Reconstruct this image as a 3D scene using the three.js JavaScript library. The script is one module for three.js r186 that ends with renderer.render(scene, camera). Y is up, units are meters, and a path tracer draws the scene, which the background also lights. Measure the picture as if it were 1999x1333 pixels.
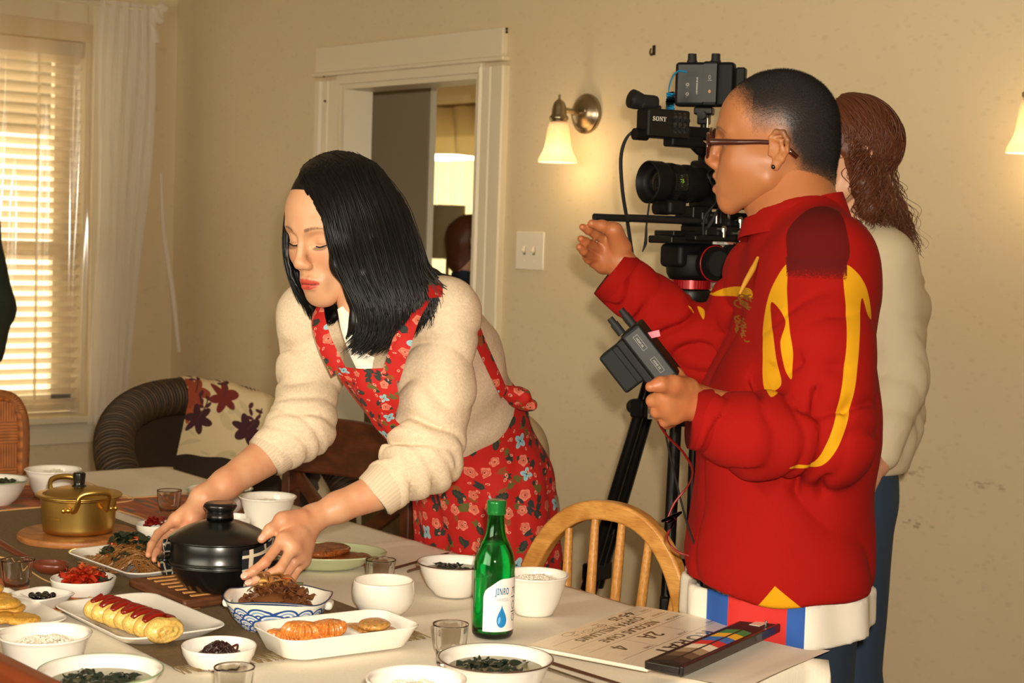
import * as THREE from 'three';
import { RoundedBoxGeometry } from 'three/addons/geometries/RoundedBoxGeometry.js';
import { mergeGeometries, mergeVertices } from 'three/addons/utils/BufferGeometryUtils.js';
import { RectAreaLightUniformsLib } from 'three/addons/lights/RectAreaLightUniformsLib.js';

// ---------- camera, light, exposure ----------
const scene = new THREE.Scene();
const renderer = new THREE.WebGLRenderer({ antialias: true });
renderer.toneMapping = THREE.LinearToneMapping;
renderer.toneMappingExposure = 0.62;
renderer.shadowMap.enabled = true;
RectAreaLightUniformsLib.init();

const camera = new THREE.PerspectiveCamera(23.55, 1999 / 1333, 0.05, 60);
camera.position.set(6.19, 1.38, 3.59);
camera.up.set(0, 1, 0);
camera.lookAt(6.19 - 0.7455, 1.38 - 0.0621, 3.59 - 0.6636);
camera.rotateZ(0.0325);
camera.focus = 2.75;
camera.userData.fStop = 9;
scene.add(camera);

// daylight outside: a bright overcast sky seen through the windows
scene.background = new THREE.Color().setRGB(9.0, 8.3, 6.6);

// the photographer's flash, just above the lens
const flash = new THREE.SpotLight(new THREE.Color().setRGB(1.0, 0.89, 0.74), 42, 0, 0.62, 0.55, 2);
flash.position.set(6.215, 1.45, 3.565);
flash.target.position.set(3.9, 1.18, 1.55);
flash.castShadow = true;
flash.shadow.radius = 1.0;
flash.shadow.mapSize.set(2048, 2048);
scene.add(flash, flash.target);

// soft daylight from the window behind the photographer
const dayFill = new THREE.RectAreaLight(new THREE.Color().setRGB(1.0, 0.85, 0.62), 1.0, 2.2, 1.2);
dayFill.position.set(4.4, 1.65, 4.93);
dayFill.lookAt(4.4, 1.65, 0);
scene.add(dayFill);

// ---------- helpers ----------
const V = (x, y, z) => new THREE.Vector3(x, y, z);
const A = (a) => new THREE.Vector3(a[0], a[1], a[2]);
let seed = 12345;
const rnd = () => { seed = (seed * 1664525 + 1013904223) >>> 0; return seed / 4294967296; };
const rr = (a, b) => a + (b - a) * rnd();
const clamp = (x, a, b) => x < a ? a : x > b ? b : x;
const mixf = (a, b, t) => a + (b - a) * t;
const sstep = (a, b, x) => { const t = clamp((x - a) / (b - a), 0, 1); return t * t * (3 - 2 * t); };
const hash3 = (x, y, z) => { let h = (x * 374761393 + y * 668265263 + z * 2147483647) | 0; h = Math.imul(h ^ (h >>> 13), 1274126177); return ((h ^ (h >>> 16)) >>> 0) / 4294967296; };
function noise3(x, y, z) {
  const xi = Math.floor(x), yi = Math.floor(y), zi = Math.floor(z);
  let u = x - xi, v = y - yi, w = z - zi;
  u = u * u * (3 - 2 * u); v = v * v * (3 - 2 * v); w = w * w * (3 - 2 * w);
  const L = mixf;
  return L(L(L(hash3(xi, yi, zi), hash3(xi + 1, yi, zi), u), L(hash3(xi, yi + 1, zi), hash3(xi + 1, yi + 1, zi), u), v),
    L(L(hash3(xi, yi, zi + 1), hash3(xi + 1, yi, zi + 1), u), L(hash3(xi, yi + 1, zi + 1), hash3(xi + 1, yi + 1, zi + 1), u), v), w) * 2 - 1;
}
const fbm = (x, y, z, o = 4) => { let s = 0, a = 0.5; for (let i = 0; i < o; i++) { s += a * noise3(x, y, z); x *= 2.03; y *= 2.03; z *= 2.03; a *= 0.5; } return s; };

// things, parts, structure
const taken = {};
const numbered = (n) => { const k = taken[n] = (taken[n] ?? -1) + 1; return k ? n + '_' + String(k).padStart(3, '0') : n; };
const shade = (m) => { m.castShadow = m.receiveShadow = true; return m; };
function thing(name, label, category, pos = [0, 0, 0], turn = 0, group) {
  const o = new THREE.Group(); o.name = numbered(name); scene.add(o);
  o.position.set(...pos); o.rotation.y = turn; o.userData = { label, category };
  if (group) o.userData.group = group;
  return o;
}
function part(parent, name, geo, mat, pos, rot) {
  const m = shade(new THREE.Mesh(geo, mat)); m.name = name;
  if (pos) m.position.set(...pos); if (rot) m.rotation.set(...rot);
  parent.add(m); return m;
}
function solo(name, label, category, geo, mat, pos, turn = 0, group) {
  const m = shade(new THREE.Mesh(geo, mat)); m.name = numbered(name); scene.add(m);
  if (pos) m.position.set(...pos); m.rotation.y = turn; m.userData = { label, category };
  if (group) m.userData.group = group;
  return m;
}
function struct(name, geo, mat, pos) {
  const m = shade(new THREE.Mesh(geo, mat)); m.name = name; m.userData.kind = 'structure'; scene.add(m);
  if (pos) m.position.set(...pos); return m;
}
function copy(o, label, pos, turn, group) {
  const c = o.clone(); c.name = numbered(o.name.replace(/_\d{3}$/, '')); c.userData = { ...o.userData }; scene.add(c);
  if (label) c.userData.label = label; if (pos) c.position.set(...pos); if (turn !== undefined) c.rotation.y = turn; if (group) c.userData.group = group;
  return c;
}
// geometry
const box = (w, h, d, x = 0, y = 0, z = 0) => new THREE.BoxGeometry(w, h, d).translate(x, y, z);
const rbox = (w, h, d, r = 0.005, x = 0, y = 0, z = 0) => new RoundedBoxGeometry(w, h, d, 2, Math.min(r, w / 2.01, h / 2.01, d / 2.01)).translate(x, y, z);
const cyl = (r0, r1, h, n = 24, x = 0, y = 0, z = 0) => new THREE.CylinderGeometry(r0, r1, h, n).translate(x, y, z);
const lathe = (pts, n = 48) => new THREE.LatheGeometry(pts.map(p => new THREE.Vector2(p[0], p[1])), n);
const merge = (gs) => { gs = gs.map(g => { g = g.index ? g.toNonIndexed() : g; for (const k of Object.keys(g.attributes)) if (!['position', 'normal', 'uv'].includes(k)) g.deleteAttribute(k); if (!g.attributes.uv) g.setAttribute('uv', new THREE.BufferAttribute(new Float32Array(g.attributes.position.count * 2), 2)); return g; }); return mergeGeometries(gs); };
function aim(geo, a, b) { const d = b.clone().sub(a), q = new THREE.Quaternion().setFromUnitVectors(V(0, 1, 0), d.clone().normalize()); return geo.applyQuaternion(q).translate(a.x, a.y, a.z); }
const rod = (a, b, r0, r1 = r0, n = 12) => { a = Array.isArray(a) ? A(a) : a; b = Array.isArray(b) ? A(b) : b; const L = a.distanceTo(b); return aim(cyl(r1, r0, L, n, 0, L / 2, 0), a, b); };
const bar = (a, b, w, d, up = V(0, 1, 0)) => { a = Array.isArray(a) ? A(a) : a; b = Array.isArray(b) ? A(b) : b; const L = a.distanceTo(b), g = rbox(w, d, L, Math.min(w, d) * 0.15, 0, 0, L / 2); const m = new THREE.Matrix4().lookAt(b, a, up); g.applyMatrix4(m); return g.translate(a.x, a.y, a.z); };
// swept tube with a radius for each point, optionally flattened
function sweep(pts, radii, sides = 6, segs = 0, flat = 1, closed = false) {
  pts = pts.map(p => Array.isArray(p) ? A(p) : p);
  const n = segs || pts.length * 3, c = new THREE.CatmullRomCurve3(pts, closed), P = [], N = [], I = [], U = [];
  const fr = c.computeFrenetFrames(n, closed);
  for (let i = 0; i <= n; i++) {
    const t = i / n, p = c.getPoint(t), k = t * (radii.length - 1), j = Math.min(Math.floor(k), radii.length - 2), r = radii.length > 1 ? mixf(radii[j], radii[j + 1], k - j) : radii[0];
    const fi = fr, a = fi.normals[i], b = fi.binormals[i];
    for (let s = 0; s <= sides; s++) {
      const w = s / sides * Math.PI * 2, x = Math.cos(w), y = Math.sin(w);
      P.push(p.x + r * (x * a.x + y * flat * b.x), p.y + r * (x * a.y + y * flat * b.y), p.z + r * (x * a.z + y * flat * b.z));
      N.push(x * flat * a.x + y * b.x, x * flat * a.y + y * b.y, x * flat * a.z + y * b.z); U.push(s / sides, t);
    }
  }
  for (let i = 0; i < n; i++) for (let s = 0; s < sides; s++) { const q = i * (sides + 1) + s; I.push(q, q + 1, q + sides + 1, q + 1, q + sides + 2, q + sides + 1); }
  if (!closed) for (const [row, flip] of [[0, 0], [n, 1]]) { const b = row * (sides + 1); for (let s = 1; s < sides - 1; s++) flip ? I.push(b, b + s, b + s + 1) : I.push(b, b + s + 1, b + s); }
  const g = new THREE.BufferGeometry();
  g.setAttribute('position', new THREE.Float32BufferAttribute(P, 3)); g.setAttribute('normal', new THREE.Float32BufferAttribute(N, 3)); g.setAttribute('uv', new THREE.Float32BufferAttribute(U, 2)); g.setIndex(I); return g;
}
function shapeGeo(pts, depth, bevel = 0.002, holes = []) {
  const s = new THREE.Shape(pts.map(p => new THREE.Vector2(p[0], p[1])));
  for (const h of holes) s.holes.push(new THREE.Path(h.map(p => new THREE.Vector2(p[0], p[1]))));
  return new THREE.ExtrudeGeometry(s, { depth, bevelEnabled: bevel > 0, bevelThickness: bevel, bevelSize: bevel, bevelSegments: 2, curveSegments: 12 });
}
function roundRect(w, h, r, n = 6) { const p = []; for (const [cx, cy, a0] of [[w / 2 - r, h / 2 - r, 0], [-w / 2 + r, h / 2 - r, 1], [-w / 2 + r, -h / 2 + r, 2], [w / 2 - r, -h / 2 + r, 3]]) for (let i = 0; i <= n; i++) { const a = (a0 + i / n) * Math.PI / 2; p.push([cx + r * Math.cos(a), cy + r * Math.sin(a)]); } return p; }
// stack of outlines (each a list of [x,z] with a height) lofted into a skin
function loft(rings, cap0 = true, cap1 = true) {
  const m = rings[0].length, P = [], I = [];
  for (const r of rings) for (const p of r) P.push(...p);
  for (let i = 0; i < rings.length - 1; i++) for (let s = 0; s < m; s++) { const a = i * m + s, b = i * m + (s + 1) % m; I.push(a, a + m, b, b, a + m, b + m); }
  const cap = (row, flip) => { let c = [0, 0, 0]; for (const p of rings[row]) for (let k = 0; k < 3; k++) c[k] += p[k] / m; const q = P.length / 3; P.push(...c); for (let s = 0; s < m; s++) { const a = row * m + s, b = row * m + (s + 1) % m; flip ? I.push(q, b, a) : I.push(q, a, b); } };
  if (cap0) cap(0, false); if (cap1) cap(rings.length - 1, true);
  const g = new THREE.BufferGeometry(); g.setAttribute('position', new THREE.Float32BufferAttribute(P, 3)); g.setIndex(I); g.computeVertexNormals(); return g;
}
// parametric grid
function grid(nu, nv, f) {
  const P = [], U = [], I = [];
  for (let j = 0; j <= nv; j++) for (let i = 0; i <= nu; i++) { const p = f(i / nu, j / nv); P.push(p[0], p[1], p[2]); U.push(p[3] ?? i / nu, p[4] ?? j / nv); }
  for (let j = 0; j < nv; j++) for (let i = 0; i < nu; i++) { const q = j * (nu + 1) + i; I.push(q, q + nu + 1, q + 1, q + 1, q + nu + 1, q + nu + 2); }
  const g = new THREE.BufferGeometry(); g.setAttribute('position', new THREE.Float32BufferAttribute(P, 3)); g.setAttribute('uv', new THREE.Float32BufferAttribute(U, 2)); g.setIndex(I); g.computeVertexNormals(); return g;
}
// uv in metres from position by main direction
function boxUV(g, s = 1) { g = g.index ? g.toNonIndexed() : g; if (!g.attributes.normal) g.computeVertexNormals(); const p = g.attributes.position, u = new Float32Array(p.count * 2), a = V(), b = V(), c = V(); for (let i = 0; i < p.count; i += 3) { a.fromBufferAttribute(p, i); b.fromBufferAttribute(p, i + 1); c.fromBufferAttribute(p, i + 2); const n = b.sub(a).cross(c.sub(a)), ax = Math.abs(n.x), ay = Math.abs(n.y), az = Math.abs(n.z); for (let k = i; k < i + 3; k++) { const q = ax >= ay && ax >= az ? [p.getZ(k), p.getY(k)] : ay >= az ? [p.getX(k), p.getZ(k)] : [p.getX(k), p.getY(k)]; u[2 * k] = q[0] * s; u[2 * k + 1] = q[1] * s; } } g.setAttribute('uv', new THREE.BufferAttribute(u, 2)); return g; }
function vcol(g, f) { const p = g.attributes.position, n = g.attributes.normal, c = new Float32Array(p.count * 3); for (let i = 0; i < p.count; i++) { const q = f(p.getX(i), p.getY(i), p.getZ(i), n, i); c[3 * i] = q[0]; c[3 * i + 1] = q[1]; c[3 * i + 2] = q[2]; } g.setAttribute('color', new THREE.BufferAttribute(c, 3)); return g; }
const lin = (hex) => { const c = new THREE.Color(hex); return [c.r, c.g, c.b]; };
const mix3 = (a, b, t) => [mixf(a[0], b[0], t), mixf(a[1], b[1], t), mixf(a[2], b[2], t)];
// textures
function dataTex(w, h, f, srgb = true, rep = [1, 1]) {
  const d = new Uint8Array(w * h * 4);
  for (let y = 0; y < h; y++) for (let x = 0; x < w; x++) { const c = f(x / w, y / h, x, y), i = (y * w + x) * 4; d[i] = clamp(c[0], 0, 255); d[i + 1] = clamp(c[1], 0, 255); d[i + 2] = clamp(c[2], 0, 255); d[i + 3] = 255; }
  const t = new THREE.DataTexture(d, w, h); t.wrapS = t.wrapT = THREE.RepeatWrapping; t.magFilter = THREE.LinearFilter; if (srgb) t.colorSpace = THREE.SRGBColorSpace; t.repeat.set(...rep); t.needsUpdate = true; return t;
}
function canvasTex(w, h, draw, wrap = false) {
  const c = document.createElement('canvas'); c.width = w; c.height = h; draw(c.getContext('2d'), w, h);
  const t = new THREE.CanvasTexture(c); t.colorSpace = THREE.SRGBColorSpace; if (wrap) t.wrapS = t.wrapT = THREE.RepeatWrapping; return t;
}
const hexA = (h) => { const c = parseInt(h.slice(1), 16); return [c >> 16, (c >> 8) & 255, c & 255]; };
// tileable value noise for textures
const tn = (u, v, n, s = 0) => { const x = u * n, y = v * n, xi = Math.floor(x), yi = Math.floor(y); let a = x - xi, b = y - yi; a = a * a * (3 - 2 * a); b = b * b * (3 - 2 * b); const w = (i) => ((i % n) + n) % n; const h = (i, j) => hash3(w(i), w(j), s); return mixf(mixf(h(xi, yi), h(xi + 1, yi), a), mixf(h(xi, yi + 1), h(xi + 1, yi + 1), a), b); };
const std = (color, roughness = 0.6, o = {}) => new THREE.MeshStandardMaterial({ color, roughness, ...o });
const phy = (color, roughness = 0.6, o = {}) => new THREE.MeshPhysicalMaterial({ color, roughness, ...o });
function woodTex(base, dark, sx = 6, seedN = 1) { const a = hexA(base), b = hexA(dark); return dataTex(512, 512, (u, v) => { const w = tn(u, v, 4, seedN) * 1.2 + tn(u, v, 9, seedN + 3) * 0.5, g = 0.5 + 0.5 * Math.sin((v * sx + w * 0.9) * Math.PI * 2), f = tn(u * 0.15, v, 128, seedN + 5), k = clamp(g * 0.45 + f * 0.5 - 0.1, 0, 1); return [0, 1, 2].map(i => mixf(a[i], b[i], k)); }); }

// ---------- smooth distance fields meshed with surface nets ----------
const smin = (a, b, k) => { if (k <= 0) return Math.min(a, b); const h = Math.max(k - Math.abs(a - b), 0) / k; return Math.min(a, b) - h * h * k * 0.25; };
const smax = (a, b, k) => -smin(-a, -b, k);
const cap = (a, b, ra, rb = ra, k = 0.02) => { const bx = b[0] - a[0], by = b[1] - a[1], bz = b[2] - a[2], L = bx * bx + by * by + bz * bz || 1e-9; return { k, f: (x, y, z) => { const px = x - a[0], py = y - a[1], pz = z - a[2]; const t = clamp((px * bx + py * by + pz * bz) / L, 0, 1); return Math.hypot(px - bx * t, py - by * t, pz - bz * t) - mixf(ra, rb, t); } }; };
const ell = (c, r, k = 0.02, R) => ({ k, f: (x, y, z) => { let px = x - c[0], py = y - c[1], pz = z - c[2]; if (R) { const e = R; const qx = e[0] * px + e[1] * py + e[2] * pz, qy = e[4] * px + e[5] * py + e[6] * pz, qz = e[8] * px + e[9] * py + e[10] * pz; px = qx; py = qy; pz = qz; } const k0 = Math.hypot(px / r[0], py / r[1], pz / r[2]), k1 = Math.hypot(px / (r[0] * r[0]), py / (r[1] * r[1]), pz / (r[2] * r[2])); return k1 < 1e-9 ? -Math.min(...r) : k0 * (k0 - 1) / k1; } });
const chain = (pts, rad, k = 0.01) => pts.slice(1).map((p, i) => cap(pts[i], p, rad[i], rad[i + 1], k));
// prims: union of {f,k}; post(d,x,y,z) may cut or displace
function sdf(prims, lo, hi, cell, post, slack = 0.02) {
  const nx = Math.ceil((hi[0] - lo[0]) / cell) + 1, ny = Math.ceil((hi[1] - lo[1]) / cell) + 1, nz = Math.ceil((hi[2] - lo[2]) / cell) + 1;
  const D = new Float32Array(nx * ny * nz).fill(1), B = 8, hd = B * cell * 0.5 * 1.7321;
  const active = [];
  for (let bz = 0; bz < nz; bz += B) for (let by = 0; by < ny; by += B) for (let bx = 0; bx < nx; bx += B) {
    const cx = lo[0] + (bx + B / 2 - 0.5) * cell, cy = lo[1] + (by + B / 2 - 0.5) * cell, cz = lo[2] + (bz + B / 2 - 0.5) * cell;
    let m = 1e9; const ds = prims.map(p => { const d = p.f(cx, cy, cz); if (d < m) m = d; return d; });
    if (m > hd + slack + 0.05) continue;
    const use = prims.filter((p, i) => ds[i] < m + 2 * hd + p.k + 0.02);
    const x1 = Math.min(bx + B, nx), y1 = Math.min(by + B, ny), z1 = Math.min(bz + B, nz);
    for (let z = bz; z < z1; z++) for (let y = by; y < y1; y++) for (let x = bx; x < x1; x++) {
      const px = lo[0] + x * cell, py = lo[1] + y * cell, pz = lo[2] + z * cell;
      let d = use[0].f(px, py, pz); for (let i = 1; i < use.length; i++) d = smin(d, use[i].f(px, py, pz), use[i].k);
      if (post) d = post(d, px, py, pz);
      D[(z * ny + y) * nx + x] = d;
    }
  }
  const id = new Int32Array(nx * ny * nz).fill(-1), P = [], I = [], sy = nx, sz = nx * ny;
  const off = [0, 1, sy, sy + 1, sz, sz + 1, sz + sy, sz + sy + 1];
  const E = [[0, 1], [2, 3], [4, 5], [6, 7], [0, 2], [1, 3], [4, 6], [5, 7], [0, 4], [1, 5], [2, 6], [3, 7]];
  for (let z = 0; z < nz - 1; z++) for (let y = 0; y < ny - 1; y++) for (let x = 0; x < nx - 1; x++) {
    const q = z * sz + y * sy + x; let mask = 0; for (let i = 0; i < 8; i++) if (D[q + off[i]] < 0) mask |= 1 << i;
    if (mask === 0 || mask === 255) continue;
    let sx = 0, s2 = 0, s3 = 0, n = 0;
    for (const [a, b] of E) { const ia = (mask >> a) & 1, ib = (mask >> b) & 1; if (ia === ib) continue; const da = D[q + off[a]], db = D[q + off[b]], t = da / (da - db); sx += mixf(a & 1, b & 1, t); s2 += mixf((a >> 1) & 1, (b >> 1) & 1, t); s3 += mixf(a >> 2, b >> 2, t); n++; }
    id[q] = P.length / 3; P.push(lo[0] + (x + sx / n) * cell, lo[1] + (y + s2 / n) * cell, lo[2] + (z + s3 / n) * cell);
  }
  for (let z = 1; z < nz - 1; z++) for (let y = 1; y < ny - 1; y++) for (let x = 1; x < nx - 1; x++) {
    const q = z * sz + y * sy + x, d0 = D[q] < 0;
    for (const [s, u, v] of [[1, sy, sz], [sy, sz, 1], [sz, 1, sy]]) {
      const d1 = D[q + s] < 0; if (d0 === d1) continue;
      const a = id[q], b = id[q - u], c = id[q - u - v], d = id[q - v]; if (a < 0 || b < 0 || c < 0 || d < 0) continue;
      d0 ? I.push(a, b, c, a, c, d) : I.push(a, c, b, a, d, c);
    }
  }
  const g = new THREE.BufferGeometry(); g.setAttribute('position', new THREE.Float32BufferAttribute(P, 3)); g.setIndex(I); g.computeVertexNormals(); return g;
}


// ---------- the room ----------
const wallTex = canvasTex(2048, 1024, (c, w, h) => {
  c.fillStyle = '#ddcba6'; c.fillRect(0, 0, w, h);
  for (let i = 0; i < 26000; i++) { const l = rnd(); c.fillStyle = l > 0.5 ? 'rgba(255,240,205,0.05)' : 'rgba(110,85,45,0.05)'; c.fillRect(rnd() * w, rnd() * h, 1 + rnd() * 4, 1 + rnd() * 3); }
  // scuffs and scratches in the paint, low on the wall behind the crew
  const X = (m) => m / 7.6 * w, Y = (m) => h - m / 2.7 * h;
  const scuff = (x, y, dx, dy, n, a) => { for (let i = 0; i < n; i++) { c.fillStyle = `rgba(92,70,40,${a * (0.4 + rnd())})`; c.fillRect(X(x + (rnd() - 0.5) * dx), Y(y + (rnd() - 0.5) * dy), 1 + rnd() * 5, 1 + rnd() * 1.6); } };
  scuff(3.72, 0.82, 0.10, 0.03, 22, 0.16); scuff(3.95, 0.81, 0.12, 0.02, 14, 0.18); scuff(3.63, 0.73, 0.2, 0.05, 14, 0.11); scuff(3.50, 0.75, 0.08, 0.09, 22, 0.14);
  scuff(3.75, 0.68, 0.1, 0.02, 6, 0.27); scuff(2.85, 1.05, 0.2, 0.15, 20, 0.09); scuff(2.62, 0.9, 0.15, 0.1, 16, 0.11); scuff(3.62, 0.7, 0.6, 0.3, 30, 0.05);
});
const wallBump = dataTex(256, 256, (u, v) => { const k = 120 + 60 * tn(u, v, 64, 2) + 50 * tn(u, v, 128, 5); return [k, k, k]; }, false, [6, 3]);
const wallMat = phy('#ffffff', 0.62, { map: wallTex, bumpMap: wallBump, bumpScale: 0.0004 });
const plainWall = std('#d9c59d', 0.7);
const trimMat = phy('#e6dabd', 0.38, { bumpMap: wallBump, bumpScale: 0.0002 });
const ceilMat = std('#ded3ba', 0.9);

{ // back wall with the doorway
  const g = shapeGeo([[-0.2, 0], [7.4, 0], [7.4, 2.7], [-0.2, 2.7]], 0.11, 0, [[[1.17, 0], [1.17, 1.935], [1.965, 1.935], [1.965, 0]]]);
  const p = g.attributes.position, u = g.attributes.uv; for (let i = 0; i < p.count; i++) u.setXY(i, (p.getX(i)) / 7.6, p.getY(i) / 2.7);
  struct('wall_back', g.translate(0, 0, -0.11), wallMat);
}
{ // left wall with the window opening
  const g = shapeGeo([[-0.11, 0], [5.1, 0], [5.1, 2.7], [-0.11, 2.7]], 0.14, 0, [[[0.40, 0.60], [0.40, 2.13], [1.32, 2.13], [1.32, 0.60]]]);
  const p = g.attributes.position, u = g.attributes.uv; for (let i = 0; i < p.count; i++) u.setXY(i, 0.8 + p.getX(i) / 7.6 * 0.5, 0.45 + p.getY(i) / 2.7 * 0.5);
  g.rotateY(-Math.PI / 2).translate(-0.055, 0, 0); // local x -> world z
  struct('wall_left', g, wallMat);
}
struct('wall_right', box(0.14, 2.7, 5.4, 7.27, 1.35, 2.45), plainWall);
{ // wall behind the photographer, with a wide window
  const g = shapeGeo([[-0.2, 0], [7.4, 0], [7.4, 2.7], [-0.2, 2.7]], 0.12, 0, [[[3.2, 1.0], [3.2, 2.3], [5.6, 2.3], [5.6, 1.0]]]);
  struct('wall_front', g.translate(0, 0, 5.0), plainWall);
}
const floorTex = woodTex('#8a6038', '#5a3a1e', 10, 4); floorTex.repeat.set(2, 2);
struct('floor', boxUV(box(12, 0.12, 11, 2.6, -0.06, -0.3)), std('#ffffff', 0.45, { map: floorTex }));
struct('ceiling', box(7.7, 0.1, 5.3, 3.6, 2.62, 2.45), ceilMat);
struct('baseboard_back', merge([rbox(1.07, 0.14, 0.018, 0.004, 0.48, 0.07, 0.009), rbox(5.09, 0.14, 0.018, 0.004, 4.65, 0.07, 0.009)]), trimMat);
struct('baseboard_left', rbox(0.018, 0.14, 4.9, 0.004, -0.046, 0.07, 2.5), trimMat);

// ---------- doorway casing ----------
{
  const casing = (x0, x1) => { // flat with beads
    const w = x1 - x0, P = [[0, 0], [0, 0.022], [0.012, 0.026], [0.02, 0.018], [w * 0.42, 0.018], [w * 0.45, 0.014], [w * 0.5, 0.014], [w * 0.53, 0.019], [w * 0.74, 0.019], [w * 0.8, 0.028], [w * 0.97, 0.028], [w, 0.022], [w, 0]];
    return P;
  };
  const doorTrim = thing('trim_1', 'cream painted wooden casing around the open doorway', 'door casing'); doorTrim.userData = { kind: 'structure' };
  const stile = (x0, x1, mirror) => { let P = casing(0, x1 - x0); if (mirror) P = P.map(([x, z]) => [x1 - x0 - x, z]).reverse(); const g = shapeGeo(P, 1.95, 0); g.rotateX(-Math.PI / 2).scale(1, 1, -1); const i = g.index; return g.toNonIndexed ? (g.translate(x0, 0, 0), g) : g; };
  const flip = (g) => { g = g.index ? g.toNonIndexed() : g; const p = g.attributes.position; for (let i = 0; i < p.count; i += 3) { for (const a of Object.values(g.attributes)) { for (let k = 0; k < a.itemSize; k++) { const t = a.array[(i + 1) * a.itemSize + k]; a.array[(i + 1) * a.itemSize + k] = a.array[(i + 2) * a.itemSize + k]; a.array[(i + 2) * a.itemSize + k] = t; } } } g.computeVertexNormals(); return g; };
  part(doorTrim, 'side_casing', flip(stile(1.02, 1.17, true)), trimMat);
  part(doorTrim, 'side_casing', flip(stile(1.965, 2.10, false)), trimMat);
  part(doorTrim, 'head_board', rbox(1.07, 0.095, 0.026, 0.003, 1.555, 2.028, 0.013), trimMat);
  part(doorTrim, 'head_bead', rbox(1.095, 0.016, 0.036, 0.006, 1.558, 1.974, 0.018), trimMat);
  part(doorTrim, 'head_moulding', rbox(0.83, 0.034, 0.022, 0.004, 1.567, 1.950, 0.011), trimMat);
  part(doorTrim, 'jamb', box(0.02, 1.935, 0.13, 1.18, 0.967, -0.055), trimMat);
  part(doorTrim, 'jamb', box(0.02, 1.935, 0.13, 1.955, 0.967, -0.055), trimMat);
  part(doorTrim, 'head_jamb', box(0.755, 0.02, 0.13, 1.567, 1.925, -0.055), trimMat);
  const nail = std('#4a3a22', 0.5, { metalness: 0.6 });
  for (const q of [[2.1112,2.067,0.027], [2.1117,2.057,0.027], [1.0838,1.9676,0.03], [1.0946,1.8739,0.03]]) part(doorTrim, 'nail_head', new THREE.SphereGeometry(0.005, 8, 6), nail, q);
}
// ---------- window on the left wall ----------
{
  const W = thing('window_1', '', ''); W.userData = { kind: 'structure' };
  part(W, 'casing', rbox(0.022, 1.72, 0.13, 0.004, -0.044, 1.39, 0.33), trimMat);
  part(W, 'casing', rbox(0.022, 1.72, 0.13, 0.004, -0.044, 1.39, 1.39), trimMat);
  part(W, 'head_casing', rbox(0.026, 0.1, 1.25, 0.004, -0.042, 2.25, 0.86), trimMat);
  part(W, 'sill', rbox(0.10, 0.03, 1.30, 0.008, -0.02, 0.585, 0.86), trimMat);
  part(W, 'apron', rbox(0.02, 0.09, 1.2, 0.004, -0.045, 0.525, 0.86), trimMat);
  part(W, 'jamb', box(0.14, 1.53, 0.02, -0.125, 1.365, 0.41), trimMat);
  part(W, 'jamb', box(0.14, 1.53, 0.02, -0.125, 1.365, 1.31), trimMat);
  part(W, 'sash_stile', box(0.035, 1.5, 0.09, -0.16, 1.365, 0.465), trimMat);
  part(W, 'sash_stile', box(0.035, 1.5, 0.06, -0.16, 1.365, 1.27), trimMat);
  part(W, 'meeting_rail', box(0.04, 0.06, 0.88, -0.16, 1.28, 0.86), trimMat);
  part(W, 'sash_rail', box(0.035, 0.07, 0.88, -0.16, 0.64, 0.86), trimMat);
  part(W, 'sash_rail', box(0.035, 0.05, 0.88, -0.16, 2.1, 0.86), trimMat);
  part(W, 'pane', box(0.004, 1.48, 0.84, -0.165, 1.36, 0.86), phy('#ffffff', 0.02, { transmission: 1, thickness: 0, ior: 1.45 }));
  // blind: every slat its own piece
  const B = thing('window_blind', 'white slatted window blind glowing with daylight behind the table', 'window blind', [-0.10, 0.62, 0.86]);
  const slatMat = phy('#f8efdc', 0.5, { transmission: 0.6, thickness: 0, ior: 1.4 });
  const slat = grid(1, 6, (u, v) => { const a = (v - 0.5) * 0.048; return [a * Math.cos(0.56) - 0.0, a * Math.sin(0.56) + 0.002 * Math.cos((v - 0.5) * 3), (u - 0.5) * 0.862]; });
  const slatB = slat.clone().translate(0.0016, 0.0016, 0); const ii = slatB.index.array; for (let i = 0; i < ii.length; i += 3) { const t = ii[i + 1]; ii[i + 1] = ii[i + 2]; ii[i + 2] = t; } slatB.computeVertexNormals();
  const slatG = merge([slat, slatB]);
  for (let i = 0; i < 34; i++) part(B, 'slat', slatG, slatMat, [0, 0.03 + i * 0.0425, -0.008], [0, 0, rr(-0.03, 0.03)]);
  part(B, 'head_rail', rbox(0.06, 0.06, 0.86, 0.006, 0, 1.475, -0.004), slatMat);
  part(B, 'bottom_rail', rbox(0.05, 0.02, 0.86, 0.006, 0, 0.012, -0.004), slatMat);
  for (const z of [-0.245, -0.06, 0.14]) part(B, 'ladder_tape', box(0.002, 1.46, 0.012, 0.028, 0.73, z), slatMat);
}
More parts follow.
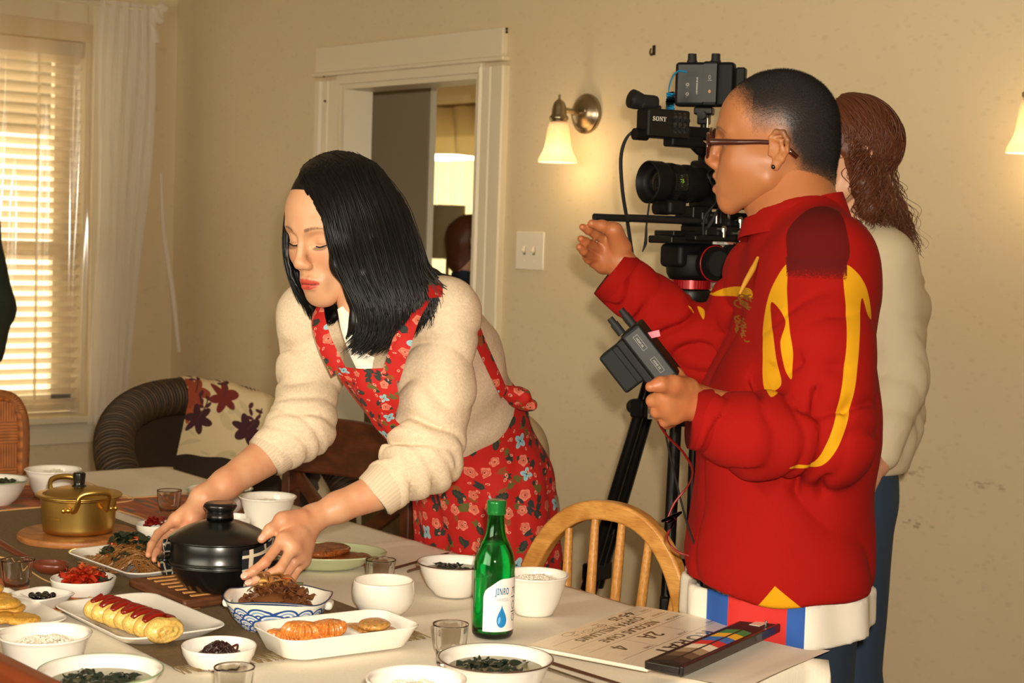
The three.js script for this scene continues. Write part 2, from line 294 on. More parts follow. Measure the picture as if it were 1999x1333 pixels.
// sheer curtain drawn to the side of the window
{
  const sheer = phy('#fffaf0', 0.9, { transmission: 0.55, thickness: 0, side: THREE.DoubleSide });
  const C = thing('sheer_curtain', 'thin white sheer curtain hanging at the right side of the window', 'curtain', [0.0, 0.56, 0.3]);
  const g = grid(60, 40, (u, v) => { const y = v * 1.74, t = 1 - v; const z0 = mixf(0.13, 0.10, v), z1 = mixf(-0.02, -0.15 - 0.04 * Math.sin(v * 3.1), Math.pow(v, 0.8)); const z = mixf(z0, z1, u) + 0.006 * Math.sin(v * 9 + u * 5); return [0.035 + 0.022 * Math.sin(u * 34 + Math.sin(v * 3) * 0.8) * (0.5 + 0.5 * t) + 0.006 * Math.sin(u * 77 + v * 5), y, z]; });
  part(C, 'panel', g, sheer);
  part(C, 'panel', grid(90, 20, (u, v) => [0.012 + 0.014 * Math.sin(u * 40 + Math.sin(v * 4)) + 0.005 * Math.sin(u * 97 + v * 3), 0.03 + v * 1.68, mixf(0.12, 1.1, u)]), phy('#fffaf0', 0.12, { transmission: 0.86, thickness: 0, side: THREE.DoubleSide }));
  part(C, 'gathered_knot', sdf([cap([0.03, 1.72, -0.14], [0.035, 1.68, -0.17], 0.02, 0.014), cap([0.035, 1.66, -0.13], [0.03, 1.60, -0.15], 0.014, 0.02), cap([0.03, 1.71, -0.15], [0.04, 1.735, -0.175], 0.012, 0.02)], [-0.03, 1.54, -0.23], [0.09, 1.8, -0.09], 0.004, (d, x, y, z) => d + 0.004 * noise3(x * 90, y * 60, z * 90)), sheer);
  part(C, 'loose_edge', sweep([[0.06, 1.05, -0.17], [0.07, 0.8, -0.185], [0.09, 0.55, -0.22], [0.10, 0.3, -0.25]], [0.002, 0.005, 0.006, 0.004], 6, 24, 2), sheer);
  part(C, 'curtain_rod', rod([0.03, 1.72, -0.12], [0.03, 1.72, 1.2], 0.006), trimMat);
}
// porch outside the window
{
  const porch = thing('porch_beam', 'dim porch beam outside the window above the blind', 'porch beam', [-1.4, 0, 0.9]);
  const pm = std('#75684f', 0.9);
  part(porch, 'rafter', box(1.2, 0.06, 0.08, 0.6, 2.45, -2.0), pm); part(porch, 'rafter', box(1.2, 0.06, 0.08, 0.6, 2.45, 2.0), pm);
  part(porch, 'beam', box(0.12, 0.62, 4.5, 0.0, 2.13, 0), pm);
  for (const z of [-2.1, 2.1]) part(porch, 'post', box(0.12, 2.45, 0.12, 0.0, 1.2, z), pm);
  struct('porch_floor', box(8, 0.1, 9, -4.25, -0.06, 0.9), std('#e8e2d2', 0.9));
}
// ---------- the next room seen through the doorway ----------
{
  const m = std('#d6c8a8', 0.8);
  struct('wall_hall', box(2.6, 2.6, 0.03, [0.4275,1.7495,-1][0] - 1.3, 1.3, -1.015), m);
  struct('trim_2', box(0.012, 2.3, 0.034, [0.4275,1.7495,-1][0] + 0.006, 1.15, -1.015), trimMat);
  struct('wall_far', shapeGeo([[-6, 0], [3.4, 0], [3.4, 2.6], [-6, 2.6]], 0.1, 0, [[[-3.35, 0.5], [-3.35, 2.1], [-1.9, 2.1], [-1.9, 0.5]]]).translate(0, 0, -3.9), m);
  struct('wall_hall_right', shapeGeo([[-3.9, 0], [-0.11, 0], [-0.11, 2.6], [-3.9, 2.6]], 0.1, 0, [[[-2.2, 0.9], [-2.2, 2.0], [-1.3, 2.0], [-1.3, 0.9]]]).rotateY(-Math.PI / 2).translate(3.25, 0, 0), m);  // unseen window opening, added to let more daylight into the hall
  struct('wall_hall_left', box(0.1, 2.6, 3.8, -5.0, 1.3, -2.0), m);
  struct('ceiling_hall', box(8.4, 0.1, 3.8, -0.9, 2.62, -2.0), ceilMat);
  struct('wall_hall_front', box(4.9, 2.6, 0.1, -2.6, 1.3, -0.16), m);
  struct('wall_wing_outside', box(4.86, 2.6, 0.03, -2.62, 1.3, -0.095), std('#f6f2e8', 0.8));  // white outer skin added so the gaps in the blind look bright
  const cm = phy('#e8d9a8', 0.9, { transmission: 0.5, thickness: 0, side: THREE.DoubleSide });
  const c = thing('window_curtain', 'pale yellow curtain glowing in the far window beyond the doorway', 'curtain', [-2.6, 0, -3.62]);
  part(c, 'panel', grid(80, 20, (u, v) => [(u - 0.5) * 1.7, 0.01 + v * 1.9, 0.03 * Math.sin(u * 60 + v * 2) + 0.012 * Math.sin(u * 23)]), cm);
  part(c, 'valance', grid(80, 12, (u, v) => { const drape = 0.18 * Math.pow(Math.abs(u - 0.5) * 2, 2); return [(u - 0.5) * 1.75, 1.85 + v * (0.42) + (1 - v) * (0.10 - drape), 0.06 + 0.03 * Math.sin(u * 44 + v)]; }), phy('#b89a5e', 0.9, { transmission: 0.3, thickness: 0, side: THREE.DoubleSide }));
  part(c, 'curtain_rod', rod([-0.95, 2.28, 0.05], [0.95, 2.28, 0.05], 0.012), std('#8a6a3a', 0.5));
  const L = thing('table_lamp', 'unlit drum shaded lamp in the next room in front of the far window', 'lamp', [-2.55, 0, -3.55]);
  const lp = [-2.0972,1.4242,-3.2];
  L.position.set(lp[0], 0, lp[2]);
  part(L, 'lamp_shade', lathe([[0.10, 1.24], [0.108, 1.24], [0.108, 1.59], [0.10, 1.59], [0.10, 1.24]], 40), std('#b3a47e', 0.9, { side: THREE.DoubleSide }));
  part(L, 'pole', cyl(0.012, 0.012, 1.25, 12, 0, 0.63, 0), std('#6a5a3a', 0.4, { metalness: 0.7 }));
  part(L, 'base', lathe([[0, 0], [0.14, 0], [0.14, 0.015], [0.03, 0.03], [0, 0.03]], 32), std('#6a5a3a', 0.4, { metalness: 0.7 }));
}
// ---------- wall sconces, switch, hook ----------
{
  const nickel = phy('#a5967c', 0.28, { metalness: 1 });
  const glassM = phy('#fff0d8', 0.45, { transmission: 0.45, thickness: 0, emissive: new THREE.Color().setRGB(1.0, 0.62, 0.28), emissiveIntensity: 0.12, side: THREE.DoubleSide });
  const sconce = (x, y, label) => {
    const s = thing('wall_sconce', label, 'wall lamp', [x, y, 0], 0, 'wall sconces');
    part(s, 'backplate', lathe([[0, 0], [0.062, 0], [0.063, 0.008], [0.058, 0.014], [0.05, 0.018], [0.042, 0.03], [0.022, 0.038], [0, 0.04]], 40).rotateX(Math.PI / 2), nickel, [0, 0.045, 0.001]);
    part(s, 'mounting_screw', new THREE.SphereGeometry(0.006, 10, 8), nickel, [0.026, 0.052, 0.036]);
    part(s, 'arm', sweep([[0, 0.045, 0.03], [0, 0.047, 0.06], [0, 0.05, 0.1], [0, 0.045, 0.118]], [0.008, 0.008], 10, 16), nickel);
    part(s, 'socket_cup', lathe([[0, 0.098], [0.003, 0.098], [0.0045, 0.092], [0.003, 0.086], [0.006, 0.082], [0.016, 0.074], [0.021, 0.06], [0.023, 0.035], [0.029, 0.03], [0.029, 0.022], [0.024, 0.018], [0.026, 0.008], [0, 0.008]], 32), nickel, [0, -0.002, 0.122]);
    part(s, 'lamp_shade', lathe([[0.024, 0.012], [0.028, 0.01], [0.034, -0.01], [0.038, -0.04], [0.041, -0.062], [0.047, -0.08], [0.058, -0.1], [0.0605, -0.112], [0.059, -0.113], [0.0565, -0.1], [0.045, -0.08], [0.039, -0.062], [0.036, -0.04], [0.032, -0.01], [0.024, 0.008]], 40), glassM, [0, 0, 0.122]);
    part(s, 'bulb', new THREE.SphereGeometry(0.02, 16, 12).scale(1, 1.25, 1), std('#ffffff', 0.5, { emissive: new THREE.Color().setRGB(1, 0.78, 0.45), emissiveIntensity: 4 }), [0, -0.075, 0.122]);
    const l = new THREE.PointLight(new THREE.Color().setRGB(1, 0.72, 0.38), 0.13, 0, 2); l.position.set(0, -0.098, 0.122); l.castShadow = true; l.shadow.radius = 1; s.add(l);
  };
  const s1 = [2.4775,1.6214,0.122], s2 = [4.105,1.6211,0.122];
  sconce(s1[0], s1[1] + 0.113, 'lit brushed metal wall sconce with bell glass shade beside the doorway');
  sconce(s2[0], s2[1] + 0.113, 'lit wall sconce cut off at the right edge of the picture');
  const sw = thing('light_switch', 'cream double toggle light switch plate below the wall sconce', 'light switch', [2.236, 1.283, 0]);
  const ivory = phy('#f0e6d0', 0.3);
  part(sw, 'plate', rbox(0.134, 0.124, 0.008, 0.004, 0, 0.062, 0.004), ivory);
  for (const x of [-0.023, 0.023]) { part(sw, 'toggle', rbox(0.009, 0.02, 0.014, 0.003), ivory, [x, 0.066, 0.012], [-0.5, 0, 0]); part(sw, 'slot', box(0.012, 0.026, 0.001), std('#8a7a58', 0.6), [x, 0.062, 0.0084]); }
  for (const x of [-0.023, 0.023]) for (const y of [0.03, 0.094]) part(sw, 'plate_screw', cyl(0.003, 0.003, 0.001, 10).rotateX(Math.PI / 2), ivory, [x, y, 0.0085]);
  const hk = thing('wall_hook', 'small dark metal hook on the wall above the film camera', 'hook', [2.7548,1.9512,0]);
  const hm = std('#4a3a26', 0.4, { metalness: 0.8 });
  part(hk, 'plate', rbox(0.012, 0.03, 0.003, 0.001, 0, 0.008, 0.0015), hm);
  part(hk, 'prong', sweep([[0, 0.005, 0.002], [0, -0.008, 0.012], [0, 0.0, 0.018], [0, 0.012, 0.014]], [0.003, 0.0025], 8, 12), hm);
}

// ---------- table ----------
const TE = [0.9972, 0.0748]; // table's long direction (x, z)
const TY = 0.755;
const TA = -Math.atan2(0.0748, 0.9972);
{
  const cx = 2.38 + TE[0] * 1.137 - 0.0748 * 0.58, cz = 1.41 + TE[1] * 1.137 + 0.9972 * 0.58;
  const T = thing('dining_table', 'long dining table under the white cloth', 'table', [cx, 0, cz], TA);
  const wm = std('#6b4526', 0.5);
  part(T, 'tabletop', rbox(2.24, 0.03, 1.12, 0.01, 0, TY - 0.021, 0), wm);
  part(T, 'apron', merge([box(2.1, 0.08, 0.02, 0, 0.68, -0.49), box(2.1, 0.08, 0.02, 0, 0.68, 0.49), box(0.02, 0.08, 0.98, -1.05, 0.68, 0), box(0.02, 0.08, 0.98, 1.05, 0.68, 0)]), wm);
  for (const x of [-1.06, 1.06]) for (const z of [-0.48, 0.48]) part(T, 'leg', rbox(0.07, 0.72, 0.07, 0.008, x, 0.36, z), wm);
  const clothTex = dataTex(256, 256, (u, v, x, y) => { const k = 232 + 10 * ((x & 1) ^ (y & 1)) + 8 * (tn(u, v, 32, 8) - 0.5); return [k, k * 0.955, k * 0.87]; }, true, [14, 14]);
  const clothMat = phy('#ffffff', 0.85, { map: clothTex, sheen: 0.2, side: THREE.DoubleSide });
  const LX = 1.137, LZ = 0.58, drop = 0.2;
  const g = grid(150, 90, (u, v) => {
    let x = (u - 0.5) * 2 * (LX + drop), z = (v - 0.5) * 2 * (LZ + drop), y = 0;
    const ox = Math.max(Math.abs(x) - LX, 0), oz = Math.max(Math.abs(z) - LZ, 0), sx = Math.sign(x), sz = Math.sign(z);
    const o = Math.hypot(ox, oz);
    y = 0.0012 * fbm(x * 5, z * 5, 2, 2);
    // pressed fold lines
    for (const q of [-0.55, 0.05, 0.62]) y += 0.0035 * Math.exp(-Math.pow((x - q) / 0.012, 2)); y += 0.003 * Math.exp(-Math.pow((z + 0.13) / 0.012, 2)) + 0.0025 * Math.exp(-Math.pow((z + 0.41 - x * 0.05) / 0.02, 2));
    if (o > 0) { const d = Math.min(o, drop), c = Math.min(d, 0.012); const fold = 0.012 * Math.sin((ox > 0 ? z : x) * 26) * clamp((d - 0.02) / 0.1, 0, 1) + (ox > 0 && oz > 0 ? 0.02 : 0); const ux = ox / (o || 1), uz = oz / (o || 1); x = sx * (Math.min(Math.abs(x), LX) + ux * (c + Math.max(fold, -0.004))); z = sz * (Math.min(Math.abs(z), LZ) + uz * (c + Math.max(fold, -0.004))); y = -Math.max(d - 0.006, 0); }
    return [x, y, z, x, z];
  });
  const cl = solo('tablecloth', 'white cloth covering the long dining table', 'tablecloth', g, clothMat, [cx, TY - 0.003, cz], TA);
}
const tableTurn = TA;
// woven runner and placemats
const runnerTex = dataTex(256, 256, (u, v, x, y) => { const k = 0.75 + 0.25 * Math.abs(Math.sin(x * 0.8)) * (0.6 + 0.4 * ((y >> 1) & 1)) + 0.15 * (tn(u, v, 48, 3) - 0.5); return [128 * k, 104 * k, 66 * k]; }, true, [9, 9]);
{
  const g = grid(80, 16, (u, v) => { const x = (u - 0.5) * 1.78, z = (v - 0.5) * 0.42; return [x, 0.002 + 0.0012 * Math.sin(x * 7) * Math.sin(z * 9), z, x, z]; });
  const r = thing('table_runner', 'olive brown woven runner lying along the middle of the table', 'table runner', [3.29, TY, 2.135], tableTurn);
  part(r, 'runner_cloth', g, std('#ffffff', 0.9, { map: runnerTex, side: THREE.DoubleSide, bumpMap: runnerTex, bumpScale: 0.0006 }));
  const fr = []; for (let i = 0; i < 150; i++) { const z = -0.21 + i / 149 * 0.42; fr.push(sweep([[0.89, 0.002, z], [0.905, 0.002, z + rr(-0.003, 0.003)], [0.93, 0.0015, z + rr(-0.006, 0.006)]], [0.0008, 0.0005], 4, 4)); }
  const f = part(r, 'fringe', merge(fr), std('#8d7448', 0.9)); f.userData.kind = 'stuff';
}
const matTex = dataTex(512, 512, (u, v, x, y) => {
  const s = Math.floor(v * 26), cells = Math.floor(u * 8 + (s % 2) * 0.5), h = hash3(cells, s, 7);
  const base = h < 0.34 ? [176, 98, 58] : h < 0.6 ? [156, 88, 58] : h < 0.84 ? [190, 112, 64] : h < 0.93 ? [128, 100, 84] : [112, 102, 100];
  const k = 0.85 + 0.3 * hash3(x >> 1, y, 3) * (0.7 + 0.3 * (y & 1)); return base.map(c => c * k);
});
{
  const geo = grid(30, 20, (u, v) => [(u - 0.5) * 0.46, 0.0022 + 0.0008 * Math.sin(u * 17) * Math.sin(v * 13), (v - 0.5) * 0.31]);
  const mm = std('#ffffff', 0.92, { map: matTex, side: THREE.DoubleSide, bumpMap: matTex, bumpScale: 0.001 });
  const edge = sweep([[-0.23, 0.003, -0.155], [0, 0.003, -0.156], [0.23, 0.003, -0.155], [0.231, 0.003, 0], [0.23, 0.003, 0.155], [0, 0.003, 0.156], [-0.23, 0.003, 0.155], [-0.231, 0.003, 0]], [0.002, 0.002], 6, 160, 1, true);
  const P = (label, x, z, t) => { const o = thing('placemat', label, 'placemat', [x, TY, z], t, 'striped woven placemats'); part(o, 'woven_mat', geo, mm); part(o, 'stitched_edge', edge, std('#c79a62', 0.9)); return o; };
  P('orange brown striped placemat under the bowl at the far left end', 2.68, 1.98, 1.5);
  P('rust striped placemat under the clear glass behind the black pot', 3.06, 1.70, tableTurn);
  P('striped placemat under the glass at the left edge of the table', 3.52, 2.46, tableTurn);
}
// ---------- crockery ----------
const ceramic = phy('#f1ece0', 0.16, { clearcoat: 0.5, clearcoatRoughness: 0.08 });
const bone = phy('#f0e9da', 0.22, { clearcoat: 0.4, clearcoatRoughness: 0.1 });
const greenRim = phy('#7f9a72', 0.3), brownRim = phy('#4a3426', 0.3);
const glassMat = phy('#ffffff', 0.02, { transmission: 1, thickness: 0.003, ior: 1.48 });
// wide soup bowl with a coloured line on the rim
function soupBowl(label, x, z, rim, R = 0.077, fill = true) {
  const o = thing('soup_bowl', label, 'bowl', [x, TY, z], rr(0, 6), 'soup bowls');
  const s = R / 0.077;
  part(o, 'bowl', lathe([[0, 0.004], [0.036, 0.004], [0.037, 0], [0.041, 0], [0.043, 0.004], [0.056, 0.016], [0.066, 0.034], [0.0715, 0.05], [0.0765, 0.055], [0.0775, 0.0565], [0.0755, 0.0575], [0.0715, 0.0555], [0.0685, 0.051], [0.063, 0.034], [0.053, 0.0175], [0.036, 0.009], [0, 0.008]].map(p => [p[0] * s, p[1]]), 64), ceramic);
  part(o, 'rim_line', new THREE.TorusGeometry(0.0768 * s, 0.0012, 8, 72).rotateX(Math.PI / 2), rim, [0, 0.0566, 0]);
  return o;
}
function riceBowl(label, x, z, R = 0.061) {
  const o = thing('rice_bowl', label, 'bowl', [x, TY, z], rr(0, 6), 'rice bowls'); const s = R / 0.061;
  part(o, 'bowl', lathe([[0, 0.003], [0.029, 0.003], [0.03, 0], [0.034, 0], [0.036, 0.004], [0.045, 0.02], [0.053, 0.045], [0.0565, 0.06], [0.0605, 0.064], [0.0615, 0.0665], [0.0595, 0.0675], [0.0555, 0.0655], [0.0535, 0.06], [0.0495, 0.044], [0.042, 0.021], [0.03, 0.009], [0, 0.008]].map(p => [p[0] * s, p[1]]), 64), ceramic);
  return o;
}
// soup: broth surface with dark seaweed
const brothMat = phy('#8c8460', 0.3);
const weedMat = phy('#1d2a20', 0.2, { side: THREE.DoubleSide, clearcoat: 0.4 });
function seaweedSoup(label, x, z, h, R, n = 26, spread = 0.8) {
  const o = thing('seaweed_soup', label, 'soup', [x, TY, z], 0, 'soups in the bowls');
  part(o, 'broth', lathe([[0, h - 0.004], [R * 0.985, h - 0.004], [R, h], [0, h + 0.0002]], 48), brothMat);
  const gs = []; for (let i = 0; i < n; i++) { const a = rr(0, 6.28), r = R * spread * Math.sqrt(rnd()), w = rr(0.008, 0.02), px = Math.cos(a) * r, pz = Math.sin(a) * r, t = rr(0, 6), ph = rr(0, 6); gs.push(grid(8, 6, (u, v) => { const q = (u - 0.5) * w * 2.2, p = (v - 0.5) * w * (1 + 0.4 * Math.sin(u * 9 + ph)); return [clamp(px + q * Math.cos(t) - p * Math.sin(t), -R * 0.97, R * 0.97), h + 0.0012 + 0.0035 * Math.sin(u * 6 + ph) * Math.cos(v * 5 + ph) + 0.002, pz + q * Math.sin(t) + p * Math.cos(t)]; })); }
  part(o, 'seaweed', merge(gs), weedMat).userData.kind = 'stuff';
  return o;
}
// mound of rice: one uncountable object
const grain = new THREE.SphereGeometry(0.0026, 6, 4).scale(1, 0.55, 0.55);
const riceMat = phy('#efe6d2', 0.4, { transmission: 0.1, thickness: 0 });
function rice(label, x, z, h, R, hump = 0.012, n = 900) {
  const o = thing('cooked_rice', label, 'rice', [x, TY, z], rr(0, 6), 'rice in the bowls');
  const top = (r, a) => h + hump * (1 - (r / R) ** 2) + 0.003 * noise3(Math.cos(a) * r * 90 + x * 7, 0, Math.sin(a) * r * 90);
  part(o, 'rice_mound', grid(40, 14, (u, v) => { const a = u * 6.2832, r = v * R; return [Math.cos(a) * r, top(r, a) - 0.001, -Math.sin(a) * r]; }), riceMat);
  const im = new THREE.InstancedMesh(grain, riceMat, n), m = new THREE.Matrix4(), q = new THREE.Quaternion(), e = new THREE.Euler();
  for (let i = 0; i < n; i++) { const a = rr(0, 6.2832), r = R * 0.98 * Math.sqrt(rnd()); e.set(rr(-0.6, 0.6), rr(0, 6), rr(-0.6, 0.6)); m.compose(V(Math.cos(a) * r, top(r, a) + rr(-0.0005, 0.002), Math.sin(a) * r), q.setFromEuler(e), V(1, 1, 1).multiplyScalar(rr(0.85, 1.2))); im.setMatrixAt(i, m); }
  im.name = 'rice_grains'; im.userData.kind = 'stuff'; shade(im); o.add(im); return o;
}
function shotGlass(label, x, z, s = 1) {
  const o = thing('shot_glass', label, 'glass', [x, TY, z], rr(0, 1), 'clear shot glasses');
  const out = [[0, 0], [0.0195, 0], [0.0205, 0.002], [0.0212, 0.02], [0.0235, 0.026], [0.0265, 0.058], [0.0268, 0.06]], inn = [[0.0252, 0.06], [0.0248, 0.058], [0.0215, 0.024], [0.018, 0.016], [0, 0.014]];
  const g = lathe([...out, ...inn], 60), p = g.attributes.position; // fluted foot
  for (let i = 0; i < p.count; i++) { const xx = p.getX(i), y = p.getY(i), zz = p.getZ(i), r = Math.hypot(xx, zz); if (y < 0.026 && y > 0.001 && r > 0.0188) { const a = Math.atan2(zz, xx), k = 1 - 0.035 * (0.5 + 0.5 * Math.cos(a * 10)); p.setX(i, xx * k); p.setZ(i, zz * k); } }
  g.computeVertexNormals(); part(o, 'tumbler', g, glassMat); o.scale.setScalar(s); return o;
}
function smallDish(label, x, z, R, h = 0.026) {
  const o = thing('side_dish_plate', label, 'dish', [x, TY, z], rr(0, 6), 'small round dishes');
  part(o, 'dish', lathe([[0, 0.003], [R * 0.7, 0.003], [R * 0.71, 0], [R * 0.79, 0], [R * 0.84, 0.003], [R * 0.96, h * 0.6], [R, h], [R * 0.985, h + 0.0015], [R * 0.955, h], [R * 0.91, h * 0.6], [R * 0.8, 0.0075], [0, 0.006]], 56), ceramic); return o;
}
// plate lofted from rounded rectangles
function trayGeo(w, d, r, h, lip = 0.014, wall = 0.004) {
  const rect = (ww, dd, rrad, y) => roundRect(ww, dd, Math.min(rrad, ww / 2.01, dd / 2.01), 8).map(p => [p[0], y, -p[1]]).reverse();
  return loft([rect(w - 2 * lip - 0.03, d - 2 * lip - 0.03, r, 0.002), rect(w - 2 * lip - 0.02, d - 2 * lip - 0.02, r, 0), rect(w - 2 * lip, d - 2 * lip, r, 0.004), rect(w - 0.004, d - 0.004, r, h - 0.003), rect(w, d, r, h - 0.001), rect(w - 0.003, d - 0.003, r, h + 0.0005), rect(w - 0.008, d - 0.008, r, h - 0.001), rect(w - 2 * lip - wall, d - 2 * lip - wall, r, 0.0085), rect(w - 2 * lip - 0.03, d - 2 * lip - 0.03, r * 0.8, 0.0065), rect(0.03, 0.03, 0.01, 0.0065)]);
}
const B = [ // soup bowls: px rim centre at height .0565
];
{
  const p = (a) => a; let q;
  q = [2.7337,0.811,2.0433]; soupBowl('soup bowl with green rim at the far left edge of the table', q[0], q[2], greenRim); seaweedSoup('leafy green soup in the bowl at the far left edge', q[0], q[2], 0.046, 0.0655);
  q = [2.7152,0.821,1.8908]; riceBowl('rice bowl behind the golden pot', q[0], q[2], 0.064); rice('white rice in the bowl behind the golden pot', q[0], q[2], 0.044, 0.047, 0.018);
  q = [3.0913,0.811,1.6806]; soupBowl('soup bowl with green rim half hidden behind her right forearm', q[0], q[2], greenRim, 0.073); seaweedSoup('dark soup in the bowl behind her right forearm', q[0], q[2], 0.042, 0.0605);
  q = [3.2849,0.821,1.6812]; riceBowl('rice bowl standing between her two forearms', q[0], q[2], 0.061); rice('white rice in the bowl between her forearms', q[0], q[2], 0.046, 0.046, 0.01);
  q = [4.1203,0.821,2.587]; riceBowl('white rice bowl in front of the sliced egg plate', q[0], q[2], 0.0635); rice('rice heaped in the bowl nearest the sliced egg plate', q[0], q[2], 0.046, 0.05, 0.014);
  q = [4.2983,0.811,2.5951]; soupBowl('green rimmed soup bowl at the bottom left in front of the rice', q[0], q[2], greenRim, 0.079); seaweedSoup('murky green soup in the bottom left bowl', q[0], q[2], 0.041, 0.067, 22, 0.66);
  q = [4.0047,0.811,1.7619]; soupBowl('dark rimmed soup bowl behind the green bottle', q[0], q[2], brownRim, 0.0665); seaweedSoup('seaweed soup in the bowl behind the green bottle', q[0], q[2], 0.043, 0.0555, 16, 0.66);
  q = [4.1928,0.821,1.7428]; riceBowl('rice bowl beside the green bottle near the oak chair', q[0], q[2], 0.057); rice('rice in the bowl beside the green bottle', q[0], q[2], 0.05, 0.046, 0.012);
  q = [4.5427,0.811,2.1342]; soupBowl('dark rimmed soup bowl in front of the green bottle', q[0], q[2], brownRim, 0.078); seaweedSoup('seaweed soup in the bowl in front of the green bottle', q[0], q[2], 0.042, 0.066, 20, 0.66);
  q = [4.5908,0.821,2.3105]; riceBowl('rice bowl cut by the bottom edge beside the seaweed soup', q[0], q[2], 0.064); rice('rice in the bowl at the bottom edge', q[0], q[2], 0.046, 0.05, 0.012);
  q = [3.602,0.815,2.3877]; shotGlass('clear shot glass at the left edge beside the wooden ladle', q[0], q[2]);
  q = [3.0754,0.815,1.7964]; shotGlass('clear shot glass behind the black pot', q[0], q[2]);
  q = [3.9293,0.815,1.868]; shotGlass('clear shot glass beside the green oval plate', q[0], q[2]);
  q = [4.3668,0.815,2.0691]; shotGlass('clear shot glass left of the green bottle', q[0], q[2]);
  q = [4.3934,0.815,2.4549]; shotGlass('clear shot glass at the bottom edge in front of the dark side dish', q[0], q[2]);
  q = [3.6527,0.782,2.2911]; smallDish('small round white dish holding red kimchi', q[0], q[2], 0.055);
  q = [4.1741,0.782,2.3431]; smallDish('small round white dish holding dark shredded side dish', q[0], q[2], 0.054);
  q = [3.2498,0.78,1.9248]; smallDish('small round dish with red kimchi behind the black pot', q[0], q[2], 0.042, 0.024);
  q = [3.2636,0.782,1.7581]; smallDish('small white dish peeking out behind the pot lid', q[0], q[2], 0.043);
  q = [4.0531,0.81,1.9548];
  const k = thing('small_bowl', 'plain rounded white bowl with a pinch of chopped greens', 'bowl', [q[0], TY, q[2]]);
  part(k, 'bowl', lathe([[0, 0.003], [0.026, 0.003], [0.027, 0], [0.032, 0.0], [0.043, 0.009], [0.050, 0.022], [0.0515, 0.036], [0.050, 0.054], [0.0485, 0.0565], [0.0465, 0.054], [0.0475, 0.036], [0.046, 0.024], [0.039, 0.013], [0.025, 0.009], [0, 0.009]], 60), bone);
  const gr = []; for (let i = 0; i < 26; i++) { const a = rr(0, 6.28), r = 0.02 * Math.sqrt(rnd()); gr.push(sweep([[Math.cos(a) * r, 0.0275, Math.sin(a) * r * 0.7], [Math.cos(a) * r + rr(-0.005, 0.005), 0.029 + rr(0, 0.004), Math.sin(a) * r * 0.7 + rr(-0.005, 0.005)]], [0.0012, 0.001], 5, 3)); }
  const gs = solo('chopped_greens', 'pinch of chopped greens in the plain white bowl', 'greens', merge(gr), std('#5f7a34', 0.6), [q[0], TY, q[2]]); gs.userData.kind = 'stuff';
  const br = solo('clear_broth', 'pale sauce in the plain rounded white bowl', 'sauce', lathe([[0, 0.023], [0.044, 0.023], [0.0447, 0.0265], [0, 0.0267]], 40), phy('#d9c9a0', 0.1), [q[0], TY, q[2]]);
}

// ---------- pots, plates, food ----------
const blob = (r, sy = 0.6, rough = 0.25, sd = 0, det = 3) => { const g = new THREE.IcosahedronGeometry(r, det); const p = g.attributes.position; for (let i = 0; i < p.count; i++) { const x = p.getX(i), y = p.getY(i), z = p.getZ(i), k = 1 + rough * fbm(x / r * 1.3 + sd * 7.1, y / r * 1.3 + sd, z / r * 1.3, 3); p.setXYZ(i, x * k, y * k * sy, z * k); } const m = mergeVertices((g.deleteAttribute('normal'), g.deleteAttribute('uv'), g), 1e-6); m.computeVertexNormals(); return m; };
function strands(n, rx, rz, h, r, len, base = 0.008) {
  const gs = []; for (let i = 0; i < n; i++) { const a = rr(0, 6.28), q = Math.sqrt(rnd()), x0 = Math.cos(a) * rx * q, z0 = Math.sin(a) * rz * q; let t = rr(0, 6.28), x = x0, z = z0; const P = []; for (let k = 0; k < 6; k++) { const e = Math.hypot(x / rx, z / rz); P.push([x, base + h * Math.max(0, 1 - e * e) * rr(0.75, 1.08) + r, z]); t += rr(-0.9, 0.9); x += Math.cos(t) * len / 5; z += Math.sin(t) * len / 5; if (Math.hypot(x / rx, z / rz) > 1.05) t += 2.2; } gs.push(sweep(P, [r, r], 5, 12)); } return merge(gs);
}
function leaves(n, rx, rz, h, w, base = 0.008) { // crumpled leafy flakes
  const gs = []; for (let i = 0; i < n; i++) { const a = rr(0, 6.28), q = Math.sqrt(rnd()) * 0.9, x0 = Math.cos(a) * rx * q, z0 = Math.sin(a) * rz * q, y0 = base + h * (1 - q * q) * rr(0.85, 1.1), t = rr(0, 6.28), ph = rr(0, 9), s = w * rr(0.7, 1.3); gs.push(grid(7, 7, (u, v) => { const e = 1 - 0.35 * Math.pow(Math.abs(u - 0.5) * 2, 2), x = (u - 0.5) * s * 1.7, z = (v - 0.5) * s * e * (1 + 0.3 * Math.sin(u * 8 + ph)); return [x0 + x * Math.cos(t) - z * Math.sin(t), y0 + s * 0.22 * Math.sin(u * 7 + ph) * Math.cos(v * 6 + ph * 2) + 0.2 * s * Math.sin(ph) * (u - 0.5), z0 + x * Math.sin(t) + z * Math.cos(t)]; })); } return merge(gs);
}
const dbl = (c, r = 0.4, o = {}) => phy(c, r, { side: THREE.DoubleSide, ...o });
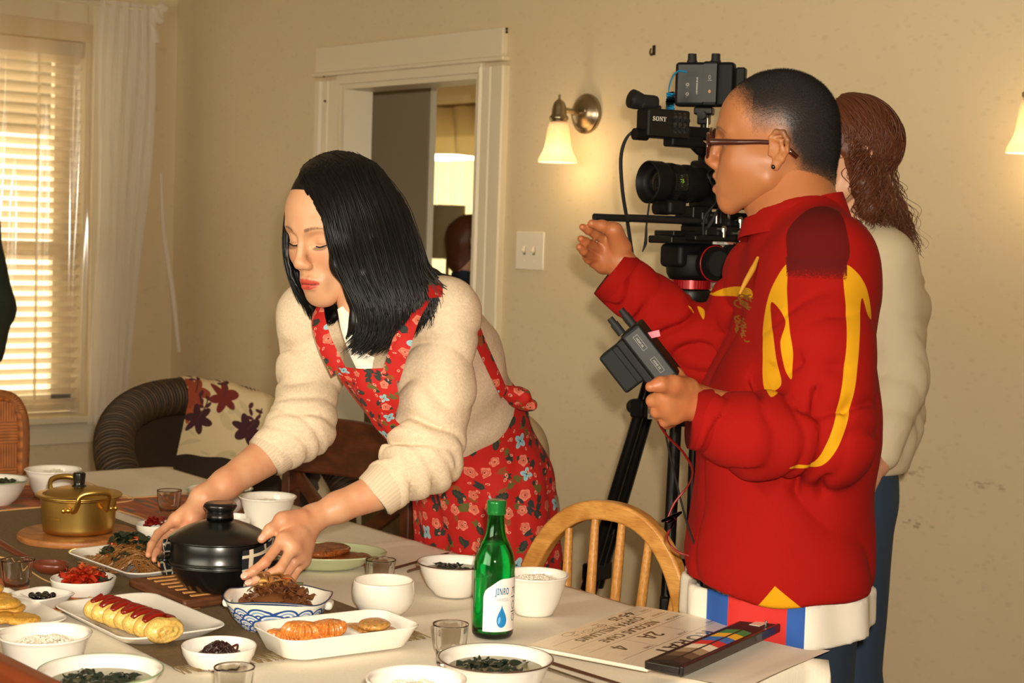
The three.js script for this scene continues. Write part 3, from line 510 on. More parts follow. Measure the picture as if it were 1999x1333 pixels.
{ // golden pot on a round wooden trivet
  const tr = [3.202,0.77,2.0753];
  const wt = woodTex('#b97a42', '#7c4822', 5, 3);
  const o = thing('round_trivet', 'round wooden trivet under the golden pot', 'trivet', [tr[0], TY, tr[2]], 0.4);
  part(o, 'trivet_disc', boxUV(lathe([[0, 0], [0.112, 0], [0.116, 0.004], [0.116, 0.012], [0.112, 0.016], [0, 0.016]], 64), 4), std('#ffffff', 0.45, { map: wt }));
  const brass = phy('#d9b562', 0.34, { metalness: 1 });
  const p = thing('golden_pot', 'two handled golden metal pot with lid and black knob', 'pot', [tr[0] + 0.005, TY + 0.017, tr[2] + 0.0], 0);
  part(p, 'body', lathe([[0, 0], [0.064, 0], [0.0685, 0.004], [0.070, 0.012], [0.0735, 0.066], [0.0765, 0.069], [0.0765, 0.072], [0.072, 0.071], [0.0685, 0.012], [0, 0.004]], 72), brass);
  const lid = part(p, 'lid', lathe([[0.0, 0.091], [0.03, 0.089], [0.055, 0.084], [0.068, 0.078], [0.072, 0.0765], [0.083, 0.0765], [0.0845, 0.0745], [0.083, 0.0725], [0.071, 0.0725], [0, 0.0725]], 72), brass);
  part(lid, 'knob', lathe([[0, 0.118], [0.010, 0.118], [0.0125, 0.1155], [0.0115, 0.100], [0.0105, 0.094], [0.0145, 0.091], [0.0145, 0.088], [0, 0.088]], 32), phy('#16140f', 0.25));
  const hr = (a) => { const c = Math.cos(a), s = Math.sin(a), q = (r, t, y) => [c * r - s * t, y, -(s * r + c * t)]; return sweep([q(0.072, 0.034, 0.052), q(0.078, 0.032, 0.054), q(0.092, 0.03, 0.068), q(0.105, 0.027, 0.088), q(0.112, 0.0, 0.094), q(0.105, -0.027, 0.088), q(0.092, -0.03, 0.068), q(0.078, -0.032, 0.054), q(0.072, -0.034, 0.052)], [0.005, 0.0055, 0.0055, 0.006, 0.006, 0.006, 0.0055, 0.0055, 0.005], 10, 48); };
  for (const a of [-0.18, Math.PI - 0.18]) { const h = part(p, 'handle', hr(a), brass); for (const s of [-0.042, 0.042]) { const c = Math.cos(a), n = Math.sin(a); part(h, 'rivet', new THREE.SphereGeometry(0.0055, 12, 8).scale(1, 1, 1), brass, [c * 0.0725 - n * s, 0.055, -(n * 0.0725 + c * s)]); part(h, 'rivet', new THREE.SphereGeometry(0.0055, 12, 8), brass, [c * 0.072 - n * s * 1.25, 0.055, -(n * 0.072 + c * s * 1.25) * 0.98]); } }
  const badge = canvasTex(256, 64, (c, w, h) => { c.fillStyle = '#b8913f'; c.fillRect(0, 0, w, h); c.strokeStyle = '#6d5220'; c.lineWidth = 4; c.strokeRect(8, 8, w - 16, h - 16); c.fillStyle = '#6d5220'; c.font = 'italic 26px serif'; c.textAlign = 'center'; c.fillText('~~~~~~', w / 2, 42); });
  part(p, 'stamped_badge', grid(12, 1, (u, v) => { const a = -0.55 + (u - 0.5) * 0.4 + 0.95; return [Math.sin(a) * 0.0725, 0.030 + v * 0.008, Math.cos(a) * 0.0725]; }), phy('#ffffff', 0.3, { metalness: 0.9, map: badge }));
}
{ // wooden ladle
  const a = [3.2801,0.8056,2.3015], b = [3.4304,0.7851,2.3003], c = [3.4725,0.7857,2.2831], m = phy('#6a2f1a', 0.32, { clearcoat: 0.4 });
  const o = thing('wooden_ladle', 'dark red wooden ladle lying at the left edge of the runner', 'ladle', [c[0], TY, c[2]]);
  const rel = (q, y) => [q[0] - c[0], y, q[2] - c[2]];
  part(o, 'handle', sweep([rel(a, 0.045), rel(b, 0.03), rel([mixf(b[0], c[0], .6), 0, mixf(b[2], c[2], .6)], 0.022)], [0.006, 0.0075, 0.007], 10, 20, 0.7), m);
  const d = Math.atan2(c[2] - b[2], c[0] - b[0]);
  const cup = sdf([ell([0, 0.016, 0], [0.036, 0.018, 0.026], 0)], [-0.05, -0.01, -0.04], [0.05, 0.04, 0.04], 0.002, (q, x, y, z) => smax(smax(q, -(Math.hypot(x / 0.033, (y - 0.024) / 0.02, z / 0.023) - 1) * 0.02, 0.003), y - 0.022, 0.002));
  part(o, 'cup', cup.rotateY(-d).translate(rel(c, 0)[0] + 0.012, 0.002, rel(c, 0)[2] - 0.014), m);
}
{ // black beans in a square dish
  const q = [3.7136,0.779,2.3964], o = thing('square_dish', 'small square white dish of glossy black beans', 'dish', [q[0], TY, q[2]], 0.25);
  part(o, 'dish', trayGeo(0.085, 0.085, 0.018, 0.024, 0.012), ceramic);
  const bg = new THREE.SphereGeometry(0.0052, 12, 9).scale(1.25, 0.9, 1), bm = phy('#0c0c10', 0.12, { clearcoat: 0.8 });
  for (let i = 0; i < 24; i++) { const a = i * 2.4, r = 0.0235 * Math.sqrt((i % 14) / 14); const b = solo('black_bean', 'glossy black bean in the small square dish', 'bean', bg, bm, [q[0] + Math.cos(a) * r, TY + (i < 14 ? 0.0115 : 0.0195), q[2] + Math.sin(a) * r], rr(0, 6), 'black beans in the square dish'); }
}
{ // kimchi in two small dishes and dark shreds in a third
  const kim = dbl('#a8280f', 0.3, { clearcoat: 0.5 }), kd = dbl('#c2542a', 0.35), dk = dbl('#2a2f24', 0.3);
  let q = [3.6527,0.782,2.2911];
  let o = thing('kimchi', 'heap of red kimchi in the small round dish by the golden pot', 'kimchi', [q[0], TY, q[2]]);
  part(o, 'red_leaves', merge([leaves(40, 0.034, 0.032, 0.032, 0.021, 0.010), strands(30, 0.03, 0.028, 0.024, 0.0016, 0.03)]), kim).userData.kind = 'stuff';
  part(o, 'pale_stalks', leaves(14, 0.030, 0.028, 0.034, 0.016, 0.012), kd).userData.kind = 'stuff';
  part(o, 'dark_leaf', leaves(4, 0.012, 0.012, 0.022, 0.02, 0.012).translate(0.02, 0, -0.016), dk);
  q = [3.2394,0.78,1.9189]; o = thing('kimchi', 'red kimchi in the dish half hidden behind the black pot', 'kimchi', [q[0], TY, q[2]]);
  part(o, 'red_leaves', leaves(26, 0.026, 0.026, 0.026, 0.014, 0.01), dbl('#8f1a12', 0.3, { clearcoat: 0.5 })).userData.kind = 'stuff';
  q = [4.1741,0.782,2.3431]; o = thing('dark_side_dish', 'dark purple shredded side dish in the small round plate', 'side dish', [q[0], TY, q[2]]);
  part(o, 'shreds', strands(120, 0.034, 0.03, 0.022, 0.0013, 0.045), phy('#2c1413', 0.25, { clearcoat: 0.6 })).userData.kind = 'stuff';
  part(o, 'curled_strip', sweep([[0.012, 0.024, -0.012], [0.024, 0.030, -0.016], [0.034, 0.024, -0.008], [0.038, 0.014, 0.004]], [0.0016, 0.0016], 6, 20), phy('#4a1c16', 0.25, { clearcoat: 0.6 }));
}
const plateTurn = 0.04;
function rectPlate(label, x, z, w, d, turn) { const o = thing('rectangular_plate', label, 'plate', [x, TY, z], turn, 'rectangular white plates'); part(o, 'plate', trayGeo(w, d, 0.035, 0.02, 0.02), ceramic); return o; }
{ // rolled omelette
  rectPlate('rectangular white plate carrying the rolled omelette', 3.915, 2.33, 0.285, 0.178, -0.06);
  const a = [3.8686,0.785,2.371], b = [4.0533,0.785,2.3619], L = Math.hypot(b[0] - a[0], b[2] - a[2]), mid = [(a[0] + b[0]) / 2, TY + 0.0075, (a[2] + b[2]) / 2];
  const o = thing('rolled_omelette', 'sliced yellow rolled omelette striped with red ketchup', 'omelette', mid, -Math.atan2(b[2] - a[2], b[0] - a[0]));
  const eggTex = canvasTex(256, 256, (c, w, h) => { c.fillStyle = '#e0b862'; c.fillRect(0, 0, w, h); for (let i = 0; i < 900; i++) { c.fillStyle = ['rgba(247,214,120,.4)', 'rgba(190,125,40,.35)', 'rgba(255,236,170,.35)', 'rgba(96,110,40,.28)'][Math.floor(rnd() * 4)]; const s = rnd() < 0.9 ? 5 : 9; c.beginPath(); c.ellipse(rnd() * w, rnd() * h, rnd() * s * 2, rnd() * s, rnd() * 3, 0, 7); c.fill(); } }, true); eggTex.repeat.set(14, 14);
  const em = phy('#ffffff', 0.38, { map: eggTex, clearcoat: 0.2 }), n = 7, w = L * 1.12 / n;
  for (let i = 0; i < n; i++) {
    const g = sdf([ell([0, 0.019, 0], [w * 0.72, 0.0195, 0.032], 0)], [-w, -0.004, -0.045], [w, 0.048, 0.045], 0.0016, (d, x, y, z) => smax(smax(d, Math.abs(x) - w * 0.47, 0.004), -y, 0.002) + 0.0018 * fbm(x * 90 + i * 9, y * 70, z * 60, 3) + 0.0009 * Math.sin(Math.hypot(y - 0.019, z * 0.6) * 900 + Math.atan2(y - 0.019, z)) * sstep(w * 0.3, w * 0.47, Math.abs(x)));
    part(o, 'slice', boxUV(g), em, [(i - (n - 1) / 2) * w, 0, rr(-0.002, 0.002)], [0, 0, 0.06 * Math.sin(i * 2)]);
  }
  const P = []; for (let i = 0; i <= 34; i++) { const t = i / 34, s = Math.sin(t * Math.PI * 12); const z = 0.022 * s; P.push([(t - 0.5) * L * 0.98, 0.0388 - 0.0085 * (z / 0.022) ** 2 + 0.001, z]); }
  part(o, 'ketchup', sweep(P, [0.0035, 0.0046, 0.0042, 0.005, 0.0044, 0.0048, 0.004], 8, 200, 0.8), phy('#7d0d06', 0.16, { clearcoat: 0.6 }));
}
{ // japchae noodles
  rectPlate('rectangular white plate of glass noodles beside the golden pot', 3.515, 2.115, 0.27, 0.165, 0.0);
  const o = thing('glass_noodles', 'heap of glossy brown glass noodles with vegetables', 'noodles', [3.515, TY, 2.12]);
  part(o, 'noodles', strands(230, 0.098, 0.06, 0.042, 0.0013, 0.11), phy('#8a5a28', 0.2, { clearcoat: 0.7, transmission: 0.15, thickness: 0 })).userData.kind = 'stuff';
  part(o, 'dark_greens', leaves(34, 0.088, 0.052, 0.05, 0.022, 0.012), dbl('#1f2a1c', 0.25, { clearcoat: 0.5 })).userData.kind = 'stuff';
  for (let i = 0; i < 14; i++) { const a = rr(0, 6.28), q = Math.sqrt(rnd()) * 0.85, x = Math.cos(a) * 0.09 * q, z = Math.sin(a) * 0.055 * q, y = 0.012 + 0.044 * (1 - q * q); part(o, 'carrot_stick', bar([x, y, z], [x + rr(-0.02, 0.02), y + rr(-0.003, 0.006), z + rr(-0.015, 0.015)], 0.003, 0.003), phy('#d2571b', 0.3)); }
}
{ // sliced egg pancakes
  rectPlate('rectangular white plate of sliced yellow pancakes at the left edge', 3.745, 2.502, 0.285, 0.165, -0.05);
  const tx = canvasTex(256, 256, (c, w, h) => { c.fillStyle = '#cf9a3c'; c.fillRect(0, 0, w, h); for (let i = 0; i < 700; i++) { c.fillStyle = ['rgba(232,190,90,.5)', 'rgba(120,80,24,.4)', 'rgba(150,150,60,.3)', 'rgba(245,215,130,.4)'][Math.floor(rnd() * 4)]; c.beginPath(); c.ellipse(rnd() * w, rnd() * h, rnd() * 9, rnd() * 4, rnd() * 3, 0, 7); c.fill(); } }, true); tx.repeat.set(14, 14);
  const m = phy('#ffffff', 0.4, { map: tx });
  const spots = [[-0.07, 0, 0.01, .3], [-0.03, 0.002, -0.022, -.2], [0.01, 0.004, 0.012, .5], [0.03, 0.007, -0.02, .1], [0.062, 0.002, 0.008, -.4], [-0.045, 0.018, 0.0, .8], [0.005, 0.02, -0.008, .2], [0.045, 0.019, -0.006, -.3], [-0.012, 0.032, 0.002, 1.1], [0.085, 0.0, -0.018, .2]];
  spots.forEach(([x, y, z, t], i) => { const g = sdf([ell([0, 0.008, 0], [0.032, 0.009, 0.026], 0)], [-0.04, -0.004, -0.035], [0.04, 0.024, 0.035], 0.0016, (d, a, b, c) => smax(d, Math.abs(b - 0.008) - 0.0065, 0.003) + 0.0022 * fbm(a * 80 + i * 5, b * 120, c * 80, 3)); solo('pancake_slice', ['yellow pancake slice lying on the plate at the left edge', 'yellow pancake slice on top of the pile at the left edge'][y > 0.015 ? 1 : 0], 'pancake', boxUV(g), m, [3.745 + x, TY + 0.0075 + y, 2.502 + z], t, 'sliced pancakes on the left plate'); });
}
{ // black stoneware pot on slotted board
  const wt = woodTex('#7a4a2a', '#4a2a16', 5, 9), lt = woodTex('#d8a060', '#b87c40', 4, 5);
  const bx = 3.775, bz = 2.115, o = thing('slotted_board', 'slotted wooden board under the black stoneware pot', 'trivet board', [bx, TY + 0.001, bz], -0.05);
  part(o, 'board', boxUV(rbox(0.205, 0.016, 0.21, 0.006, 0, 0.011, 0), 4), std('#ffffff', 0.45, { map: wt }));
  part(o, 'board_foot', rbox(0.19, 0.004, 0.02, 0.001, 0, 0.002, -0.08), std('#8a5a30', 0.5)); part(o, 'board_foot', rbox(0.19, 0.004, 0.02, 0.001, 0, 0.002, 0.08), std('#8a5a30', 0.5));
  for (let i = 0; i < 7; i++) { const x = -0.078 + i * 0.026; part(o, 'slat_inlay', rbox(0.008, 0.003, 0.15, 0.0013, x, 0.0192, 0.005), std('#ffffff', 0.5, { map: lt })); }
  const black = phy('#0b0c0c', 0.28, { clearcoat: 0.35, clearcoatRoughness: 0.25 });
  const p = thing('stoneware_pot', 'black lidded stoneware pot held by the woman', 'pot', [3.832, TY + 0.0225, 2.135]);
  part(p, 'body', lathe([[0, 0.0], [0.045, 0.0], [0.055, 0.004], [0.066, 0.016], [0.0765, 0.033], [0.0815, 0.042], [0.0855, 0.0445], [0.0858, 0.0465], [0.0825, 0.0485], [0.0852, 0.0505], [0.0855, 0.0525], [0.0815, 0.055], [0.0808, 0.07], [0.0815, 0.086], [0.077, 0.087], [0.076, 0.06], [0.07, 0.035], [0.05, 0.012], [0, 0.008]], 80), black);
  const lid = part(p, 'lid', lathe([[0, 0.121], [0.02, 0.1205], [0.0235, 0.116], [0.035, 0.1135], [0.055, 0.106], [0.07, 0.0985], [0.08, 0.0915], [0.0848, 0.0885], [0.0855, 0.0862], [0.083, 0.0845], [0.078, 0.086], [0, 0.1]], 80), black);
  part(lid, 'knob', lathe([[0, 0.146], [0.012, 0.1455], [0.022, 0.1465], [0.0265, 0.1445], [0.028, 0.140], [0.0255, 0.1355], [0.0225, 0.132], [0.0228, 0.129], [0.0218, 0.127], [0.0225, 0.124], [0.023, 0.119], [0, 0.119]], 48), black);
  const Rv = [0.663, -0.748];
  for (const s of [-1, 1]) part(p, 'ear_handle', sdf([ell([0, 0, 0], [0.016, 0.008, 0.028], 0)], [-0.03, -0.02, -0.04], [0.03, 0.02, 0.04], 0.002).rotateY(Math.atan2(0.748, 0.663)), black, [s * Rv[0] * 0.089, 0.05, s * Rv[1] * 0.089]);
}
{ // green oval plate with fried pancakes
  const q = [3.6814,0.781,1.8137], o = thing('oval_plate', 'pale green oval plate under the fried pancakes', 'plate', [q[0], TY, q[2]], 0.84);
  const oval = (w, d, y) => { const r = []; for (let i = 0; i < 72; i++) { const a = -i / 72 * Math.PI * 2; r.push([Math.cos(a) * w, y, Math.sin(a) * d]); } return r; };
  part(o, 'plate', loft([oval(0.06, 0.045, 0.002), oval(0.066, 0.05, 0), oval(0.07, 0.054, 0.003), oval(0.095, 0.07, 0.013), oval(0.117, 0.086, 0.027), oval(0.1185, 0.0875, 0.0285), oval(0.117, 0.086, 0.030), oval(0.113, 0.083, 0.0285), oval(0.092, 0.068, 0.016), oval(0.07, 0.052, 0.0085), oval(0.02, 0.016, 0.0075)].map(r => r.slice().reverse().map(p => p)).map(r => r.reverse())), phy('#c3cba0', 0.22, { clearcoat: 0.4 }));
  const tx = canvasTex(256, 256, (c, w, h) => { c.fillStyle = '#8f4a1c'; c.fillRect(0, 0, w, h); for (let i = 0; i < 800; i++) { c.fillStyle = ['rgba(190,105,40,.5)', 'rgba(60,28,10,.55)', 'rgba(214,140,60,.4)', 'rgba(40,18,8,.5)'][Math.floor(rnd() * 4)]; c.beginPath(); c.ellipse(rnd() * w, rnd() * h, rnd() * 10, rnd() * 5, rnd() * 3, 0, 7); c.fill(); } }, true); tx.repeat.set(11, 11);
  const m = phy('#ffffff', 0.32, { map: tx, clearcoat: 0.3 });
  [[0.03, 0.0, -0.028, 0.2], [-0.03, 0.002, 0.028, 1.1], [0.0, 0.013, 0.0, 2.0]].forEach(([x, y, z, t], i) => { const g = sdf([ell([0, 0.009, 0], [0.058, 0.012, 0.046], 0)], [-0.068, -0.008, -0.056], [0.068, 0.03, 0.056], 0.0018, (d, a, b, c) => smax(d, Math.abs(b - 0.008) - 0.0075, 0.003) + 0.0032 * fbm(a * 55 + i * 5, b * 90, c * 55, 3)); solo('fried_pancake', ['browned pancake at the right of the green oval plate', 'browned pancake at the left of the green oval plate', 'browned pancake on top of the green oval plate'][i], 'pancake', boxUV(g), m, [q[0] + x, TY + 0.0085 + y, q[2] + z], t); });
}
{ // blue wave bowl
  const q = [4.0427,0.805,2.1551], turn = 0.84;
  const o = thing('wave_bowl', 'blue and white wave patterned bowl of braised meat', 'bowl', [q[0], TY, q[2]], turn);
  const ring = (w, d, y, p) => { const r = []; for (let i = 0; i < 96; i++) { const a = -i / 96 * Math.PI * 2, c = Math.cos(a), s = Math.sin(a), e = 2 / p; r.push([Math.sign(c) * Math.pow(Math.abs(c), e) * w, y + (y > 0.04 ? 0.0025 * Math.cos(4 * a) : 0), Math.sign(s) * Math.pow(Math.abs(s), e) * d]); } return r.reverse(); };
  const wave = canvasTex(1024, 256, (c, w, h) => {
    c.fillStyle = '#e6e4d6'; c.fillRect(0, 0, w, h);
    for (let row = 0; row < 5; row++) for (let i = -1; i < 9; i++) { const x = (i + (row % 2) * 0.5) * 128 + 40, y = 118 + row * 46; for (const [r, col] of [[78, '#2c4f8f'], [64, '#dfe2dc'], [52, '#8aa6c8'], [40, '#e6e4d6'], [26, '#2c4f8f'], [14, '#e6e4d6']]) { c.fillStyle = col; c.beginPath(); c.arc(x, y, r, Math.PI, 0); c.fill(); } }
    c.fillStyle = '#e6e4d6'; c.fillRect(0, 0, w, 30); c.fillStyle = '#22355c'; c.fillRect(0, 0, w, 9);
  }, true); wave.repeat.set(2, 1);
  const outer = [ring(0.05, 0.042, 0.0, 2.4), ring(0.056, 0.047, 0.003, 2.4), ring(0.07, 0.058, 0.02, 2.6), ring(0.081, 0.067, 0.046, 3), ring(0.084, 0.0695, 0.0515, 3)];
  const n = 96, P = [], U = [], I = []; outer.forEach((r, j) => { for (let i = 0; i <= n; i++) { P.push(...r[i % n]); U.push(i / n, clamp((r[i % n][1]) / 0.052, 0, 1)); } });
  for (let j = 0; j < outer.length - 1; j++) for (let i = 0; i < n; i++) { const a = j * (n + 1) + i; I.push(a, a + n + 1, a + 1, a + 1, a + n + 1, a + n + 2); }
  const og = new THREE.BufferGeometry(); og.setAttribute('position', new THREE.Float32BufferAttribute(P, 3)); og.setAttribute('uv', new THREE.Float32BufferAttribute(U, 2)); og.setIndex(I); og.computeVertexNormals();
  part(o, 'painted_side', og, phy('#ffffff', 0.2, { map: wave, clearcoat: 0.4, side: THREE.DoubleSide }));
  part(o, 'inside', loft([ring(0.084, 0.0695, 0.0515, 3), ring(0.083, 0.0685, 0.053, 3), ring(0.081, 0.0665, 0.052, 3), ring(0.078, 0.064, 0.046, 3), ring(0.066, 0.054, 0.02, 2.6), ring(0.045, 0.037, 0.008, 2.4), ring(0.01, 0.008, 0.007, 2)], false, true), bone);
  part(o, 'foot_disc', loft([ring(0.05, 0.042, 0.0008, 2.4), ring(0.05, 0.042, 0.004, 2.4)]), bone);
  part(o, 'blue_rim', sweep(ring(0.0838, 0.0692, 0.053, 3).filter((_, i) => i % 3 === 0), [0.0012, 0.0012], 6, 190, 1, true), phy('#26344f', 0.3));
  const lug = (s) => rbox(0.014, 0.014, 0.03, 0.006, s * 0.080, 0.04, 0);
  part(o, 'lug_handle', lug(-1), bone); part(o, 'lug_handle', lug(1), bone);
  const f = thing('braised_meat', 'heap of brown braised meat and onions in the wave bowl', 'meat', [q[0], TY, q[2]], turn);
  const meat = dbl('#6b3f22', 0.35, { clearcoat: 0.4 });
  part(f, 'shredded_meat', merge([leaves(60, 0.058, 0.046, 0.042, 0.016, 0.032), strands(70, 0.056, 0.044, 0.038, 0.0018, 0.03, 0.03)]), meat).userData.kind = 'stuff';
  part(f, 'meat_base', blob(0.05, 0.62, 0.2, 3).translate(0, 0.034, 0), meat);
  const on = phy('#9a6430', 0.3, { clearcoat: 0.5 });
  for (let i = 0; i < 9; i++) { const a = rr(0, 6.28), r = rr(0.012, 0.04), x = Math.cos(a) * r, z = Math.sin(a) * r * 0.8, y = 0.06 + 0.02 * (1 - (r / 0.045) ** 2), t = rr(0, 6); part(f, 'onion_strip', sweep([[x, y, z], [x + 0.01 * Math.cos(t), y + 0.009, z + 0.01 * Math.sin(t)], [x + 0.022 * Math.cos(t + 0.6), y + 0.007, z + 0.022 * Math.sin(t + 0.6)], [x + 0.026 * Math.cos(t + 1.3), y - 0.004, z + 0.026 * Math.sin(t + 1.3)]], [0.003, 0.0045, 0.0045, 0.003], 8, 18, 0.3), on); }
  part(f, 'carrot_piece', rbox(0.012, 0.003, 0.006, 0.001, 0.012, 0.079, -0.008), phy('#c8501c', 0.3)); part(f, 'onion_chunk', rbox(0.015, 0.011, 0.013, 0.004, -0.022, 0.075, 0.012), phy('#c9a052', 0.3)); part(f, 'green_onion', rbox(0.014, 0.003, 0.009, 0.001, 0.03, 0.07, -0.01), phy('#47562a', 0.4));
}
{ // divided dish
  const cx = 4.197, cz = 2.152, turn = Math.PI / 2 - 0.14;
  const o = thing('divided_dish', 'white two part rectangular dish in front of the wave bowl', 'dish', [cx, TY, cz], turn);
  part(o, 'tray', trayGeo(0.232, 0.138, 0.03, 0.036, 0.014, 0.006), ceramic);
  part(o, 'divider', rbox(0.012, 0.024, 0.112, 0.005, 0.018, 0.018, 0), ceramic);
  const c = Math.cos(turn), s = Math.sin(turn), W = (x, z) => [cx + x * c + z * s, cz - x * s + z * c];
  const tx = canvasTex(256, 256, (g, w, h) => { g.fillStyle = '#cf7a32'; g.fillRect(0, 0, w, h); for (let i = 0; i < 600; i++) { g.fillStyle = ['rgba(240,180,90,.45)', 'rgba(150,60,16,.45)', 'rgba(250,215,150,.45)'][Math.floor(rnd() * 3)]; g.beginPath(); g.ellipse(rnd() * w, rnd() * h, rnd() * 8, rnd() * 5, rnd() * 3, 0, 7); g.fill(); } }, true); tx.repeat.set(12, 12);
  const m1 = phy('#ffffff', 0.3, { map: tx, clearcoat: 0.4 });
  // local +x runs to world -z (right in the picture)
  [[-0.075, -0.02, 0.3], [-0.045, 0.022, 1.2], [-0.025, -0.028, 2.1], [-0.06, 0.006, 0.6], [-0.02, 0.012, 1.7]].forEach(([x, z, t], i) => { const [wx, wz] = W(x, z); const g = sdf([ell([0, 0.012, 0], [0.03, 0.014, 0.022], 0)], [-0.042, -0.008, -0.034], [0.042, 0.036, 0.034], 0.0016, (d, a, b, e) => { const ang = Math.atan2(e, a), rim = sstep(0.55, 0.95, Math.hypot(a / 0.03, e / 0.022)); return d + 0.0022 * fbm(a * 60 + i * 7, b * 60, e * 60, 2) + 0.0028 * rim * Math.sin(ang * 15); }); solo('crimped_dumpling', ['orange glazed dumpling at the outer left of the divided dish', 'orange glazed dumpling at the near side of the divided dish', 'orange glazed dumpling beside the far wall of the divided dish', 'orange glazed dumpling in the middle of the left compartment', 'orange glazed dumpling beside the divider'][i], 'dumpling', boxUV(g), m1, [wx, TY + 0.0075 + (i > 2 ? 0.015 : 0), wz], t); });
  const tx2 = canvasTex(256, 256, (g, w, h) => { g.fillStyle = '#c99248'; g.fillRect(0, 0, w, h); for (let i = 0; i < 500; i++) { g.fillStyle = ['rgba(235,200,120,.5)', 'rgba(120,55,20,.5)', 'rgba(90,90,40,.35)', 'rgba(165,60,24,.5)'][Math.floor(rnd() * 4)]; g.beginPath(); g.ellipse(rnd() * w, rnd() * h, rnd() * 9, rnd() * 6, rnd() * 3, 0, 7); g.fill(); } }, true); tx2.repeat.set(11, 11);
  const m2 = phy('#ffffff', 0.35, { map: tx2, clearcoat: 0.2 });
  [[0.052, 0.026, 0, 0], [0.082, -0.012, 0, 0.5], [0.048, -0.024, 0.004, 1.2], [0.065, 0.0, 0.015, 2.2]].forEach(([x, z, y, t], i) => { const [wx, wz] = W(x, z); const g = sdf([ell([0, 0.007, 0], [0.029, 0.009, 0.025], 0)], [-0.036, -0.006, -0.034], [0.036, 0.022, 0.034], 0.0016, (d, a, b, e) => smax(d, Math.abs(b - 0.007) - 0.0065, 0.003) + 0.0022 * fbm(a * 60 + i * 3, b * 90, e * 60, 3)); solo('meat_patty', ['flat browned patty at the near side of the divided dish', 'flat browned patty at the far right of the divided dish', 'flat browned patty leaning against the divider', 'browned patty lying on top of the others'][i], 'patty', boxUV(g), m2, [wx, TY + 0.0075 + y, wz], t); });
}
{ // green glass bottle
  const q = [4.272, TY, 1.904], o = thing('soju_bottle', 'green glass liquor bottle with white label and green cap', 'bottle', q);
  const out = [[0, 0.003], [0.024, 0.0], [0.030, 0.001], [0.0325, 0.006], [0.0328, 0.02], [0.0322, 0.06], [0.0325, 0.105], [0.0322, 0.118], [0.029, 0.132], [0.0225, 0.148], [0.0175, 0.158], [0.0155, 0.166], [0.0138, 0.182], [0.0132, 0.196], [0.0145, 0.198], [0.0145, 0.204]], inn = [[0.0095, 0.204], [0.0105, 0.182], [0.0125, 0.166], [0.015, 0.157], [0.0198, 0.147], [0.0263, 0.131], [0.0292, 0.117], [0.0295, 0.105], [0.0292, 0.06], [0.0297, 0.02], [0.029, 0.01], [0.024, 0.007], [0, 0.010]];
  const gm = phy('#ffffff', 0.03, { transmission: 1, thickness: 0.005, ior: 1.5, attenuationColor: new THREE.Color().setRGB(0.0, 0.5, 0.06), attenuationDistance: 0.0075 });
  part(o, 'glass_body', lathe([...out, ...inn], 72), gm);
  part(o, 'liquor', lathe([[0, 0.0105], [0.0235, 0.0075], [0.0286, 0.0102], [0.0293, 0.02], [0.0288, 0.06], [0.0291, 0.105], [0.0288, 0.117], [0.0262, 0.1308], [0.0196, 0.1468], [0.018, 0.15], [0, 0.1502]], 64), phy('#ffffff', 0.0, { transmission: 1, thickness: 0.05, ior: 1.33 }));
  part(o, 'cap', lathe([[0, 0.2165], [0.013, 0.2165], [0.0152, 0.215], [0.0156, 0.2125], [0.0152, 0.2], [0.0156, 0.1985], [0.0156, 0.195], [0.0150, 0.194], [0.0149, 0.194]], 48), phy('#0f7a32', 0.25, { metalness: 0.3, clearcoat: 0.6 }));
  const label = canvasTex(1024, 640, (c, w, h) => {
    c.fillStyle = '#f3efe6'; c.fillRect(0, 0, w, h);
    c.fillStyle = '#c9b8b4'; c.save(); c.translate(88, 560); c.rotate(-Math.PI / 2); c.font = '20px sans-serif'; c.fillText('16.9% ALC./VOL.  FRESH SOJU  360 ml', 0, 0); c.restore();
    c.textAlign = 'center'; c.fillStyle = '#1f5e94'; c.font = 'bold 100px sans-serif'; c.save(); c.translate(350, 190); c.scale(0.92, 1.15); c.fillText('JINRO', 0, 0); c.restore();
    c.fillStyle = '#7890a6'; c.font = '54px sans-serif'; c.fillText('CHAMISUL', 350, 268);
    c.fillStyle = '#1b7fc0'; c.beginPath(); c.moveTo(345, 300); c.bezierCurveTo(350, 370, 440, 430, 440, 500); c.bezierCurveTo(440, 620, 250, 620, 250, 500); c.bezierCurveTo(250, 430, 340, 370, 345, 300); c.fill();
    c.fillStyle = '#6fb4e0'; c.beginPath(); c.ellipse(300, 500, 22, 44, 0.3, 0, 7); c.fill();
    c.translate(50, 10); c.strokeStyle = '#1c1c1c'; c.lineWidth = 11; c.beginPath(); c.moveTo(520, 110); c.lineTo(610, 110); c.moveTo(565, 110); c.lineTo(510, 190); c.moveTo(565, 120); c.lineTo(620, 190); c.moveTo(640, 90); c.lineTo(640, 200); c.moveTo(500, 220); c.lineTo(640, 220); c.stroke();
    c.beginPath(); c.arc(570, 320, 46, 0, 7); c.stroke(); c.beginPath(); c.moveTo(500, 400); c.lineTo(640, 400); c.moveTo(570, 360); c.lineTo(570, 400); c.stroke(); c.beginPath(); c.arc(570, 470, 42, 0, 7); c.stroke();
  });
  const dirA = Math.atan2(6.19 - q[0], 3.59 - q[2]); // towards the front of the label
  part(o, 'paper_label', grid(40, 20, (u, v) => { const a = dirA - 0.50 + u * 2.75, top = 0.0805 + 0.0165 * sstep(0.0, 0.36, u) - 0.012 * Math.exp(-u * 40), y = mixf(0.0135, top, v); return [Math.sin(a) * 0.03305, y, Math.cos(a) * 0.03305, u, clamp((y - 0.0135) / 0.083, 0, 1)]; }), phy('#ffffff', 0.45, { map: label, side: THREE.DoubleSide }));
}
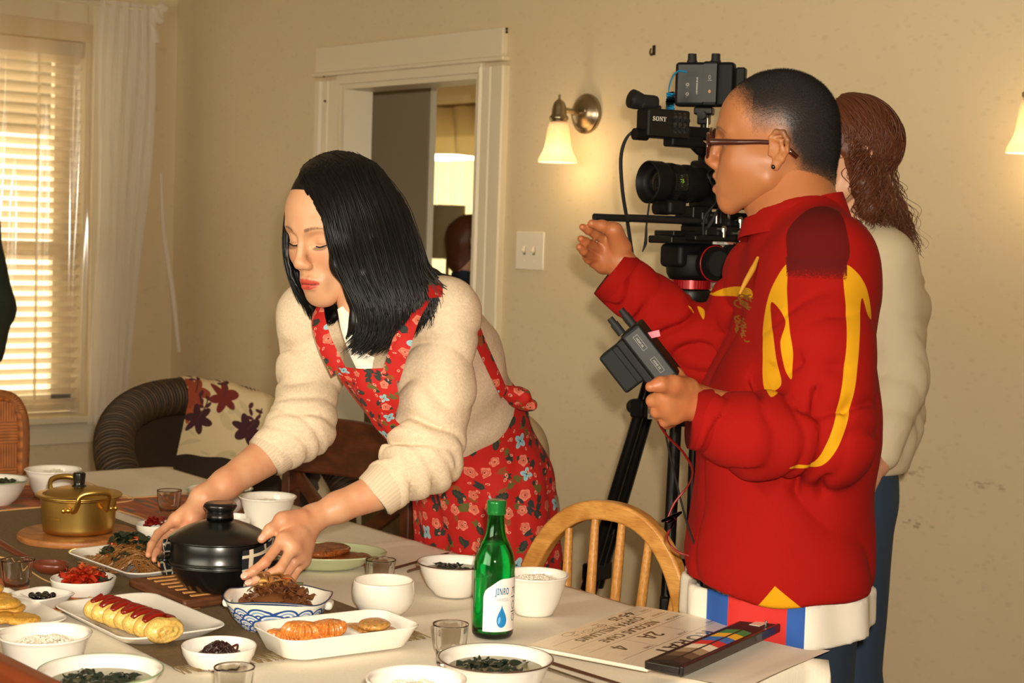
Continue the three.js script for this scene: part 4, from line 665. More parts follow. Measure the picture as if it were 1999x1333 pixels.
{ // chopsticks and spoons
  const steel = phy('#b9b2a4', 0.22, { metalness: 1 }), wood = phy('#4a2c1c', 0.3, { clearcoat: 0.3 });
  const stick = (label, a, b, m, w = 0.0028) => { const o = thing('chopstick', label, 'chopstick', [a[0], TY, a[2]], 0, 'chopsticks'); part(o, 'shaft', rod([0, 0.0052, 0], [b[0] - a[0], 0.0052, b[2] - a[2]], w, w * 0.7, 10), m); part(o, 'tip', rod([b[0] - a[0], 0.0052, b[2] - a[2]], [(b[0] - a[0]) * 1.06, 0.005, (b[2] - a[2]) * 1.06], w * 0.7, w * 0.4, 10), m); };
  stick('dark wooden chopstick behind the seaweed bowl, farther one', [3.7956,0.755,1.7427], [3.7329,0.755,1.5585], wood); stick('dark wooden chopstick behind the seaweed bowl, nearer one', [3.8278,0.755,1.7267], [3.7777,0.755,1.5824], steel, 0.003);
  stick('metal chopstick beside the clapperboard, farther one', [4.4519,0.755,1.9546], [4.6327,0.755,1.9524], wood); stick('metal chopstick beside the clapperboard, nearer one', [4.462,0.755,1.9803], [4.6405,0.755,1.9857], steel, 0.003);
}
{ // clapperboard and papers
  const cx = 4.468, cz = 1.752, ang = -Math.atan2(-0.27, 0.963); // local x = towards the sticks (top of the slate)
  const pp = solo('call_sheet', 'loose white sheet of paper under the clapperboard', 'paper', grid(20, 20, (u, v) => { const x = (u - 0.5) * 0.216, z = (v - 0.5) * 0.279; return [x, 0.004 + 0.006 * sstep(0.3, 0.5, u - 0.5) + 0.0015 * Math.sin(u * 5 + v * 4), z]; }), std('#efe4d2', 0.7, { side: THREE.DoubleSide }), [4.592, TY, 1.715], 0.24);
  const o = thing('clapperboard', 'film clapperboard with handwritten slate and coloured sticks', 'clapperboard', [cx, TY + 0.011, cz], ang);
  const slate = canvasTex(1400, 840, (c, w, h) => {
    c.fillStyle = '#e4d3bb'; c.fillRect(0, 0, w, h); const ink = '#2a211c', pr = '#4a3428';
    for (let i = 0; i < 70; i++) { c.fillStyle = 'rgba(120,90,66,.05)'; c.beginPath(); c.ellipse(rnd() * w, rnd() * h, rnd() * 90, rnd() * 22, -0.2, 0, 7); c.fill(); }
    c.strokeStyle = pr; c.lineWidth = 4; const ln = (a, b, d, e) => { c.beginPath(); c.moveTo(a, b); c.lineTo(d, e); c.stroke(); };
    ln(60, 190, 1330, 190); ln(60, 440, 1330, 440); ln(60, 570, 1330, 570); ln(60, 700, 1330, 700); ln(430, 190, 430, 440); ln(900, 190, 900, 440);
    c.fillStyle = pr; c.font = 'bold 40px sans-serif'; c.fillText('PROD.', 60, 60); c.fillText('ROLL', 70, 235); c.fillText('SCENE', 450, 235); c.fillText('TAKE', 920, 235); c.fillText('DIRECTOR:', 60, 490); c.fillText('CAMERA:', 60, 618); c.fillText('DATE:', 60, 748);
    c.font = '38px sans-serif'; c.fillText('Day Night  Int  Ext  Mos', 640, 748); c.fillText('Filter                  Sync', 640, 800);
    c.strokeStyle = ink; c.fillStyle = ink; c.lineWidth = 5; c.beginPath(); c.ellipse(850, 737, 44, 26, 0, 0, 7); c.stroke(); c.beginPath(); c.ellipse(1010, 790, 60, 28, 0, 0, 7); c.stroke(); c.beginPath(); c.ellipse(670, 737, 40, 24, 0, 0, 7); c.stroke();
    c.font = 'bold 140px sans-serif'; c.save(); c.translate(330, 150); c.scale(1.6, 1); c.fillText('KORAT', 0, 0); c.restore();
    c.font = 'bold 165px sans-serif'; c.fillText('2A', 590, 410); c.fillText('4', 1050, 410);
    c.lineJoin = 'round'; c.font = 'bold 100px sans-serif'; c.lineWidth = 4; c.strokeText('NICOLAS CHAE', 330, 550); c.strokeText('CUFFA WILLIAMS', 300, 682); c.strokeText('4-5-25', 220, 800); c.fillText('NICOLAS CHAE', 330, 550); c.fillText('CUFFA WILLIAMS', 300, 682); c.fillText('4-5-25', 220, 800);
  });
  // local frame: +x = top of slate, +z = reading direction
  part(o, 'slate_board', rbox(0.205, 0.006, 0.352, 0.002, -0.012, 0.005, 0), phy('#e6d8c4', 0.2, { clearcoat: 0.5 }));
  part(o, 'slate_print', grid(1, 1, (u, v) => [-0.113 + v * 0.198, 0.0084, -0.173 + u * 0.346, u, v]), phy('#ffffff', 0.22, { map: slate, side: THREE.DoubleSide }));
  const bk = phy('#17120f', 0.35, { clearcoat: 0.3 });
  const sticks = canvasTex(1024, 160, (c, w, h) => {
    c.fillStyle = '#17120f'; c.fillRect(0, 0, w, h); const cols = ['#2f8a4a', '#f0bb2a', '#2a74c4', '#d8322a', '#efe0c4', '#a8906f', '#6b5238', '#3a2a1e'];
    cols.forEach((k, i) => { const x = 300 + i * 86; c.fillStyle = k; c.beginPath(); c.moveTo(x, 12); c.lineTo(x + 86, 12); c.lineTo(x + 56, 74); c.lineTo(x - 30, 74); c.fill(); c.beginPath(); c.moveTo(x - 30, 86); c.lineTo(x + 56, 86); c.lineTo(x + 90, 148); c.lineTo(x + 4, 148); c.fill(); });
  });
  const stk = part(o, 'clap_sticks', merge([rbox(0.054, 0.012, 0.365, 0.002, 0.117, 0.014, 0), rbox(0.006, 0.014, 0.365, 0.002, 0.147, 0.0145, 0), rbox(0.054, 0.022, 0.008, 0.002, 0.120, 0.019, -0.182), rbox(0.004, 0.012, 0.365, 0.001, 0.091, 0.0145, 0)]), bk);
  part(stk, 'colour_stripes', grid(1, 1, (u, v) => [0.143 - v * 0.050, 0.0203, -0.176 + u * 0.352, u, 1 - v]), phy('#ffffff', 0.6, { map: sticks, side: THREE.DoubleSide }));
  part(stk, 'hinge_label', rbox(0.018, 0.001, 0.05, 0.0004, 0.122, 0.0211, -0.145), std('#d8cdb8', 0.4));
  for (const [x, z] of [[0.105, -0.165], [0.138, -0.172], [0.135, -0.135]]) part(stk, 'pin', cyl(0.0022, 0.0022, 0.008, 10, x, 0.024, z), phy('#d8cfc0', 0.2, { metalness: 1 }));
}

// ---------- chairs ----------
{ // oak hoop back chair
  const wt = woodTex('#d39a4e', '#a86c2c', 3, 11); wt.repeat.set(5, 5);
  const oak = phy('#ffffff', 0.35, { map: wt, clearcoat: 0.25, clearcoatRoughness: 0.2 });
  const cx = 4.075, cz = 1.475, turn = 0.17;
  const o = thing('hoop_back_chair', 'light oak hoop back spindle chair pushed to the table', 'chair', [cx, 0, cz], turn);
  const hoop = []; const n = 64, path = (t) => { const a = Math.PI * (1 - t), c = Math.cos(a), s = Math.sin(a); return [0.205 * Math.sign(c) * Math.pow(Math.abs(c), 0.85), 0.50 + 0.385 * Math.pow(s, 0.8), -0.03 * s]; };
  const rings = []; for (let i = 0; i <= n; i++) { const t = i / n, p = path(t), a = path(Math.max(t - 0.01, 0)), b = path(Math.min(t + 0.01, 1)); let tx = b[0] - a[0], ty = b[1] - a[1]; const L = Math.hypot(tx, ty); tx /= L; ty /= L; const nx = -ty, ny = tx, W = 0.018, D = 0.014; const q = roundRect(2 * W, 2 * D, 0.006, 3); rings.push(q.map(([u, w]) => [p[0] + nx * u, p[1] + ny * u, p[2] + w])); }
  part(o, 'hoop', boxUV(loft(rings)), oak);
  part(o, 'seat', rbox(0.44, 0.035, 0.42, 0.012, 0, 0.445, 0.18), oak);
  for (let i = 0; i < 6; i++) { const x = -0.145 + i * 0.058, y = 0.50 + 0.385 * Math.pow(Math.sqrt(Math.max(0, 1 - Math.pow(Math.abs(x * 1.12) / 0.205, 2.35))), 0.8) - 0.016; part(o, 'spindle', sweep([[x * 0.82, 0.455, 0.005], [x * 0.9, mixf(0.455, y, 0.4), -0.006], [x * 1.0, mixf(0.455, y, 0.8), -0.02], [x * 1.04, y, -0.026]], [0.0085, 0.0115, 0.009, 0.0075], 12, 24), oak); }
  for (const sx of [-1, 1]) { part(o, 'hoop_foot', rod([sx * 0.204, 0.455, 0.0], [sx * 0.205, 0.505, 0], 0.016, 0.016, 12), oak); for (const z of [0.04, 0.34]) part(o, 'leg', rod([sx * 0.15, 0.44, z], [sx * 0.2, 0, z + (z > 0.2 ? 0.04 : -0.06)], 0.02, 0.014, 12), oak); part(o, 'stretcher', rod([sx * 0.178, 0.18, 0.0], [sx * 0.178, 0.18, 0.37], 0.01, 0.01, 10), oak); }
}
{ // dark cross back chair
  const wt = woodTex('#5a2c16', '#351708', 4, 15); wt.repeat.set(4, 4);
  const dk = phy('#ffffff', 0.35, { map: wt, clearcoat: 0.3, clearcoatRoughness: 0.2 });
  const o = thing('cross_back_chair', 'dark wooden cross back chair beside the woman', 'chair', [3.13, 0, 1.36], 0.03);
  const W = 0.225;
  part(o, 'top_rail', boxUV(grid(1, 1, () => [0, 0, 0]).index ? loft(Array.from({ length: 17 }, (_, i) => { const u = i / 16, x = (u - 0.5) * 2 * (W + 0.015), b = -0.03 * (1 - Math.pow(2 * u - 1, 2)), h = 0.935 + 0.012 * (1 - Math.pow(2 * u - 1, 2)); return roundRect(0.135, 0.024, 0.008, 3).map(([a, c]) => [x, h - 0.0675 + a, b + c]); })) : null), dk);
  for (const s of [-1, 1]) {
    part(o, 'back_post', boxUV(bar([s * W, 0.0, -0.05 * 0], [s * W, 0.92, 0.0], 0.032, 0.036)), dk);
    part(o, 'leg', rbox(0.036, 0.44, 0.036, 0.006, s * 0.2, 0.22, 0.40), dk);
    part(o, 'cross_bar', boxUV(bar([-s * W, 0.80, -0.004 - s * 0.008], [s * W, 0.50, -0.004 - s * 0.008], 0.034, 0.014, V(0, 0, 1))), dk);
  }
  part(o, 'lower_rail', rbox(0.45, 0.035, 0.02, 0.005, 0, 0.52, 0), dk);
  part(o, 'seat', rbox(0.47, 0.035, 0.43, 0.012, 0, 0.455, 0.2), dk);
}
{ // dark wicker tub chair with a folded cloth
  const wk = phy('#3a2a18', 0.6), o = thing('wicker_tub_chair', 'dark wicker round back armchair by the window', 'armchair', [2.02, 0, 1.14], 0);
  // facing +x and slightly +z; back is an arch of coiled cane
  const F = 0.35; o.rotation.y = 0.15;
  const arch = (t, r = 0) => { const a = Math.PI * (t - 0.5) * 1.12; return [-0.30 * Math.cos(a) + 0.26 + (r * -0.0), 0.555 + 0.335 * Math.pow(Math.max(0, Math.cos(a * 0.86)), 0.75), 0.385 * Math.sin(a) * (1 + r)]; };
  const P = []; for (let i = 0; i <= 24; i++) P.push(arch(i / 24));
  const roll = part(o, 'rolled_rim', sweep(P, [0.05, 0.05], 14, 120), wk);
  const cane = phy('#4b3620', 0.55); const ring = new THREE.TorusGeometry(0.051, 0.0045, 5, 18); const cv = new THREE.CatmullRomCurve3(P.map(A));
  for (let i = 0; i < 110; i++) { const t = (i + 0.5) / 110, p = cv.getPoint(t), d = cv.getTangent(t), q = new THREE.Quaternion().setFromUnitVectors(V(0, 0, 1), d); const m = part(roll, 'cane_wrap', ring, i % 3 ? wk : cane, [p.x, p.y, p.z]); m.quaternion.copy(q); }
  const wt = dataTex(128, 128, (u, v, x, y) => { const k = 0.5 + 0.5 * Math.sin(x * 0.8 + ((y >> 3) & 1) * 3.14), e = ((y & 7) < 1) ? 0.5 : 1; return [82 * (0.5 + 0.5 * k) * e, 60 * (0.5 + 0.5 * k) * e, 36 * (0.5 + 0.5 * k) * e]; }, true, [10, 6]);
  part(o, 'woven_back', grid(60, 20, (u, v) => { const p = arch(0.12 + u * 0.58); return [p[0] + 0.005 * Math.sin(v * 60) - 0.03 * (1 - v), mixf(0.40, p[1], v), p[2] * (0.93 + 0.07 * v)]; }), std('#ffffff', 0.7, { map: wt, bumpMap: wt, bumpScale: 0.004, side: THREE.DoubleSide }));
  part(o, 'seat', lathe([[0, 0.36], [0.28, 0.36], [0.3, 0.38], [0.3, 0.42], [0.27, 0.44], [0, 0.45]], 40).translate(0.27, 0, 0), wk);
  for (const [x, z] of [[0.05, -0.22], [0.05, 0.22], [0.48, -0.22], [0.48, 0.22]]) part(o, 'leg', rod([x, 0.38, z], [x * 1.05, 0, z * 1.08], 0.022, 0.018, 12), wk);
  for (const s of [-1, 1]) part(o, 'arm_post', rod([0.36, 0.42, s * 0.34], [0.30, 0.60, s * 0.375], 0.02, 0.02, 12), wk);
  // floral cloth over the back
  const ft = canvasTex(512, 512, (c, w, h) => {
    c.fillStyle = '#d8c49a'; c.fillRect(0, 0, w, h); for (let i = 0; i < 60; i++) { c.fillStyle = 'rgba(150,140,100,.25)'; c.beginPath(); c.ellipse(rnd() * w, rnd() * h, rnd() * 50, rnd() * 30, rnd() * 3, 0, 7); c.fill(); }
    for (let i = 0; i < 15; i++) { const x = rnd() * w, y = rnd() * h, a0 = rnd() * 6; const col = ['#6e1f1a', '#8c3a20', '#3d1620', '#a04a24'][i % 4]; for (let k = 0; k < 6; k++) { const a = a0 + k * 1.05; c.fillStyle = col; c.beginPath(); c.ellipse(x + Math.cos(a) * 30, y + Math.sin(a) * 30, 34, 13 + rnd() * 6, a, 0, 7); c.fill(); } c.strokeStyle = '#4a2a20'; c.lineWidth = 5; c.beginPath(); c.moveTo(x, y); c.quadraticCurveTo(x + 30, y + 60, x + 10 + rnd() * 40, y + 100); c.stroke(); for (let k = 0; k < 5; k++) { c.fillStyle = '#4a1a26'; c.beginPath(); c.ellipse(x + 14 + (k % 2 ? 18 : -14), y + 50 + k * 12, 15, 7, k, 0, 7); c.fill(); } }
  });
  const q = [2.2282,0.8749,1.126];
  const g = grid(30, 30, (u, v) => { // diamond-laid square draped over the rim
    const t = 0.26 + u * 0.30, p = arch(0.5 - (t - 0.41) * 1.0 - 0.16), r = 0.056; const ang = mixf(-2.2, 1.0, v); const drop = Math.max(0, v - 0.48); const top = [p[0] + r * Math.cos(Math.min(ang, 1.0)) * 0.0, p[1], p[2]];
    const s = (v - 0.30) * 0.36; let dx, dy; if (s < -0.05) { dx = -0.058; dy = -(-0.05 - s); } else if (s < 0.09) { const a = Math.PI * (1 - (s + 0.05) / 0.14); dx = 0.058 * Math.cos(a); dy = 0.058 * Math.sin(a); } else { dx = 0.058 + 0.006; dy = -(s - 0.09); }
    return [p[0] + dx, p[1] + dy + 0.003 * Math.sin(u * 20), p[2] + 0.09 * (v - 0.3), u, v];
  });
  const cl = solo('floral_cloth', 'cream cloth with dark red flowers over the wicker chair back', 'cloth', g, std('#ffffff', 0.85, { map: ft, side: THREE.DoubleSide }), [2.02, 0, 1.14], 0.15);
}
{ // woven rush chair at the table's left end
  const wt = dataTex(256, 256, (u, v, x, y) => { const bx = Math.floor(u * 6), by = Math.floor(v * 8), o = (bx + by) & 1; const k = 0.62 + 0.38 * Math.abs(Math.sin((o ? x : y) * 0.75)) + 0.2 * (tn(u, v, 24, 9) - 0.5); return [176 * k, 104 * k, 46 * k]; }, true, [1, 1]);
  const rush = std('#ffffff', 0.7, { map: wt, bumpMap: wt, bumpScale: 0.003 }), wood = std('#7a4824', 0.5);
  const o = thing('woven_chair', 'orange brown woven chair at the far left edge', 'chair', [2.20, 0, 1.955], 0.0);
  part(o, 'backrest', grid(16, 20, (u, v) => [-0.03 * Math.cos((u - 0.5) * 2.6) + 0.05, 0.46 + v * 0.475, (u - 0.5) * 0.42 * (1 - 0.04 * v), u, v]), std('#ffffff', 0.7, { map: wt, bumpMap: wt, bumpScale: 0.003, side: THREE.DoubleSide }));
  part(o, 'back_frame', sweep([[0.05, 0.44, -0.215], [0.045, 0.7, -0.21], [0.04, 0.90, -0.205], [0.03, 0.935, -0.18], [0.02, 0.94, 0], [0.03, 0.935, 0.18], [0.04, 0.90, 0.205], [0.045, 0.7, 0.21], [0.05, 0.44, 0.215]], [0.016, 0.016], 10, 80), rush);
  part(o, 'seat', rbox(0.42, 0.05, 0.43, 0.015, 0.22, 0.44, 0), rush);
  for (const [x, z] of [[0.04, -0.19], [0.04, 0.19], [0.4, -0.19], [0.4, 0.19]]) part(o, 'leg', rbox(0.036, 0.42, 0.036, 0.006, x, 0.21, z), wood);
}
{ // near chair, only its top corner is in view
  const wd = phy('#7a3616', 0.4, { clearcoat: 0.3 });
  const a = [4.4221,0.8405,2.7181], o = thing('leather_chair', 'reddish brown chair back corner at the bottom left', 'chair', [4.17, 0, 2.99], 0);
  const top = [a[0] - 4.17, a[1], a[2] - 2.99];
  part(o, 'backrest', rbox(0.46, 0.30, 0.035, 0.012, top[0] - 0.23, top[1] - 0.15, top[2]), wd);
  for (const x of [top[0] - 0.025, top[0] - 0.435]) { part(o, 'back_post', rbox(0.03, 0.6, 0.03, 0.006, x, top[1] - 0.58, top[2]), wd); part(o, 'leg', rbox(0.03, 0.44, 0.03, 0.006, x, 0.22, top[2] - 0.38), wd); }
  part(o, 'seat', rbox(0.46, 0.04, 0.42, 0.012, top[0] - 0.23, 0.45, top[2] - 0.19), wd);
}

// ---------- people ----------
const W3 = (m, p) => { const v = A(p).applyMatrix4(m); return [v.x, v.y, v.z]; };
function pose(pos, yaw, pitch, roll, s = 1) { return new THREE.Matrix4().compose(A(pos), new THREE.Quaternion().setFromEuler(new THREE.Euler(pitch, yaw, roll, 'YXZ')), V(s, s, s)); }
// ear in head space, side = +1 left
function earPrims(side, X = 0.073) {
  const q = (z, y, o = 0) => [side * (X + o), y, z - 0.008];
  const rim = [q(0.006, 0.006, 0.002), q(0.006, 0.022, 0.004), q(-0.002, 0.032, 0.007), q(-0.014, 0.032, 0.012), q(-0.022, 0.02, 0.016), q(-0.022, 0.002, 0.014), q(-0.014, -0.014, 0.009), q(-0.004, -0.026, 0.004)];
  return [...chain(rim, [0.003, 0.0036, 0.004, 0.0042, 0.0042, 0.0038, 0.004, 0.006], 0.004), ...chain([q(0.0, 0.02, 0.006), q(-0.011, 0.018, 0.011), q(-0.014, 0.002, 0.011), q(-0.006, -0.012, 0.007)], [0.0026, 0.0034, 0.0034, 0.003], 0.004), ell(q(-0.007, 0.004, 0.003), [0.0045, 0.026, 0.014], 0.006), ell(q(-0.003, -0.024, 0.003), [0.0045, 0.008, 0.007], 0.006), cap(q(0.007, -0.006, 0.002), q(0.006, 0.002, 0.003), 0.0035, 0.003, 0.004)];
}
function headPrims(o) { // head space: x left, y up, z forward; origin between the ears
  const m = o.male ? 1 : 0, P = [];
  P.push(ell([0, 0.034, -0.014], [0.073 + 0.003 * m, 0.088, 0.094], 0.02), ell([0, -0.02, 0.028], [0.055 + 0.004 * m, 0.08, 0.055], 0.03), ell([0, 0.045, 0.034], [0.06, 0.05, 0.05], 0.03));
  for (const s of [-1, 1]) {
    P.push(cap([s * (0.050 + 0.004 * m), -0.05, 0.004], [s * 0.016, -0.096 - 0.006 * m, 0.066], 0.02 + 0.002 * m, 0.014, 0.03));
    P.push(ell([s * 0.037, -0.026 - 0.006 * m, 0.056 - 0.003 * m], [0.023, 0.024, 0.022], 0.025 + 0.01 * m), cap([s * 0.012, 0.027, 0.082], [s * 0.044, 0.025, 0.065], 0.0075, 0.006, 0.018));
    P.push(ell([s * 0.0105, -0.034, 0.0965], [0.0072, 0.0062, 0.0082], 0.008));
  }
  P.push(ell([0, -0.096 - 0.006 * m, 0.069], [0.019, 0.015, 0.014], 0.02));
  P.push(cap([0, 0.018, 0.084], [0, -0.022, 0.1015], 0.0065, 0.0085, 0.014), ell([0, -0.029, 0.1035], [0.0095, 0.0085, 0.0095], 0.008));
  P.push(ell([0, -0.066, 0.078 - 0.004 * m], [0.027 + 0.008 * m, 0.022, 0.016], 0.02 + 0.012 * m)); // muzzle
  const up = o.open ? 0.004 : 0, lo = o.open ? -0.007 : 0;
  P.push(...chain([[-0.022, -0.0655, 0.0815], [-0.008, -0.0600 + up, 0.0935], [0, -0.0612 + up, 0.0945], [0.008, -0.0600 + up, 0.0935], [0.022, -0.0655, 0.0815]], [0.0026, 0.0046 - 0.0012 * m, 0.0044 - 0.0012 * m, 0.0046 - 0.0012 * m, 0.0026], 0.006));
  P.push(...chain([[-0.020, -0.0675 + lo * 0.3, 0.082], [-0.008, -0.0715 + lo, 0.0925], [0.008, -0.0715 + lo, 0.0925], [0.020, -0.0675 + lo * 0.3, 0.082]], [0.0026, 0.0056 - 0.0012 * m, 0.0056 - 0.0012 * m, 0.0026], 0.006));
  if (o.male) P.push(cap([0, -0.02, -0.05], [0, -0.10, -0.052], 0.058, 0.056, 0.03));
  if (o.ears) for (const s of o.ears) P.push(...earPrims(s, 0.073 + 0.003 * m));
  return P;
}
const eyeAt = [[0.031, 0.008], [-0.031, 0.008]];
function headPost(o) {
  return (d, x, y, z) => {
    for (const s of [-1, 1]) { // eye sockets, then the lidded ball set back in
      const ex = x - s * 0.0315, ey = y - 0.007, ez = z - 0.091;
      d = smax(d, -(Math.hypot(ex / 1.35, ey, ez) - 0.0125), 0.014);
      const bl = Math.hypot(x - s * 0.031, y - 0.0065, z - 0.0665) - 0.0142; d = smin(d, bl, 0.006);
      if (o.closed) { const yy = y - (-0.0005 - 0.10 * Math.pow(x - s * 0.031, 2) * 60); if (z > 0.06 && Math.abs(x - s * 0.031) < 0.019) d += 0.0011 * Math.exp(-Math.pow(yy / 0.0012, 2)); }
    }
    if (o.open) d = smax(d, -(Math.hypot(x / 0.014, (y + 0.0675) / 0.0055, (z - 0.09) / 0.016) - 1) * 0.006, 0.003);
    else if (z > 0.075) d += 0.0018 * Math.exp(-Math.pow((y + 0.0662 + 6 * x * x) / 0.0013, 2)) * sstep(0.024, 0.018, Math.abs(x));
    // philtrum, nostrils
    for (const s of [-1, 1]) d = smax(d, -(Math.hypot((x - s * 0.0062) / 1.1, (y + 0.0392), (z - 0.0995) / 1.3) - 0.0028), 0.002);
    return d;
  };
}
function headColor(o) {
  const skin = o.skin, lip = o.lip, brow = o.brow, warm = mix3(skin, o.flush, 0.35);
  return (x, y, z) => {
    let c = skin;
    const k = fbm(x * 60, y * 60, z * 60, 3); c = mix3(c, warm, clamp(0.25 + 0.5 * k, 0, 0.6));
    for (const s of [-1, 1]) { const r = Math.hypot((x - s * 0.04) / 0.022, (y + 0.028) / 0.018); if (z > 0.03) c = mix3(c, o.flush, 0.28 * Math.exp(-r * r)); }
    const ny = Math.hypot(x / 0.014, (y + 0.03) / 0.012); if (z > 0.085) c = mix3(c, o.flush, 0.22 * Math.exp(-ny * ny));
    // lips
    const up = o.open ? 0.004 : 0, lo = o.open ? -0.007 : 0, ax = Math.abs(x);
    if (z > 0.074 && ax < 0.0235) { const w = 1 - Math.pow(ax / 0.0235, 2), top = -0.0655 + (0.0098 + up) * Math.pow(w, 0.8) - 0.0016 * Math.exp(-Math.pow(ax / 0.003, 2)), bot = -0.0665 - (0.0105 - lo) * Math.pow(w, 0.7); const e = Math.min(top - y, y - bot); c = mix3(c, lip, sstep(-0.0008, 0.0012, e)); const md = -0.0662 - 6 * x * x; if (o.open ? (y < md + 0.0035 && y > md - 0.0065 && ax < 0.0125 && z < 0.0925) : Math.abs(y - md) < 0.0009 && ax < 0.017) c = mix3(c, [0.08, 0.02, 0.02], 0.85); }
    // brows: dark hairs
    for (const s of [-1, 1]) { const bx = s * x - 0.014, t = bx / 0.036; if (t > -0.05 && t < 1.05 && z > 0.045) { const cy = 0.0265 + 0.0055 * Math.sin(t * 2.4) - 0.005 * t * t, th = 0.0034 * (1 - 0.75 * t) + 0.0006; const e = (th - Math.abs(y - cy)) / 0.0015; c = mix3(c, brow, clamp(e, 0, 1) * (0.68 + 0.25 * noise3(x * 900, y * 300, 1)) * sstep(-0.05, 0.05, t)); } }
    if (o.eyes) o.eyes.forEach(([ex, ey], i) => { // open eye: white, iris, lash line
      const dx = (x - ex) / 0.0142, dy = (y - ey + 0.0015) / (0.0052 * Math.sqrt(Math.max(0.02, 1 - dx * dx))); if (z > 0.05 && Math.abs(dx) < 1) { if (Math.abs(dy) < 1) { c = [0.62, 0.58, 0.5]; const ir = Math.hypot(x - ex - (o.gaze ?? 0), y - ey + 0.0015); if (ir < 0.0058) c = [0.03, 0.017, 0.01]; } else if (Math.abs(dy) < 1.32) c = mix3(c, [0.02, 0.012, 0.01], 0.8); } });
    if (o.extra) c = o.extra(c, x, y, z);
    return c;
  };
}
const handPrims = (h) => {
  const R = h.s ?? 1, P = [];
  h.fingers.forEach((f, i) => { const r = [0.0092, 0.0095, 0.0090, 0.0080][i] * R; P.push(...chain(f, [r * 1.08, r, r * 0.9, r * 0.74], 0.004)); });
  h.fingers.forEach((f, i) => { P.push(cap(h.wrist, f[0], 0.0165 * R, 0.0108 * R, 0.014)); if (i) { const a = h.fingers[i - 1][0], b = f[0]; P.push(cap(a, b, 0.0088 * R, 0.0085 * R, 0.007)); const m = [0, 1, 2].map(k => (h.wrist[k] + a[k] + b[k]) / 3); P.push(cap(m, [0, 1, 2].map(k => (a[k] + b[k]) / 2), 0.0125 * R, 0.01 * R, 0.015)); } });
  P.push(...chain(h.thumb, [0.016 * R, 0.0125 * R, 0.0108 * R, 0.0078 * R], 0.008), cap(h.wrist, h.thumb[1], 0.017 * R, 0.012 * R, 0.016));
  if (h.arm) P.push(...chain([h.wrist, ...h.arm], h.armR, 0.012));
  return P;
};
function boundsOf(pts, pad) { const lo = [1e9, 1e9, 1e9], hi = [-1e9, -1e9, -1e9]; for (const p of pts) for (let k = 0; k < 3; k++) { lo[k] = Math.min(lo[k], p[k] - pad); hi[k] = Math.max(hi[k], p[k] + pad); } return [lo, hi]; }
function handGeo(h, col, flush, cell = 0.0022) {
  const pts = [h.wrist, ...h.thumb, ...h.fingers.flat(), ...(h.arm ?? [])], [lo, hi] = boundsOf(pts, 0.05);
  const creases = h.fingers.flatMap(f => [f[1], f[2]]);
  const g = sdf(handPrims(h), lo, hi, cell, (d, x, y, z) => d + 0.0004 * fbm(x * 120, y * 120, z * 120, 2), 0.01);
  const tips = [...h.fingers.map(f => f[3]), h.thumb[3]], kn = creases.concat(h.fingers.map(f => f[0]), [h.thumb[2]]);
  return vcol(g, (x, y, z) => { let c = mix3(col, flush, clamp(0.3 + 0.5 * fbm(x * 50, y * 50, z * 50, 3), 0, 0.6)); for (const t of tips) { const d = Math.hypot(x - t[0], y - t[1], z - t[2]); if (d < 0.02) c = mix3(c, flush, 0.35 * (1 - d / 0.02)); } for (const t of kn) { const d = Math.hypot(x - t[0], y - t[1], z - t[2]); if (d < 0.013) c = mix3(c, flush, 0.3 * (1 - d / 0.013)); } return c; });
}
function mergeSkin(gs) { return mergeGeometries(gs.map(g => { g = g.index ? g.toNonIndexed() : g; for (const k of Object.keys(g.attributes)) if (!['position', 'normal', 'color'].includes(k)) g.deleteAttribute(k); return g; })); }
const skinMat = phy('#ffffff', 0.46, { vertexColors: true, sheen: 0.1 });
const onBase = (g, b) => g.translate(-b[0], 0, -b[2]);
const tint = (g, c) => vcol(g, () => c);
// folds running across a limb
const folds = (a, b, n, amp, ph = 0) => (x, y, z) => { const dx = b[0] - a[0], dy = b[1] - a[1], dz = b[2] - a[2], L = Math.hypot(dx, dy, dz), t = ((x - a[0]) * dx + (y - a[1]) * dy + (z - a[2]) * dz) / (L * L); const w = noise3(x * 11 + ph, y * 11, z * 11) * 2.6 + 18 * (x - a[0]) + 14 * (z - a[2]), m = 0.25 + 0.75 * sstep(-0.35, 0.5, noise3(x * 13 - ph, y * 13 + 3, z * 13)); return amp * m * Math.pow(1 - Math.abs(Math.sin(t * n * 3.1416 + w + ph)), 1.6) * sstep(-0.2, 0.1, t) * sstep(1.25, 0.9, t); };
// sheets of strands between neighbouring guide curves
function strandSheet(guides, n, r, jit = 0.006, segs = 14, curl = 0, tails = 0.06, fix = null) {
  const gs = []; const C = guides.map(g => new THREE.CatmullRomCurve3(g.map(A)));
  for (let i = 0; i < n; i++) {
    const u = (i + rnd()) / n * (C.length - 1), k = Math.min(Math.floor(u), C.length - 2), f = u - k, P = [], end = 1 - tails * 3 * rnd() * rnd(), j = V(rr(-1, 1), rr(-1, 1), rr(-1, 1)).multiplyScalar(jit), ph = rr(0, 6.28), fr = rr(0.8, 1.25);
    const NP = curl > 0.004 ? 34 : 12; for (let s = 0; s <= NP; s++) { const t = s / NP * end, a = C[k].getPoint(t), b = C[k + 1].getPoint(t), p = a.lerp(b, f).addScaledVector(j, 0.35 + 0.65 * t); if (curl) { const w = t * (curl > 0.004 ? 30 : 12) * fr + ph, e = curl * sstep(0.0, 0.35, t); p.x += e * Math.cos(w); p.z += e * Math.sin(w); p.y += e * 0.4 * Math.sin(w * 0.5); } p.y += 0.0015 * Math.sin(t * 9 + ph); if (fix) fix(p, j.x / jit); P.push(p); }
    const R = r * rr(0.7, 1.3); gs.push(sweep(P, [R, R, R, R * 0.8, R * 0.25], 4, curl > 0.004 ? 48 : segs));
  }
  return merge(gs);
}
